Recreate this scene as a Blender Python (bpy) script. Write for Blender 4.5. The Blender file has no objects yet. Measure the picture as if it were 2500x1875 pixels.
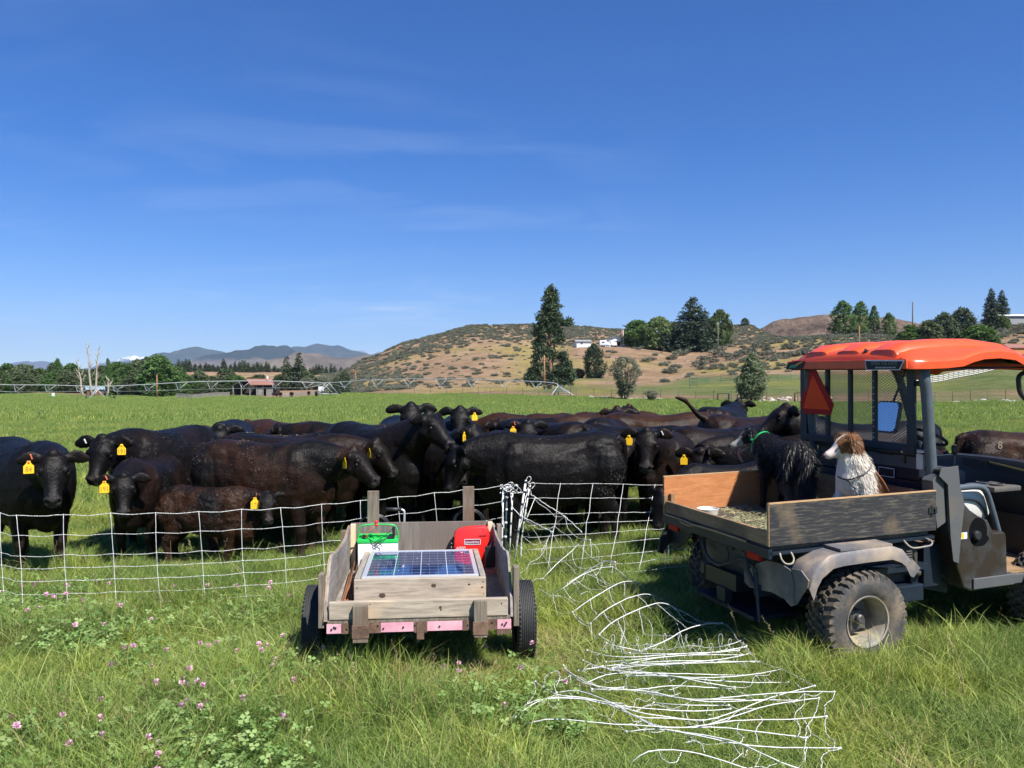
import bpy, bmesh, math, random
import numpy as np
from mathutils import Vector, Matrix, Euler, noise as mnoise
R = math.radians
random.seed(7)
rng = np.random.default_rng(7)
sc = bpy.context.scene
COL = sc.collection

# ------------------------------------------------------------------ camera
CAMH = 1.85          # eye height, level camera; the lens is shifted a hair for the horizon
HZ = 950.0           # row of the horizon in the 2500 x 1875 photograph
FP = 2000.0          # focal length in photograph pixels
cam_d = bpy.data.cameras.new('camera')
cam_d.sensor_width = 36.0
cam_d.lens = 36.0 * FP / 2500.0
cam_d.shift_y = (HZ - 937.5) / 2500.0
cam_d.clip_start = 0.1
cam_d.clip_end = 60000
cam = bpy.data.objects.new('camera', cam_d)
cam.location = (0, 0, CAMH)
cam.rotation_euler = (R(90), 0, 0)
COL.objects.link(cam)
sc.camera = cam

# ------------------------------------------------------------------ sun, sky, exposure
SUN = Vector((0.53, -0.62, 1.02)).normalized()
sun_el = math.asin(SUN.z)
sun_az = math.atan2(SUN.x, SUN.y)
sd = bpy.data.lights.new('sun', 'SUN')
sd.energy = 5.0
sd.angle = R(0.5)
sd.color = (1.0, 0.955, 0.88)
so = bpy.data.objects.new('sun', sd)
so.rotation_euler = (-SUN).to_track_quat('-Z', 'Y').to_euler()
COL.objects.link(so)
W = bpy.data.worlds.new('World')
sc.world = W
W.use_nodes = True
wn, wl = W.node_tree.nodes, W.node_tree.links
wn.clear()
wo = wn.new('ShaderNodeOutputWorld')
wb = wn.new('ShaderNodeBackground')
wb.inputs['Strength'].default_value = 0.073
sky = wn.new('ShaderNodeTexSky')
sky.sky_type = 'NISHITA'
sky.sun_disc = False
sky.sun_elevation = sun_el
sky.sun_rotation = sun_az
sky.altitude = 1500
sky.air_density = 1.0
sky.dust_density = 0.1
sky.ozone_density = 4.5
# thin cirrus: stretched noise on the sky direction
tc = wn.new('ShaderNodeTexCoord')
sep = wn.new('ShaderNodeSeparateXYZ')
wl.new(tc.outputs['Generated'], sep.inputs[0])
def wmath(op, a, b=None, clamp=False):
    n = wn.new('ShaderNodeMath'); n.operation = op; n.use_clamp = clamp
    for i, v in enumerate((a, b)):
        if v is None: continue
        if isinstance(v, (int, float)): n.inputs[i].default_value = v
        else: wl.new(v, n.inputs[i])
    return n.outputs[0]
zc = wmath('MAXIMUM', sep.outputs['Z'], 0.02)
zc = wmath('ADD', zc, 0.06)
u_ = wmath('DIVIDE', sep.outputs['X'], zc)
v_ = wmath('DIVIDE', sep.outputs['Y'], zc)
comb = wn.new('ShaderNodeCombineXYZ')
wl.new(u_, comb.inputs[0]); wl.new(v_, comb.inputs[1])
mp = wn.new('ShaderNodeMapping')
mp.inputs['Location'].default_value = (3.7, 1.9, 0)
mp.inputs['Rotation'].default_value = (0, 0, R(50))
mp.inputs['Scale'].default_value = (0.8, 1.5, 1)
wl.new(comb.outputs[0], mp.inputs[0])
nz = wn.new('ShaderNodeTexNoise')
nz.inputs['Scale'].default_value = 1.15; nz.inputs['Detail'].default_value = 8
nz.inputs['Roughness'].default_value = 0.58; nz.inputs['Distortion'].default_value = 0.9
wl.new(mp.outputs[0], nz.inputs['Vector'])
nz2 = wn.new('ShaderNodeTexNoise')
nz2.inputs['Scale'].default_value = 0.32; nz2.inputs['Detail'].default_value = 2
wl.new(mp.outputs[0], nz2.inputs['Vector'])
c1 = wn.new('ShaderNodeMapRange'); c1.inputs[1].default_value = 0.46; c1.inputs[2].default_value = 0.80
wl.new(nz.outputs['Fac'], c1.inputs[0])
c2 = wn.new('ShaderNodeMapRange'); c2.inputs[1].default_value = 0.42; c2.inputs[2].default_value = 0.62
wl.new(nz2.outputs['Fac'], c2.inputs[0])
cl = wmath('MULTIPLY', c1.outputs[0], c2.outputs[0])
lowf = wn.new('ShaderNodeMapRange'); lowf.inputs[1].default_value = 0.42; lowf.inputs[2].default_value = 0.12
wl.new(sep.outputs['Z'], lowf.inputs[0])
cl = wmath('MULTIPLY', cl, lowf.outputs[0])
azm = wn.new('ShaderNodeMapRange'); azm.inputs[1].default_value = .22; azm.inputs[2].default_value = -.12
wl.new(wmath('DIVIDE', sep.outputs['X'], wmath('MAXIMUM', sep.outputs['Y'], .05)), azm.inputs[0])
cl = wmath('MULTIPLY', cl, azm.outputs[0])
cl = wmath('MULTIPLY', cl, 0.52, True)
hs = wn.new('ShaderNodeHueSaturation')
hs.inputs['Hue'].default_value = 0.514
hs.inputs['Saturation'].default_value = 1.42
hs.inputs['Value'].default_value = 1.0
wl.new(sky.outputs[0], hs.inputs['Color'])
mx = wn.new('ShaderNodeMix'); mx.data_type = 'RGBA'
wl.new(cl, mx.inputs[0]); wl.new(hs.outputs[0], mx.inputs[6])
mx.inputs[7].default_value = (6.6, 7.4, 8.4, 1)
wl.new(mx.outputs[2], wb.inputs['Color'])
wl.new(wb.outputs[0], wo.inputs['Surface'])
sc.view_settings.view_transform = 'Standard'
sc.view_settings.look = 'None'
sc.view_settings.exposure = 0.92
sc.view_settings.gamma = 1.0
sc.view_settings.use_curve_mapping = False
sc.render.engine = 'CYCLES'
cy = sc.cycles
cy.max_bounces = 6; cy.diffuse_bounces = 3; cy.glossy_bounces = 2
cy.transmission_bounces = 4; cy.transparent_max_bounces = 8; cy.volume_bounces = 0
cy.use_adaptive_sampling = True; cy.adaptive_threshold = 0.02
cy.caustics_reflective = False; cy.caustics_refractive = False
try:
    cy.use_denoising = True
    cy.denoiser = 'OPENIMAGEDENOISE'
    cy.denoising_input_passes = 'RGB_ALBEDO_NORMAL'
except Exception:
    pass

# ------------------------------------------------------------------ helpers
def lerp(a, b, t): return a + (b - a) * t
def P(px, py, Y):
    """point of the place seen at photo pixel (px, py) at distance Y"""
    return Vector(((px - 1250) / FP * Y, Y, CAMH - (py - HZ) / FP * Y))
def Pz(px, py, z):
    """point seen at (px, py) that lies at height z"""
    return P(px, py, (CAMH - z) * FP / (py - HZ))

class MB:
    """collects boxes, tubes, lofts, prisms; build() links them as ONE mesh object"""
    def __init__(s): s.v = []; s.f = []; s.m = []
    def add(s, verts, faces, mat=0):
        b = len(s.v); s.v.extend(tuple(p) for p in verts)
        for f in faces: s.f.append(tuple(b + i for i in f)); s.m.append(mat)
        return s
    def box(s, lo, hi, mat=0, M=None, ch=0.0):
        x0, y0, z0 = lo; x1, y1, z1 = hi
        if ch <= 0:
            vs = [(x0,y0,z0),(x1,y0,z0),(x1,y1,z0),(x0,y1,z0),(x0,y0,z1),(x1,y0,z1),(x1,y1,z1),(x0,y1,z1)]
            fs = [(0,3,2,1),(4,5,6,7),(0,1,5,4),(1,2,6,5),(2,3,7,6),(3,0,4,7)]
        else:
            bm = bmesh.new(); bmesh.ops.create_cube(bm, size=1)
            for v in bm.verts:
                v.co = Vector((lerp(x0,x1,v.co.x+.5), lerp(y0,y1,v.co.y+.5), lerp(z0,z1,v.co.z+.5)))
            bmesh.ops.bevel(bm, geom=bm.edges[:], offset=ch, segments=2, affect='EDGES', profile=0.6)
            bm.verts.index_update()
            vs = [v.co.copy() for v in bm.verts]; fs = [[v.index for v in f.verts] for f in bm.faces]; bm.free()
        if M is not None: vs = [M @ Vector(v) for v in vs]
        return s.add(vs, fs, mat)
    def tube(s, pts, r, n=8, mat=0, caps=True, flat=1.0):
        pts = [Vector(p) for p in pts]; k = len(pts)
        rs = list(r) if hasattr(r, '__len__') else [r] * k
        prev = None; vs = []
        for i, p in enumerate(pts):
            t = (pts[min(i+1,k-1)] - pts[max(i-1,0)])
            t = t.normalized() if t.length > 1e-9 else Vector((0,0,1))
            if prev is None:
                a = Vector((0,0,1)) if abs(t.z) < .9 else Vector((1,0,0))
                n1 = t.cross(a).normalized()
            else:
                n1 = (prev - t * prev.dot(t))
                n1 = n1.normalized() if n1.length > 1e-6 else t.orthogonal().normalized()
            prev = n1; n2 = t.cross(n1)
            for j in range(n):
                q = 2*math.pi*j/n
                vs.append(p + (n1*math.cos(q) + n2*math.sin(q)*flat) * rs[i])
        fs = []
        for i in range(k-1):
            for j in range(n):
                j2 = (j+1) % n
                fs.append((i*n+j, i*n+j2, (i+1)*n+j2, (i+1)*n+j))
        if caps:
            fs.append(tuple(range(n))[::-1]); fs.append(tuple((k-1)*n+j for j in range(n)))
        return s.add(vs, fs, mat)
    def rings(s, rings, mat=0, caps=True, closed=False):
        n = len(rings[0]); k = len(rings); vs = [p for rg in rings for p in rg]; fs = []
        for i in range(k if closed else k-1):
            i2 = (i+1) % k
            for j in range(n):
                j2 = (j+1) % n
                fs.append((i*n+j, i*n+j2, i2*n+j2, i2*n+j))
        if caps and not closed:
            fs.append(tuple(range(n))[::-1]); fs.append(tuple((k-1)*n+j for j in range(n)))
        return s.add(vs, fs, mat)
    def prism(s, poly, a, b, mat=0, M=None, axis='y'):
        """poly: 2-D points; extruded between a and b along axis ('y': poly is (x,z); 'x': (y,z); 'z': (x,y))"""
        def mk(p, d):
            if axis == 'y': return Vector((p[0], d, p[1]))
            if axis == 'x': return Vector((d, p[0], p[1]))
            return Vector((p[0], p[1], d))
        n = len(poly); vs = [mk(p, a) for p in poly] + [mk(p, b) for p in poly]
        if M is not None: vs = [M @ v for v in vs]
        fs = [tuple(range(n))[::-1], tuple(range(n, 2*n))]
        for i in range(n):
            j = (i+1) % n; fs.append((i, j, n+j, n+i))
        return s.add(vs, fs, mat)
    def lathe(s, prof, n=32, mat=0, M=None, closed=False):
        """prof: (radius, along) pairs spun about local X axis"""
        vs = []
        for (r, a) in prof:
            for j in range(n):
                q = 2*math.pi*j/n
                vs.append(Vector((a, r*math.cos(q), r*math.sin(q))))
        if M is not None: vs = [M @ v for v in vs]
        k = len(prof); fs = []
        for i in range(k if closed else k-1):
            i2 = (i+1) % k
            for j in range(n):
                j2 = (j+1) % n
                fs.append((i*n+j, i*n+j2, i2*n+j2, i2*n+j))
        return s.add(vs, fs, mat)
    def ball(s, c, r, seg=10, mat=0, sc3=(1,1,1)):
        vs = []; fs = []; c = Vector(c); h = seg//2
        for i in range(1, h):
            t = math.pi*i/h
            for j in range(seg):
                q = 2*math.pi*j/seg
                vs.append(c + Vector((math.sin(t)*math.cos(q)*sc3[0], math.sin(t)*math.sin(q)*sc3[1], math.cos(t)*sc3[2]))*r)
        for i in range(h-2):
            for j in range(seg):
                j2 = (j+1) % seg
                fs.append((i*seg+j, (i+1)*seg+j, (i+1)*seg+j2, i*seg+j2))
        a = len(vs); vs.append(c + Vector((0,0,r*sc3[2]))); vs.append(c - Vector((0,0,r*sc3[2])))
        for j in range(seg):
            j2 = (j+1) % seg
            fs.append((a, j, j2)); fs.append((a+1, (h-2)*seg+j2, (h-2)*seg+j))
        return s.add(vs, fs, mat)
    def mesh(s, name, mats, smooth=False, fix=True):
        me = bpy.data.meshes.new(name)
        me.from_pydata([tuple(v) for v in s.v], [], s.f)
        if not isinstance(mats, (list, tuple)): mats = [mats]
        for m in mats: me.materials.append(m)
        if len(mats) > 1: me.polygons.foreach_set('material_index', s.m)
        if fix:
            bm = bmesh.new(); bm.from_mesh(me)
            bmesh.ops.recalc_face_normals(bm, faces=bm.faces[:])
            bm.to_mesh(me); bm.free()
        if smooth is True:
            me.polygons.foreach_set('use_smooth', [True]*len(me.polygons))
        elif smooth:
            try: me.set_sharp_from_angle(angle=R(smooth))
            except Exception: pass
            me.polygons.foreach_set('use_smooth', [True]*len(me.polygons))
        me.update()
        return me
    def build(s, name, mats, parent=None, smooth=False, bevel=0.0, fix=True):
        o = bpy.data.objects.new(name, s.mesh(name, mats, smooth, fix))
        COL.objects.link(o)
        if parent is not None: o.parent = parent
        if bevel > 0:
            b = o.modifiers.new('bevel', 'BEVEL'); b.width = bevel; b.segments = 2
            b.limit_method = 'ANGLE'; b.angle_limit = R(40)
        return o

def tag(o, label=None, cat=None, group=None, kind=None):
    if label: o['label'] = label
    if cat: o['category'] = cat
    if group: o['group'] = group
    if kind: o['kind'] = kind
    return o
def empty(name, loc=(0,0,0), rot=(0,0,0), label=None, cat=None, group=None):
    o = bpy.data.objects.new(name, None); o.empty_display_size = 0.3
    o.location = loc; o.rotation_euler = rot
    COL.objects.link(o)
    return tag(o, label, cat, group)
def kids(o): return [c for c in COL.objects if c.parent is o]
def copy_tree(o, parent=None):
    c = o.copy(); COL.objects.link(c); c.parent = parent
    for ch in list(o.children): copy_tree(ch, c)
    return c
def text_mesh(body, size, depth=0.0015, align='CENTER'):
    cu = bpy.data.curves.new('lettering', 'FONT'); cu.body = body; cu.size = size; cu.extrude = depth
    cu.align_x = align; cu.align_y = 'CENTER'; cu.resolution_u = 3
    o = bpy.data.objects.new('lettering', cu); COL.objects.link(o)
    dg = bpy.context.evaluated_depsgraph_get(); dg.update()
    me = bpy.data.meshes.new_from_object(o.evaluated_get(dg))
    bpy.data.objects.remove(o)
    return me
def text_obj(name, body, size, mat, parent, M, depth=0.0015, align='CENTER', sx=1.0):
    me = text_mesh(body, size, depth, align)
    me.materials.clear(); me.materials.append(mat)
    o = bpy.data.objects.new(name, me); COL.objects.link(o); o.parent = parent
    o.matrix_local = M @ Matrix.Diagonal((sx, 1, 1, 1))
    return o
def frame(origin, xdir, ydir):
    """matrix whose X, Y axes are the given ones"""
    x = Vector(xdir).normalized(); z = x.cross(Vector(ydir)).normalized(); y = z.cross(x)
    M = Matrix.Identity(4)
    for i, a in enumerate((x, y, z)):
        for k in range(3): M[k][i] = a[k]
    M.translation = Vector(origin)
    return M

# ------------------------------------------------------------------ materials
def mat(name):
    m = bpy.data.materials.new(name); m.use_nodes = True
    return m, m.node_tree.nodes, m.node_tree.links, m.node_tree.nodes['Principled BSDF']
def setc(sock, c):
    sock.default_value = (c[0], c[1], c[2], 1) if len(c) == 3 else c
def simple(name, col, rough=0.6, metal=0.0, spec=0.5, coat=0.0, noise=0.0, nscale=8.0, bump=0.0, bscale=60.0, col2=None, stretch=(1,1,1), detail=5, coords='Object', contrast=(0.35,0.65)):
    m, n, l, b = mat(name)
    b.inputs['Roughness'].default_value = rough
    b.inputs['Metallic'].default_value = metal
    b.inputs['Specular IOR Level'].default_value = spec
    b.inputs['Coat Weight'].default_value = coat
    setc(b.inputs['Base Color'], col)
    t = n.new('ShaderNodeTexCoord'); mpn = n.new('ShaderNodeMapping')
    mpn.inputs['Scale'].default_value = stretch
    l.new(t.outputs[coords], mpn.inputs[0])
    if noise > 0 or col2 is not None:
        nt = n.new('ShaderNodeTexNoise'); nt.inputs['Scale'].default_value = nscale
        nt.inputs['Detail'].default_value = detail; nt.inputs['Roughness'].default_value = 0.65
        l.new(mpn.outputs[0], nt.inputs['Vector'])
        mr = n.new('ShaderNodeMapRange')
        mr.inputs[1].default_value = contrast[0]; mr.inputs[2].default_value = contrast[1]
        l.new(nt.outputs['Fac'], mr.inputs[0])
        mixn = n.new('ShaderNodeMix'); mixn.data_type = 'RGBA'
        l.new(mr.outputs[0], mixn.inputs[0])
        if col2 is None:
            col2 = tuple(c*(1-noise) for c in col[:3])
        setc(mixn.inputs[6], col); setc(mixn.inputs[7], col2)
        l.new(mixn.outputs[2], b.inputs['Base Color'])
    if bump > 0:
        nb = n.new('ShaderNodeTexNoise'); nb.inputs['Scale'].default_value = bscale
        nb.inputs['Detail'].default_value = 4
        l.new(mpn.outputs[0], nb.inputs['Vector'])
        bp = n.new('ShaderNodeBump'); bp.inputs['Strength'].default_value = bump; bp.inputs['Distance'].default_value = 0.01
        l.new(nb.outputs['Fac'], bp.inputs['Height']); l.new(bp.outputs[0], b.inputs['Normal'])
    return m

def wood(name, light, dark, grain=(1,1,1), stain=None, ramp=(.32,.68), rough=0.8, scale=9.0, knots=False, stain_amt=(0.5,0.7), streak=0.5):
    """weathered wood: long grain along the axis whose stretch is small"""
    m, n, l, b = mat(name)
    b.inputs['Roughness'].default_value = rough
    b.inputs['Specular IOR Level'].default_value = 0.25
    t = n.new('ShaderNodeTexCoord'); mpn = n.new('ShaderNodeMapping')
    mpn.inputs['Scale'].default_value = grain
    l.new(t.outputs['Object'], mpn.inputs[0])
    n1 = n.new('ShaderNodeTexNoise'); n1.inputs['Scale'].default_value = scale; n1.inputs['Detail'].default_value = 8
    n1.inputs['Roughness'].default_value = 0.7; n1.inputs['Distortion'].default_value = 0.4
    l.new(mpn.outputs[0], n1.inputs['Vector'])
    r1 = n.new('ShaderNodeValToRGB')
    r1.color_ramp.elements[0].position = ramp[0]; r1.color_ramp.elements[1].position = ramp[1]
    setc_el = lambda e, c: setattr(e, 'color', (c[0], c[1], c[2], 1))
    setc_el(r1.color_ramp.elements[0], dark); setc_el(r1.color_ramp.elements[1], light)
    l.new(n1.outputs['Fac'], r1.inputs[0])
    out = r1.outputs[0]
    if stain is not None:
        n2 = n.new('ShaderNodeTexNoise'); n2.inputs['Scale'].default_value = 3.0; n2.inputs['Detail'].default_value = 6
        l.new(t.outputs['Object'], n2.inputs['Vector'])
        mr = n.new('ShaderNodeMapRange'); mr.inputs[1].default_value = stain_amt[0]; mr.inputs[2].default_value = stain_amt[1]
        l.new(n2.outputs['Fac'], mr.inputs[0])
        mx_ = n.new('ShaderNodeMix'); mx_.data_type = 'RGBA'
        l.new(mr.outputs[0], mx_.inputs[0]); l.new(out, mx_.inputs[6]); setc(mx_.inputs[7], stain)
        out = mx_.outputs[2]
    if knots:
        vo = n.new('ShaderNodeTexVoronoi'); vo.inputs['Scale'].default_value = 2.6
        mk = n.new('ShaderNodeMapping'); mk.inputs['Scale'].default_value = (1, 1.6, 1.6)
        l.new(t.outputs['Object'], mk.inputs[0]); l.new(mk.outputs[0], vo.inputs['Vector'])
        mr2 = n.new('ShaderNodeMapRange'); mr2.inputs[1].default_value = 0.11; mr2.inputs[2].default_value = 0.05
        l.new(vo.outputs['Distance'], mr2.inputs[0])
        mk2 = n.new('ShaderNodeMix'); mk2.data_type = 'RGBA'
        l.new(mr2.outputs[0], mk2.inputs[0]); l.new(out, mk2.inputs[6]); setc(mk2.inputs[7], (0.08, 0.05, 0.035))
        out = mk2.outputs[2]
    l.new(out, b.inputs['Base Color'])
    bp = n.new('ShaderNodeBump'); bp.inputs['Strength'].default_value = streak; bp.inputs['Distance'].default_value = 0.004
    l.new(n1.outputs['Fac'], bp.inputs['Height']); l.new(bp.outputs[0], b.inputs['Normal'])
    return m
# ================================================================== THE LAND
COLS = {
 -400: [(195,980),(270,967),(400,946),(520,908),(600,906),(900,930)],
  450: [(195,980),(270,967),(400,946),(520,908),(600,906),(900,930)],
  700: [(195,978),(270,966),(380,950),(520,908),(600,906),(900,930)],
  800: [(190,974),(250,965),(320,950),(400,930),(480,918),(900,935)],
  850: [(180,972),(230,963),(300,935),(390,903),(450,907),(900,940)],
  900: [(170,971),(220,961),(290,925),(400,876),(480,888),(900,930)],
 1000: [(160,970),(220,956),(290,902),(420,831),(520,845),(900,910)],
 1150: [(150,969),(200,958),(240,936),(320,868),(430,796),(540,806),(900,890)],
 1300: [(135,970),(200,950),(240,936),(300,882),(330,862),(450,788),(560,800),(900,880)],
 1420: [(125,973),(200,940),(240,920),(300,866),(330,850),(480,796),(560,806),(900,880)],
 1520: [(118,977),(180,942),(240,921),(300,862),(330,850),(480,806),(560,815),(900,880)],
 1640: [(112,980),(170,945),(240,922),(300,868),(320,853),(420,837),(500,818),(900,880)],
 1700: [(108,983),(160,952),(225,925),(295,864),(320,846),(400,832),(500,814),(900,880)],
 1820: [(102,985),(160,947),(212,923),(275,858),(320,838),(400,827),(500,794),(600,806),(900,870)],
 1900: [(100,985),(160,943),(208,921),(270,858),(310,833),(380,828),(480,823),(600,832),(900,870)],
 2100: [(100,985),(150,946),(200,917),(255,848),(300,826),(400,824),(500,826),(600,832),(900,870)],
 2300: [(100,985),(150,940),(190,908),(240,852),(275,838),(400,828),(500,828),(900,860)],
 2450: [(95,987),(140,931),(180,897),(230,838),(262,788),(300,786),(400,790),(900,840)],
 2900: [(95,987),(140,931),(180,890),(230,830),(262,780),(300,776),(400,780),(900,840)],
}
_ck = np.array(sorted(COLS), float)
_YT = np.array([0, 40, 80, 100, 120, 140, 160, 180, 200, 220, 240, 260, 280, 300, 320, 340, 370, 400, 430, 460, 500, 550, 600, 700, 900, 1400, 3000, 40000], float)
_ZT = np.zeros((len(_ck), len(_YT)))
for _i, _c in enumerate(sorted(COLS)):
    pts = COLS[_c]; ys = [0, 80] + [p[0] for p in pts] + [1400, 3000, 40000]
    zs = [0, 0] + [CAMH - (p[1]-HZ)/FP*p[0] for p in pts] + [4, 0, 0]
    _ZT[_i] = np.interp(_YT, ys, zs)
def _vnoise(X, Y, s, seed=0):
    """smooth value noise, numpy"""
    x = X/s + 37.1*seed + 1000; y = Y/s + 17.7*seed + 1000
    xi = np.floor(x).astype(np.int64); yi = np.floor(y).astype(np.int64); fx = x-xi; fy = y-yi
    fx = fx*fx*(3-2*fx); fy = fy*fy*(3-2*fy)
    def h(a, b):
        v = (a*374761393 + b*668265263 + seed*974711) & 0xffffffff
        v = ((v ^ (v >> 13)) * 1274126177) & 0xffffffff
        return ((v ^ (v >> 16)) & 0xffff) / 65535.0
    return (h(xi,yi)*(1-fx)+h(xi+1,yi)*fx)*(1-fy) + (h(xi,yi+1)*(1-fx)+h(xi+1,yi+1)*fx)*fy - .5
def zt(X, Y):
    """height of the land"""
    X = np.asarray(X, float); Y = np.asarray(Y, float)
    px = np.clip(1250 + FP*X/np.maximum(Y, 25), _ck[0], _ck[-1])
    ci = np.clip(np.searchsorted(_ck, px) - 1, 0, len(_ck)-2)
    tx = (px - _ck[ci])/(_ck[ci+1]-_ck[ci]); tx = tx*tx*(3-2*tx)*.5 + tx*.5
    yi = np.clip(np.searchsorted(_YT, Y) - 1, 0, len(_YT)-2)
    ty = np.clip((Y - _YT[yi])/(_YT[yi+1]-_YT[yi]), 0, 1)
    z = (_ZT[ci,yi]*(1-tx)+_ZT[ci+1,yi]*tx)*(1-ty) + (_ZT[ci,yi+1]*(1-tx)+_ZT[ci+1,yi+1]*tx)*ty
    far = np.clip((Y-110)/120, 0, 1)*np.clip((2500-Y)/1500, 0, 1)
    z = z + far*(_vnoise(X,Y,38,1)*2.4 + _vnoise(X,Y,14,2)*0.9 + _vnoise(X,Y,5,3)*0.25)
    near = np.clip(1-(Y-30)/60, 0, 1)
    return z + near*(_vnoise(X,Y,3.1,4)*0.05)
def land(X, Y): return float(zt(X, Y))
def LP(px, Y):
    X = (px-1250)/FP*Y
    return Vector((X, Y, land(X, Y)))

def axis_pts(knots):
    out = []
    for (a, b, st) in knots:
        n = max(1, int(round((b-a)/st))); out += list(np.linspace(a, b, n, endpoint=False))
    out.append(knots[-1][1]); return np.array(out)
xs = axis_pts([(-20000,-3000,1700),(-3000,-700,115),(-700,-300,16),(-300,-30,3.5),(-30,-8,1.0),(-8,8,.4),(8,30,1.0),(30,330,3.2),(330,700,12),(700,3000,115),(3000,20000,1700)])
ys = axis_pts([(-3000,-100,290),(-100,2,6),(2,14,.4),(14,40,1.0),(40,100,3),(100,560,3.2),(560,1000,18),(1000,3000,120),(3000,32000,1800)])
GX, GY = np.meshgrid(xs, ys)
GZ = zt(GX, GY)
nx, ny = len(xs), len(ys)
vs = np.stack([GX, GY, GZ], -1).reshape(-1, 3)
ii = (np.arange(ny-1)[:,None]*nx + np.arange(nx-1)[None,:]).reshape(-1)
fc = np.stack([ii, ii+1, ii+nx+1, ii+nx], 1)
me = bpy.data.meshes.new('field')
me.vertices.add(len(vs)); me.vertices.foreach_set('co', vs.reshape(-1))
me.loops.add(len(fc)*4); me.loops.foreach_set('vertex_index', fc.reshape(-1))
me.polygons.add(len(fc)); me.polygons.foreach_set('loop_start', np.arange(len(fc))*4)
me.polygons.foreach_set('loop_total', np.full(len(fc), 4))
me.update(calc_edges=True); me.polygons.foreach_set('use_smooth', [True]*len(me.polygons))
# what covers the land: r = bare brown soil, g = yellow weeds, b = lush pasture
def cover(X, Y):
    X = np.asarray(X, float); Y = np.asarray(Y, float)
    px = 1250 + FP*X/np.maximum(Y, 25)
    z = zt(X, Y); py = HZ - (z-CAMH)/np.maximum(Y,25)*FP
    edge = np.interp(px, [0,450,800,900,1000,1150,1300,1420,1520,1700,1900,2450], [268,268,235,190,165,152,137,126,119,108,100,95])
    n = _vnoise(X,Y,26,11)*26 + _vnoise(X,Y,9,12)*12
    past_top = np.interp(px, [0,900,1150,1300,1420,1700,1900,2100,2300,2450,3000], [275,205,190,205,238,226,208,198,190,180,175])
    soil = np.clip((Y - past_top - n*.35)/9, 0, 1)*np.where(px < 640, np.clip((Y-330)/20,0,1), 1)
    # dry strip between the field and the slopes, on the left of the tall pine
    strip = np.clip((Y-edge-4)/8, 0, 1)*(1-np.clip((px-1430)/160, 0, 1))*np.clip((px-560)/200,0,1)
    strip2 = np.clip((Y-edge-3)/5,0,1)*np.clip(1-(Y-edge-26)/10,0,1)*(0.25+np.clip(_vnoise(X,Y,17,5)*3+.3,0,.75))
    soil = np.maximum(soil, np.maximum(strip*.9*np.clip(.75+_vnoise(X,Y,20,6)*1.8,0,1), strip2))
    band = np.exp(-((py-935)/6.0)**2)*np.clip((px-1360)/60,0,1)*np.clip((1660-px)/60,0,1)
    soil = np.maximum(soil, np.clip(band*1.3,0,1))
    yel = np.clip(_vnoise(X,Y,30,7)*3.2-.35, 0, 1)*np.clip((Y-edge)/10,0,1)
    yel = np.maximum(yel, np.exp(-((py-957)/8.0)**2)*np.clip((px-1390)/30,0,1)*np.clip((1510-px)/40,0,1))
    yel = np.maximum(yel, .7*np.exp(-((px-1280)/45.0)**2-((py-865)/38.0)**2))
    yel = np.maximum(yel, .5*np.exp(-((px-1110)/45.0)**2-((py-855)/14.0)**2))
    lush = np.clip(1-(Y-edge)/5, 0, 1)
    return soil, yel*(.35+.65*(Y>edge)), lush
s_, y_, l_ = cover(GX, GY)
ca = me.color_attributes.new('cover', 'FLOAT_COLOR', 'POINT')
rgba = np.stack([s_, y_, l_, np.ones_like(s_)], -1).reshape(-1).astype(np.float32)
ca.data.foreach_set('color', rgba)
field = bpy.data.objects.new('field', me); COL.objects.link(field)
tag(field, kind='structure')

m_land, n, l, b = mat('pasture and dry slopes')
b.inputs['Roughness'].default_value = 0.95; b.inputs['Specular IOR Level'].default_value = 0.1
geo = n.new('ShaderNodeNewGeometry')
at = n.new('ShaderNodeVertexColor'); at.layer_name = 'cover'
sp = n.new('ShaderNodeSeparateColor'); l.new(at.outputs['Color'], sp.inputs[0])
def lnoise(scale, detail=4, rough=.6, stretch=None):
    t = n.new('ShaderNodeTexNoise'); t.inputs['Scale'].default_value = scale; t.inputs['Detail'].default_value = detail
    t.inputs['Roughness'].default_value = rough
    if stretch:
        mm = n.new('ShaderNodeMapping'); mm.inputs['Scale'].default_value = stretch
        l.new(geo.outputs['Position'], mm.inputs[0]); l.new(mm.outputs[0], t.inputs['Vector'])
    else: l.new(geo.outputs['Position'], t.inputs['Vector'])
    return t.outputs['Fac']
def lramp(fac, stops):
    r = n.new('ShaderNodeValToRGB'); e = r.color_ramp.elements
    e[0].position, e[0].color = stops[0][0], (*stops[0][1], 1)
    e[1].position, e[1].color = stops[-1][0], (*stops[-1][1], 1)
    for p, c in stops[1:-1]:
        x = e.new(p); x.color = (*c, 1)
    l.new(fac, r.inputs[0]); return r.outputs[0]
def lmix(f, a, c):
    x = n.new('ShaderNodeMix'); x.data_type = 'RGBA'
    l.new(f, x.inputs[0]) if not isinstance(f, float) else setattr(x.inputs[0], 'default_value', f)
    l.new(a, x.inputs[6]) if not isinstance(a, tuple) else setc(x.inputs[6], a)
    l.new(c, x.inputs[7]) if not isinstance(c, tuple) else setc(x.inputs[7], c)
    return x.outputs[2]
grassy = lramp(lnoise(.35, 6, .65), [(.3,(.080,.138,.034)),(.5,(.125,.190,.052)),(.7,(.190,.230,.075))])
rough_g = lramp(lnoise(.16, 9, .75), [(.3,(.060,.095,.026)),(.48,(.110,.140,.042)),(.60,(.165,.160,.070)),(.74,(.250,.205,.110))])
soilc = lramp(lnoise(.12, 10, .78), [(.3,(.115,.078,.046)),(.42,(.200,.130,.078)),(.52,(.275,.178,.112)),(.62,(.325,.225,.148)),(.75,(.40,.32,.23))])
weeds = (.34,.30,.055)
c = lmix(sp.outputs[2], rough_g, grassy)
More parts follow.
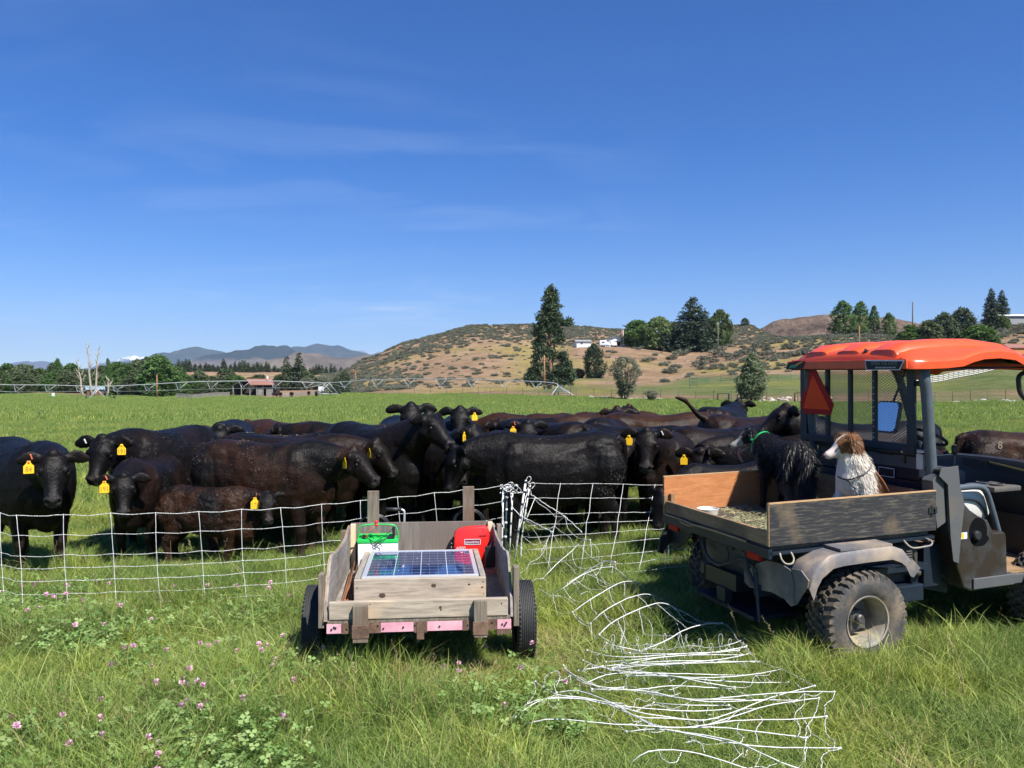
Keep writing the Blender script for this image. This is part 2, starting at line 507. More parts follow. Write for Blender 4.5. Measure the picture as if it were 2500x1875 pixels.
pale = lramp(lnoise(2.2, 5, .8), [(.60,(0,0,0)),(.67,(1,1,1))])
soil_f = n.new('ShaderNodeMath'); soil_f.operation = 'MULTIPLY'
l.new(sp.outputs[0], soil_f.inputs[0]); soil_f.inputs[1].default_value = .95
soil2 = lmix(pale, soilc, (.36,.30,.22))
c = lmix(soil_f.outputs[0], c, soil2)
yf = n.new('ShaderNodeMath'); yf.operation = 'MULTIPLY'
l.new(sp.outputs[1], yf.inputs[0]); l.new(lramp(lnoise(.5,6,.8), [(.35,(0,0,0)),(.6,(.9,.9,.9))]), yf.inputs[1])
c = lmix(yf.outputs[0], c, lramp(lnoise(.9,5,.7), [(.4,(.16,.17,.04)),(.65,(.36,.30,.06))]))
l.new(c, b.inputs['Base Color'])
bp = n.new('ShaderNodeBump'); bp.inputs['Strength'].default_value = .9; bp.inputs['Distance'].default_value = .6
l.new(lnoise(.9, 8, .8), bp.inputs['Height']); l.new(bp.outputs[0], b.inputs['Normal'])
me.materials.append(m_land)

# ------------------------------------------------------------------ mountains
def ridge(name, crest, Yc, depth, mt, rough=1.0, base=-30, nseg=240, ncr=46, seed=1):
    """a mountain chain with a real front and back slope; crest: photo pixels of its skyline"""
    cx = np.array([c[0] for c in crest], float); cyy = np.array([c[1] for c in crest], float)
    pxs = np.linspace(cx[0], cx[-1], nseg)
    crow = np.interp(pxs, cx, cyy)
    zc_ = CAMH - (crow-HZ)/FP*Yc
    vs = []; k = ncr
    for j in range(k):
        v = j/(k-1)*2-1            # -1 front foot .. 0 crest .. 1 back foot
        Y = Yc + v*depth
        X = (pxs-1250)/FP*Yc*(1+.0*v)
        s = 1-abs(v)
        prof = s**1.15
        am = rough*depth*0.11*(s*(1-s)*4)**.8
        z = base + (zc_-base)*prof
        sp_ = depth*.42
        nn = (_vnoise(X, np.full_like(X, Y), sp_, seed) + .5*_vnoise(X, np.full_like(X,Y), sp_*.45, seed+1) + .28*_vnoise(X, np.full_like(X,Y), sp_*.2, seed+2))
        z = z + nn*am*1.5
        z = z + rough*depth*.006*_vnoise(X, np.full_like(X, Y), sp_*.06, seed+5)
        vs.append(np.stack([X, np.full_like(X, Y) + nn*am*1.2, z], -1))
    vs = np.array(vs).reshape(-1, 3)
    fs = []
    for j in range(k-1):
        for i in range(nseg-1):
            a = j*nseg+i; fs.append((a, a+1, a+nseg+1, a+nseg))
    me = bpy.data.meshes.new(name); me.from_pydata([tuple(v) for v in vs], [], fs)
    me.polygons.foreach_set('use_smooth', [True]*len(me.polygons))
    me.materials.append(mt)
    o = bpy.data.objects.new(name, me); COL.objects.link(o); tag(o, kind='structure'); return o

def rockmat(name, scale, stops, snow=None, forest=None, bump=0.0, bdist=20):
    m, n, l, b = mat(name)
    b.inputs['Roughness'].default_value = 1; b.inputs['Specular IOR Level'].default_value = 0.0
    g = n.new('ShaderNodeNewGeometry')
    t = n.new('ShaderNodeTexNoise'); t.inputs['Scale'].default_value = scale; t.inputs['Detail'].default_value = 12; t.inputs['Roughness'].default_value = .72
    l.new(g.outputs['Position'], t.inputs['Vector'])
    r = n.new('ShaderNodeValToRGB'); e = r.color_ramp.elements
    e[0].position, e[0].color = stops[0][0], (*stops[0][1], 1); e[1].position, e[1].color = stops[-1][0], (*stops[-1][1], 1)
    for p, c in stops[1:-1]:
        x = e.new(p); x.color = (*c, 1)
    l.new(t.outputs['Fac'], r.inputs[0]); out = r.outputs[0]
    for key, spec in (('forest', forest), ('snow', snow)):
        if spec is None: continue
        z0, z1, nscale, lo, hi, col = spec
        s = n.new('ShaderNodeSeparateXYZ'); l.new(g.outputs['Position'], s.inputs[0])
        mr = n.new('ShaderNodeMapRange'); mr.inputs[1].default_value = z0; mr.inputs[2].default_value = z1
        l.new(s.outputs[2], mr.inputs[0])
        t2 = n.new('ShaderNodeTexNoise'); t2.inputs['Scale'].default_value = nscale; t2.inputs['Detail'].default_value = 9; t2.inputs['Roughness'].default_value = .66
        l.new(g.outputs['Position'], t2.inputs['Vector'])
        ad = n.new('ShaderNodeMath'); ad.operation = 'ADD'; l.new(mr.outputs[0], ad.inputs[0]); l.new(t2.outputs['Fac'], ad.inputs[1])
        m2 = n.new('ShaderNodeMapRange'); m2.inputs[1].default_value = lo; m2.inputs[2].default_value = hi
        l.new(ad.outputs[0], m2.inputs[0])
        x = n.new('ShaderNodeMix'); x.data_type = 'RGBA'; l.new(m2.outputs[0], x.inputs[0]); l.new(out, x.inputs[6]); setc(x.inputs[7], col)
        out = x.outputs[2]
    l.new(out, b.inputs['Base Color'])
    if bump:
        bp = n.new('ShaderNodeBump'); bp.inputs['Strength'].default_value = bump; bp.inputs['Distance'].default_value = bdist
        l.new(t.outputs['Fac'], bp.inputs['Height']); l.new(bp.outputs[0], b.inputs['Normal'])
    return m
mt_fir = rockmat('forested mountain slope', .004, [(.35,(.018,.028,.022)),(.55,(.035,.045,.03)),(.72,(.11,.09,.06))], bump=.6)
mt_tan = rockmat('dry tan foothill', .0035, [(.35,(.075,.062,.045)),(.5,(.125,.10,.072)),(.7,(.19,.155,.11))], forest=(150,420,.0035,.92,1.06,(.02,.03,.022)), bump=.6)
mt_far = rockmat('distant blue mountain', .002, [(.3,(.03,.035,.035)),(.7,(.09,.085,.08))], bump=.5)
mt_snow = rockmat('snowy mountain rock', .0016, [(.3,(.05,.05,.055)),(.7,(.12,.11,.11))], snow=(350,1000,.0055,1.00,1.02,(.75,.78,.83)), bump=.6)
mt_snow2 = rockmat('snow streaked far rock', .0016, [(.3,(.06,.06,.07)),(.7,(.14,.13,.13))], snow=(500,1300,.004,1.02,1.10,(.40,.42,.46)), bump=.6)
ridge('mountain', [(-700,905),(-300,890),(0,899),(28,892),(60,883),(100,880),(112,882),(130,885),(160,895),(230,912)], 17000, 2600, mt_far, seed=3)
ridge('snowy_mountain', [(170,915),(235,897),(255,893),(270,881),(285,880),(300,872),(318,867),(330,864),(342,869),(352,868),(365,872),(385,884),(450,905)], 19000, 2600, mt_snow, seed=8)
ridge('mountain', [(330,900),(385,872),(396,865),(412,862),(430,864),(450,853),(478,845),(497,850),(520,855),(545,867),(600,882),(680,905)], 11500, 2300, mt_fir, seed=5)
ridge('mountain', [(430,902),(470,878),(500,862),(553,858),(575,852),(610,848),(628,841),(645,839),(665,841),(690,850),(715,856),(760,868),(800,878),(860,895)], 8200, 1900, mt_tan, seed=9)
ridge('mountain', [(610,900),(660,868),(695,852),(720,843),(745,845),(775,837),(800,842),(828,844),(850,856),(880,865),(915,874),(1000,890)], 12000, 2300, mt_fir, seed=13)
ridge('snowy_mountain', [(800,884),(850,864),(866,857),(882,853),(895,860),(915,862),(928,857),(945,863),(1000,874),(1200,884)], 21000, 2400, mt_snow2, seed=21)
ridge('foothill', [(560,905),(640,892),(690,880),(740,864),(765,860),(800,868),(820,872),(870,869),(930,866),(1000,872),(1200,880)], 5200, 1400, mt_tan, seed=33)
# rocky hill to the right, about a kilometre off
mt_rock = rockmat('rocky brown hill', .022, [(.36,(.075,.055,.042)),(.46,(.16,.112,.080)),(.56,(.235,.17,.125)),(.66,(.33,.27,.21))], bump=1.0, bdist=25)
ridge('rocky_hill', [(1760,850),(1830,815),(1862,794),(1880,782),(1900,773),(1930,768),(1985,760),(2030,757),(2090,760),(2140,766),(2170,768),(2215,778),(2262,786),(2330,800),(2420,820)], 1300, 420, mt_rock, rough=.7, seed=41)
ridge('mountain', [(2330,805),(2365,788),(2385,781),(2400,779),(2425,784),(2500,790),(2700,780),(3000,800)], 7000, 1500, mt_far, seed=43)
# ================================================================== TREES AND BUSHES
def leafmat(name, c1, c2, c3=None, trans=0.25, rough=.6, scale=.5):
    m, n, l, b = mat(name)
    g = n.new('ShaderNodeVertexColor'); g.layer_name = 'lc'
    s = n.new('ShaderNodeSeparateColor'); l.new(g.outputs[0], s.inputs[0])
    r = n.new('ShaderNodeValToRGB'); e = r.color_ramp.elements
    e[0].position, e[0].color = 0.0, (*c1, 1); e[1].position, e[1].color = 1.0, (*(c3 or c2), 1)
    x = e.new(.5); x.color = (*c2, 1)
    l.new(s.outputs[0], r.inputs[0])
    oi = n.new('ShaderNodeObjectInfo')
    hs = n.new('ShaderNodeHueSaturation')
    mr = n.new('ShaderNodeMapRange'); mr.inputs[3].default_value = .8; mr.inputs[4].default_value = 1.25
    l.new(oi.outputs['Random'], mr.inputs[0]); l.new(mr.outputs[0], hs.inputs['Value'])
    l.new(r.outputs[0], hs.inputs['Color'])
    l.new(hs.outputs[0], b.inputs['Base Color'])
    b.inputs['Roughness'].default_value = rough; b.inputs['Specular IOR Level'].default_value = .3
    if trans > 0:
        out = n['Material Output']; t = n.new('ShaderNodeBsdfTranslucent'); mixs = n.new('ShaderNodeMixShader')
        mixs.inputs[0].default_value = trans
        hs2 = n.new('ShaderNodeHueSaturation'); hs2.inputs['Value'].default_value = 1.5; hs2.inputs['Hue'].default_value = .485
        l.new(hs.outputs[0], hs2.inputs['Color']); l.new(hs2.outputs[0], t.inputs[0])
        l.new(b.outputs[0], mixs.inputs[1]); l.new(t.outputs[0], mixs.inputs[2]); l.new(mixs.outputs[0], out.inputs[0])
    return m
m_leaf = leafmat('broad green foliage', (.050,.074,.030), (.092,.122,.052), (.145,.172,.085))
m_leaf2 = leafmat('bright green foliage', (.036,.082,.020), (.074,.142,.034), (.125,.20,.056))
m_leafy = leafmat('yellow green willow foliage', (.060,.095,.028), (.100,.150,.045), (.150,.200,.070))
m_gray = leafmat('gray green foliage', (.10,.115,.070), (.16,.17,.115), (.24,.24,.18))
m_silver = leafmat('silver green foliage', (.065,.105,.042), (.15,.19,.09), (.36,.39,.27))
m_pine = leafmat('dark pine needles', (.026,.044,.022), (.052,.078,.038), (.098,.122,.062), trans=.1)
m_spruce = leafmat('spruce needles', (.026,.044,.024), (.052,.078,.045), (.098,.122,.078), trans=.08)
m_sage = leafmat('sagebrush foliage', (.085,.095,.062), (.135,.145,.100), (.21,.21,.155), trans=.15)
m_bark = simple('tree bark', (.13,.095,.07), .9, noise=.6, nscale=6, bump=.5, bscale=12)
m_bark_red = simple('orange pine bark', (.26,.15,.095), .9, noise=.6, nscale=3, bump=.5, bscale=8)
m_dead = simple('bleached dead wood', (.42,.36,.30), .9, noise=.4, nscale=2)

def leaves(verts, faces, cols, centres, sizes, spread, per, rnd, shade=None, up=0.0, elong=1.6, droop=0.0):
    """many small leaf sprays round each clump centre"""
    for ci, (c, sz) in enumerate(zip(centres, sizes)):
        base = rnd.random()*.55
        for _ in range(per):
            d = Vector((rnd.gauss(0,1), rnd.gauss(0,1), rnd.gauss(0,1)*.75)).normalized()
            p = Vector(c) + d*spread*(rnd.random()**.5)
            t = Vector((rnd.gauss(0,1), rnd.gauss(0,1), rnd.gauss(0,.8)+up)).normalized()
            if droop: t = (t*(1-droop) + Vector((0,0,-1))*droop).normalized()
            w = t.cross(d + Vector((rnd.gauss(0,.4),)*3)).normalized()
            L = sz*rnd.uniform(.6,1.25); Wd = L/elong
            b0 = len(verts)
            verts.extend([tuple(p), tuple(p+t*L*.5+w*Wd*.5), tuple(p+t*L), tuple(p+t*L*.5-w*Wd*.5)])
            faces.append((b0,b0+1,b0+2,b0+3))
            cols.append(min(1, max(0, base + rnd.gauss(.2,.18))))
def leaf_mesh(name, verts, faces, cols, m):
    me = bpy.data.meshes.new(name); me.from_pydata(verts, [], faces)
    ca = me.color_attributes.new('lc', 'FLOAT_COLOR', 'CORNER')
    arr = np.repeat(np.array(cols, np.float32), 4)
    ca.data.foreach_set('color', np.stack([arr, arr, arr, np.ones_like(arr)], -1).reshape(-1))
    me.materials.append(m); return me

def tree_proto(kind, seed, m, H=10.0, Wd=7.0, n_cl=160, per=14, leaf=.5, trunk_h=.15, bark=None, shape=None, stems=1, spread=None, droop=0, bare=0.0, density_skip=0.0):
    """returns (trunk mesh, crown mesh), height H, width Wd, base at the origin"""
    rnd = random.Random(seed)
    cen = []; tips = []
    shape = shape or (lambda t: math.sin(math.pi*min(1,max(0,t))**.75)**.6)
    nl = 9
    lobes = [(rnd.uniform(0, 2*math.pi), rnd.uniform(.1, .9), rnd.uniform(.65, 1.12)) for _ in range(nl)]
    for i in range(n_cl):
        t = rnd.random()
        a = rnd.uniform(0, 2*math.pi)
        rr = shape(t)
        f = 1.0
        for (la, lt, lf) in lobes:
            dd = abs((a-la+math.pi) % (2*math.pi) - math.pi)/.9 + abs(t-lt)/.2
            if dd < 1.2: f = lf
        rad = Wd/2*rr*f*(rnd.uniform(.35, 1.0)**.6)
        z = H*(trunk_h + (1-trunk_h)*t)
        if density_skip and rnd.random() < density_skip*(1-rr): continue
        cen.append((rad*math.cos(a), rad*math.sin(a), z))
    V = []; F = []; C = []
    spread = spread or Wd*.085
    leaves(V, F, C, cen, [leaf]*len(cen), spread, per, rnd, droop=droop)
    crown = leaf_mesh('crown', V, F, C, m)
    mb = MB(); bark = bark or m_bark
    for s in range(stems):
        a = rnd.uniform(0, 6.28) ; off = 0 if stems == 1 else Wd*.06
        bx, by = off*math.cos(a), off*math.sin(a)
        lean = 0 if stems == 1 else Wd*.16
        top = Vector((bx+lean*math.cos(a), by+lean*math.sin(a), H*.86))
        r0 = H*.022 if stems == 1 else H*.013
        pts = [Vector((bx,by,-.3)).lerp(top, k/5) + Vector((rnd.gauss(0,.012)*H, rnd.gauss(0,.012)*H, 0))*(k>0) for k in range(6)]
        mb.tube(pts, [r0*(1.25-.21*k) for k in range(6)], 7)
        for k in range(9 if stems == 1 else 4):
            t = rnd.uniform(.2,.9); b0 = Vector((bx,by,0)).lerp(top, t); q = rnd.uniform(0, 6.28)
            L = Wd*.42*shape(min(.95,max(.1,(t*.86-trunk_h)/(1-trunk_h))))*rnd.uniform(.6,1)
            e = b0 + Vector((math.cos(q)*L, math.sin(q)*L, L*(.45 if kind != 'conifer' else -.05)))
            mb.tube([b0, b0.lerp(e,.5)+Vector((0,0,L*.04)), e], [r0*.42, r0*.26, r0*.08], 5)
    trunk = mb.mesh('trunk', bark, True, fix=False)
    return trunk, crown, H, Wd

def conifer_proto(seed, m, H=12, Wd=4.5, layers=26, bark=None, taper=1.0, ragged=.25, bare_low=.06, leaf=.34, per=9, clumpy=False):
    rnd = random.Random(seed); cen = []
    for i in range(layers):
        t = i/(layers-1); z = H*(bare_low+(1-bare_low)*t)
        rmax = Wd/2*((1-t)**taper)+.06*Wd*(1-t)**.3
        nb = max(3, int(5+9*(1-t)))
        for k in range(nb):
            a = rnd.uniform(0, 6.28); L = rmax*rnd.uniform(1-ragged, 1.08)
            steps = max(1, int(L/(Wd*.075)))
            for s in range(steps):
                q = (s+1)/steps
                cen.append((L*q*math.cos(a), L*q*math.sin(a), z - L*q*.22 + rnd.gauss(0,.01)*H))
    V = []; F = []; C = []
    leaves(V, F, C, cen, [leaf]*len(cen), Wd*.06, per, rnd, elong=2.2, up=-.1)
    crown = leaf_mesh('crown', V, F, C, m)
    mb = MB(); mb.tube([(0,0,-.4),(0,0,H*.5),(0,0,H*.97)], [H*.02,H*.012,H*.002], 7)
    return mb.mesh('trunk', bark or m_bark, True, fix=False), crown, H, Wd

def place_tree(proto, name, px, Y, top, width, label, group=None, base=None, cat='tree', turn=None):
    """stands on the land in the direction px at distance Y; top: photo row of its tip, width: photo pixels"""
    trunk, crown, H, Wd = proto
    loc = LP(px, Y)
    if base is not None: loc.z = min(loc.z, P(px, base, Y).z) if False else loc.z
    h = P(px, top, Y).z - loc.z; w = width/FP*Y
    e = empty(name, loc, (0,0,turn if turn is not None else random.uniform(0,6.28)), label, cat, group)
    e.scale = (w/Wd, w/Wd, h/H)
    for nm, me_ in (('trunk', trunk), ('crown', crown)):
        o = bpy.data.objects.new(nm, me_); COL.objects.link(o); o.parent = e
    return e

round_sh = lambda t: math.sin(math.pi*(0.08+.92*min(1,t))**.8)**.55 if t < .99 else .05
tall_sh = lambda t: (min(1, t*3+.45))*(1-t**2.6)**.8+.03
cone_sh = lambda t: (min(1, t*5+.55))*(1-t)**.75+.04
T_round = [tree_proto('round', 11+i, m_leaf, n_cl=300, per=16, leaf=.62, shape=round_sh, trunk_h=.06) for i in range(4)]
T_bright = [tree_proto('round', 31+i, m_leaf2, n_cl=360, per=16, leaf=.55, shape=round_sh, trunk_h=.05) for i in range(2)]
T_poplar = [tree_proto('tall', 51+i, m_leaf2, H=12, Wd=5, n_cl=420, per=18, leaf=.36, shape=tall_sh, trunk_h=.03, spread=.42) for i in range(3)]
T_willow = [tree_proto('willow', 61+i, m_leafy, H=10, Wd=8, n_cl=340, per=22, leaf=.62, shape=round_sh, trunk_h=.02, droop=.72, spread=.8) for i in range(2)]
T_gray = [tree_proto('gray', 71, m_gray, H=6, Wd=4.2, n_cl=420, per=16, leaf=.19, shape=lambda t: (.30+.95*t if t<.55 else .92*(1-(t-.55)/.47)**.5+.08), trunk_h=.10, stems=8, spread=.28)]
T_silver = [tree_proto('silver', 75, m_silver, H=6.5, Wd=4.4, n_cl=900, per=22, leaf=.19, shape=lambda t: (.62+1.3*t if t<.3 else (1-((t-.3)/.72)**1.25)+.03), trunk_h=.05, stems=4, spread=.24)]
T_con = [conifer_proto(81+i, m_spruce, leaf=.42, layers=30, per=11, Wd=5.4, taper=.72, ragged=.22) for i in range(3)]
T_far = [conifer_proto(91+i, m_pine, leaf=.75, layers=14, per=6, Wd=4.6, taper=.72, ragged=.4, bare_low=.12) for i in range(3)]
T_oak = [tree_proto('round', 77, m_pine, H=8, Wd=7, n_cl=420, per=18, leaf=.42, shape=round_sh, trunk_h=.02)]

# the tall ponderosa by the pivot: a heavy ragged skirt, a bare waist with the trunk showing, a narrow dense head
def ponderosa():
    rnd = random.Random(5); cen = []
    H = 26.0
    def clump(x, z, rx, rz, n, ry=None):
        for _ in range(n):
            d = Vector((rnd.gauss(0,1), rnd.gauss(0,1), rnd.gauss(0,1))).normalized()*(rnd.random()**.4)
            cen.append((x + d.x*rx, d.y*(ry or rx)*.9, z + d.z*rz))
    k = 26.0/265.0   # metres per photo pixel
    spec = [ # (dx px, height px above ground, rx px, rz px, n)
        (5,250,17,14,46),(3,232,22,14,60),(5,212,27,16,80),(1,195,30,15,80),(-14,180,22,12,50),(22,176,24,11,52),
        (44,172,15,7,24),(56,176,10,6,14),(-22,160,21,12,50),(4,158,22,12,44),(-26,144,19,11,40),(20,148,14,9,24),
        (26,128,22,13,34),(-20,128,16,10,28),(-28,114,18,12,44),(-14,100,26,16,66),(-26,84,24,14,56),(0,92,20,12,34),
        (36,84,15,16,40),(46,64,18,14,44),(-34,60,22,14,56),(-14,62,16,12,30),(28,52,22,12,44),(52,44,20,14,46),(8,40,22,12,36),
        (-42,42,18,12,44),(-46,26,22,12,54),(-22,22,24,12,52),(20,26,26,12,54),(48,24,20,11,46),(64,40,9,9,14),(-58,34,9,8,14)]
    for dx, z, rx, rz, n_ in spec: clump(dx*k, z*k, rx*k, rz*k, n_)
    V = []; F = []; C = []
    leaves(V, F, C, cen, [.85]*len(cen), .62, 17, rnd, elong=3.0, up=.25)
    crown = leaf_mesh('crown', V, F, C, m_pine)
    mb = MB()
    mb.tube([(0,0,-.5),(.3,0,6),(-.1,0,12),(.1,0,18),(.4,0,24)], [.62,.5,.42,.28,.08], 9)
    mb.tube([(.25,.2,5),(1.4,.3,9),(1.2,.1,13.5),(1.4,0,17)], [.3,.26,.2,.08], 7)
    for dx, z, rx, rz, n_ in spec:
        mb.tube([(.1,0,z*k-1.2),(dx*k*.5,0,z*k-.3),(dx*k,0,z*k)], [.13,.09,.03], 5)
    return mb.mesh('trunk', m_bark_red, True, fix=False), crown, H, 13.0

place_tree((*ponderosa()[:2], 26.0, 26.0*115/265), 'pine_tree', 1341, 186, 699, 102, 'tall ragged ponderosa pine rising above the skyline beside the wooden utility pole', cat='tree', turn=0)
HILLG = 'trees around the houses on the slope'
place_tree(T_oak[0], 'round_tree', 1450, 236, 843, 60, 'small dark leaning round tree on the brown slope between the pine and the shed')
place_tree(T_gray[0], 'willow_bush', 1526, 119, 873, 92, 'gray green many-stemmed tree with a sparse crown at the field edge')
place_tree(T_silver[0], 'young_tree', 1838, 107, 862, 84, 'pointed silvery young tree at the field edge left of the orange canopy')
place_tree(T_con[0], 'spruce_tree', 1692, 312, 729, 116, 'largest dark spruce on the slope, in front of the white building')
place_tree(T_con[1], 'spruce_tree', 1722, 318, 760, 60, 'lower spruce leaning on the right side of the largest dark spruce')
place_tree(T_bright[0], 'maple_tree', 1556, 325, 784, 88, 'dark green round tree just right of the flagpole')
place_tree(T_willow[0], 'willow_tree', 1608, 318, 776, 96, 'drooping yellow green willow left of the white building')
place_tree(T_con[2], 'spruce_tree', 1626, 312, 800, 40, 'small spruce below the left willow beside the white building')
place_tree(T_round[1], 'round_tree', 1648, 345, 788, 66, 'green crown showing behind the white building')
place_tree(T_willow[1], 'willow_tree', 1757, 318, 758, 66, 'drooping willow right of the largest dark spruce')
place_tree(T_oak[0], 'small_pine', 1819, 492, 777, 22, 'lone small pine on top of the sage hill against the sky')
PG = 'tall poplars on the bench left of the bare utility pole'
place_tree(T_poplar[0], 'poplar_tree', 2058, 335, 736, 68, 'widest and leftmost of the tall poplars on the bench')
place_tree(T_poplar[1], 'poplar_tree', 2101, 345, 737, 50, 'darker tall poplar second from the left on the bench')
place_tree(T_poplar[2], 'poplar_tree', 2134, 335, 747, 30, 'narrow poplar third from the left on the bench')
place_tree(T_poplar[0], 'poplar_tree', 2170, 330, 765, 40, 'shortest and rightmost of the poplars on the bench')
place_tree(T_willow[0], 'willow_bush', 2103, 322, 795, 42, 'light yellow green round bush at the feet of the tall poplars')
place_tree(T_poplar[1], 'broad_tree', 2222, 226, 794, 92, 'mid green bushy tree rising behind the rear of the orange canopy')
place_tree(T_round[0], 'broad_tree', 2268, 224, 786, 84, 'dark green tree second from the left behind the orange canopy')
place_tree(T_oak[0], 'broad_tree', 2304, 226, 768, 84, 'dark leafy tree in the middle of the clump behind the orange canopy')
place_tree(T_oak[0], 'broad_tree', 2348, 228, 757, 90, 'tallest dark leafy tree in the clump behind the orange canopy')
place_tree(T_bright[1], 'broad_tree', 2390, 222, 795, 84, 'bright green round tree in the clump behind the orange canopy')
place_tree(T_bright[0], 'broad_tree', 2424, 218, 820, 46, 'lowest bright green bush at the right end of the clump behind the orange canopy')
place_tree(T_con[1], 'fir_tree', 2420, 262, 706, 46, 'left stem of the open bluish tree pair on the ridge at upper right')
place_tree(T_con[2], 'fir_tree', 2446, 262, 710, 42, 'right stem of the open bluish tree pair on the ridge at upper right')
place_tree(T_willow[1], 'shrub', 2448, 252, 770, 36, 'low yellow green shrub beneath the open bluish tree pair')
place_tree(T_gray[0], 'shrub', 1590, 112, 953, 44, 'low gray shrub right of the gray green many-stemmed tree')
place_tree(T_oak[0], 'dark_shrub', 842, 232, 905, 34, 'dark tree at the foot of the big brown hill')
place_tree(T_oak[0], 'dark_shrub', 820, 238, 922, 24, 'lower dark tree left beside the one at the foot of the big brown hill')
place_tree(T_round[2], 'shrub', 1412, 242, 900, 40, 'low green thicket at the left foot of the small dark leaning tree')

# river wood on the left: single trees one can tell apart
rt = random.Random(3)
LG = 'broadleaf trees in the wood behind the sprinkler'
tops = [(0,892),(30,893),(80,900),(130,897),(140,884),(165,892),(200,898),(262,890),(300,892),(340,885),(380,872),(410,880),(450,915),(500,905),(560,900),(600,915),(640,918),(690,905),(760,905),(800,915),(830,925)]
tx = [a for a, _ in tops]; ty = [q for _, q in tops]
x = -90
idx = 0
while x < 812:
    for row in range(2):
        pxx = x + rt.uniform(-7,7) + row*12
        top = np.interp(pxx, tx, ty) + (rt.uniform(-6, 16) if row == 0 else rt.uniform(12, 34))
        if 585 < pxx < 690: top = max(top, 916)
        Y = (296 + rt.uniform(-6,10)) if row == 0 else (281 + rt.uniform(-4,5))
        pr = rt.choice(T_round + [T_bright[0]])
        if pxx > 735: pr = rt.choice([T_round[0], T_oak[0], T_gray[0]])
        if 640 < pxx < 735 and row == 1: continue
        place_tree(pr, 'broadleaf_tree', pxx, Y, top, rt.uniform(46, 66) if row==0 else rt.uniform(34,52),
                   ('leafy tree, %s row of the wood, ' % ('back' if row == 0 else 'front')) + ('left of the dead trees' if pxx < 200 else 'between the dead trees and the brightest tree' if pxx < 350 else 'between the brightest tree and the barn' if pxx < 575 else 'right of the barn roof'), LG)
    x += rt.uniform(17, 24)
place_tree(T_bright[1], 'broadleaf_tree', 384, 274, 870, 92, 'brightest and tallest green tree of the wood on the left')
place_tree(T_bright[0], 'broadleaf_tree', 428, 278, 905, 50, 'green tree at the right shoulder of the brightest tree of the wood')
place_tree(T_poplar[0], 'broadleaf_tree', 140, 289, 877, 34, 'tree tip that stands highest at the far left of the wood')
place_tree(T_poplar[1], 'broadleaf_tree', 263, 287, 876, 22, 'narrow tree tip under the snowy mountain')
place_tree(T_far[0], 'tall_pine', 730, 292, 863, 42, 'taller of the two pines right of the barn roof')
place_tree(T_far[1], 'tall_pine', 700, 296, 873, 36, 'shorter of the two pines right of the barn roof')
x = 428
while x < 838:
    Y = 520 + rt.uniform(-6, 22)
    if x < 660: top = rt.uniform(876, 893)
    else: top = rt.uniform(888, 899)
    place_tree(rt.choice(T_far), 'pine_tree', x, Y, top, rt.uniform(13, 21), 'small dark pine on the low bench, %s' % ('left of the barn' if x < 570 else 'above the barn' if x < 680 else 'near the two taller pines' if x < 760 else 'at the foot of the big hill'), 'pines in a row on the low bench')
    x += rt.uniform(6, 15)

# dead snags
def snag(px, Y, top, lean, seed, label):
    rnd = random.Random(seed); base = LP(px, Y); h = P(px, top, Y).z - base.z
    e = empty('dead_tree', base, (0,0,0), label, 'dead tree')
    mb = MB(); tp = Vector((lean, 0, h)); pts = [Vector((0,0,-.3)).lerp(tp, k/6)+Vector((rnd.gauss(0,.12),rnd.gauss(0,.12),0)) for k in range(7)]
    mb.tube(pts, [.42-.055*k for k in range(7)], 7); mb.build('trunk', m_dead, e, True)
    mb = MB()
    for k in range(13):
        t = rnd.uniform(.3,.97); b0 = Vector((0,0,0)).lerp(tp, t); a = rnd.choice([0, math.pi])+rnd.gauss(0,.7); L = rnd.uniform(1.2,3.4)*(1.15-t*.6)
        en = b0+Vector((math.cos(a)*L*.55, math.sin(a)*L*.55, L))
        mb.tube([b0, b0.lerp(en,.5)+Vector((0,0,-.15)), en], [.13,.09,.03], 5)
    mb.build('branch', m_dead, e, True)
snag(224, 262, 838, -1.4, 1, 'tallest bleached dead tree left of the sprinkler tower')
snag(232, 264, 848, 1.2, 2, 'bleached dead tree leaning right, beside the tallest dead one')
snag(203, 262, 880, -2.0, 3, 'shorter bleached dead tree leaning left of the tallest dead one')
snag(262, 263, 925, 0.4, 4, 'short pale dead stem right of the sprinkler tower')

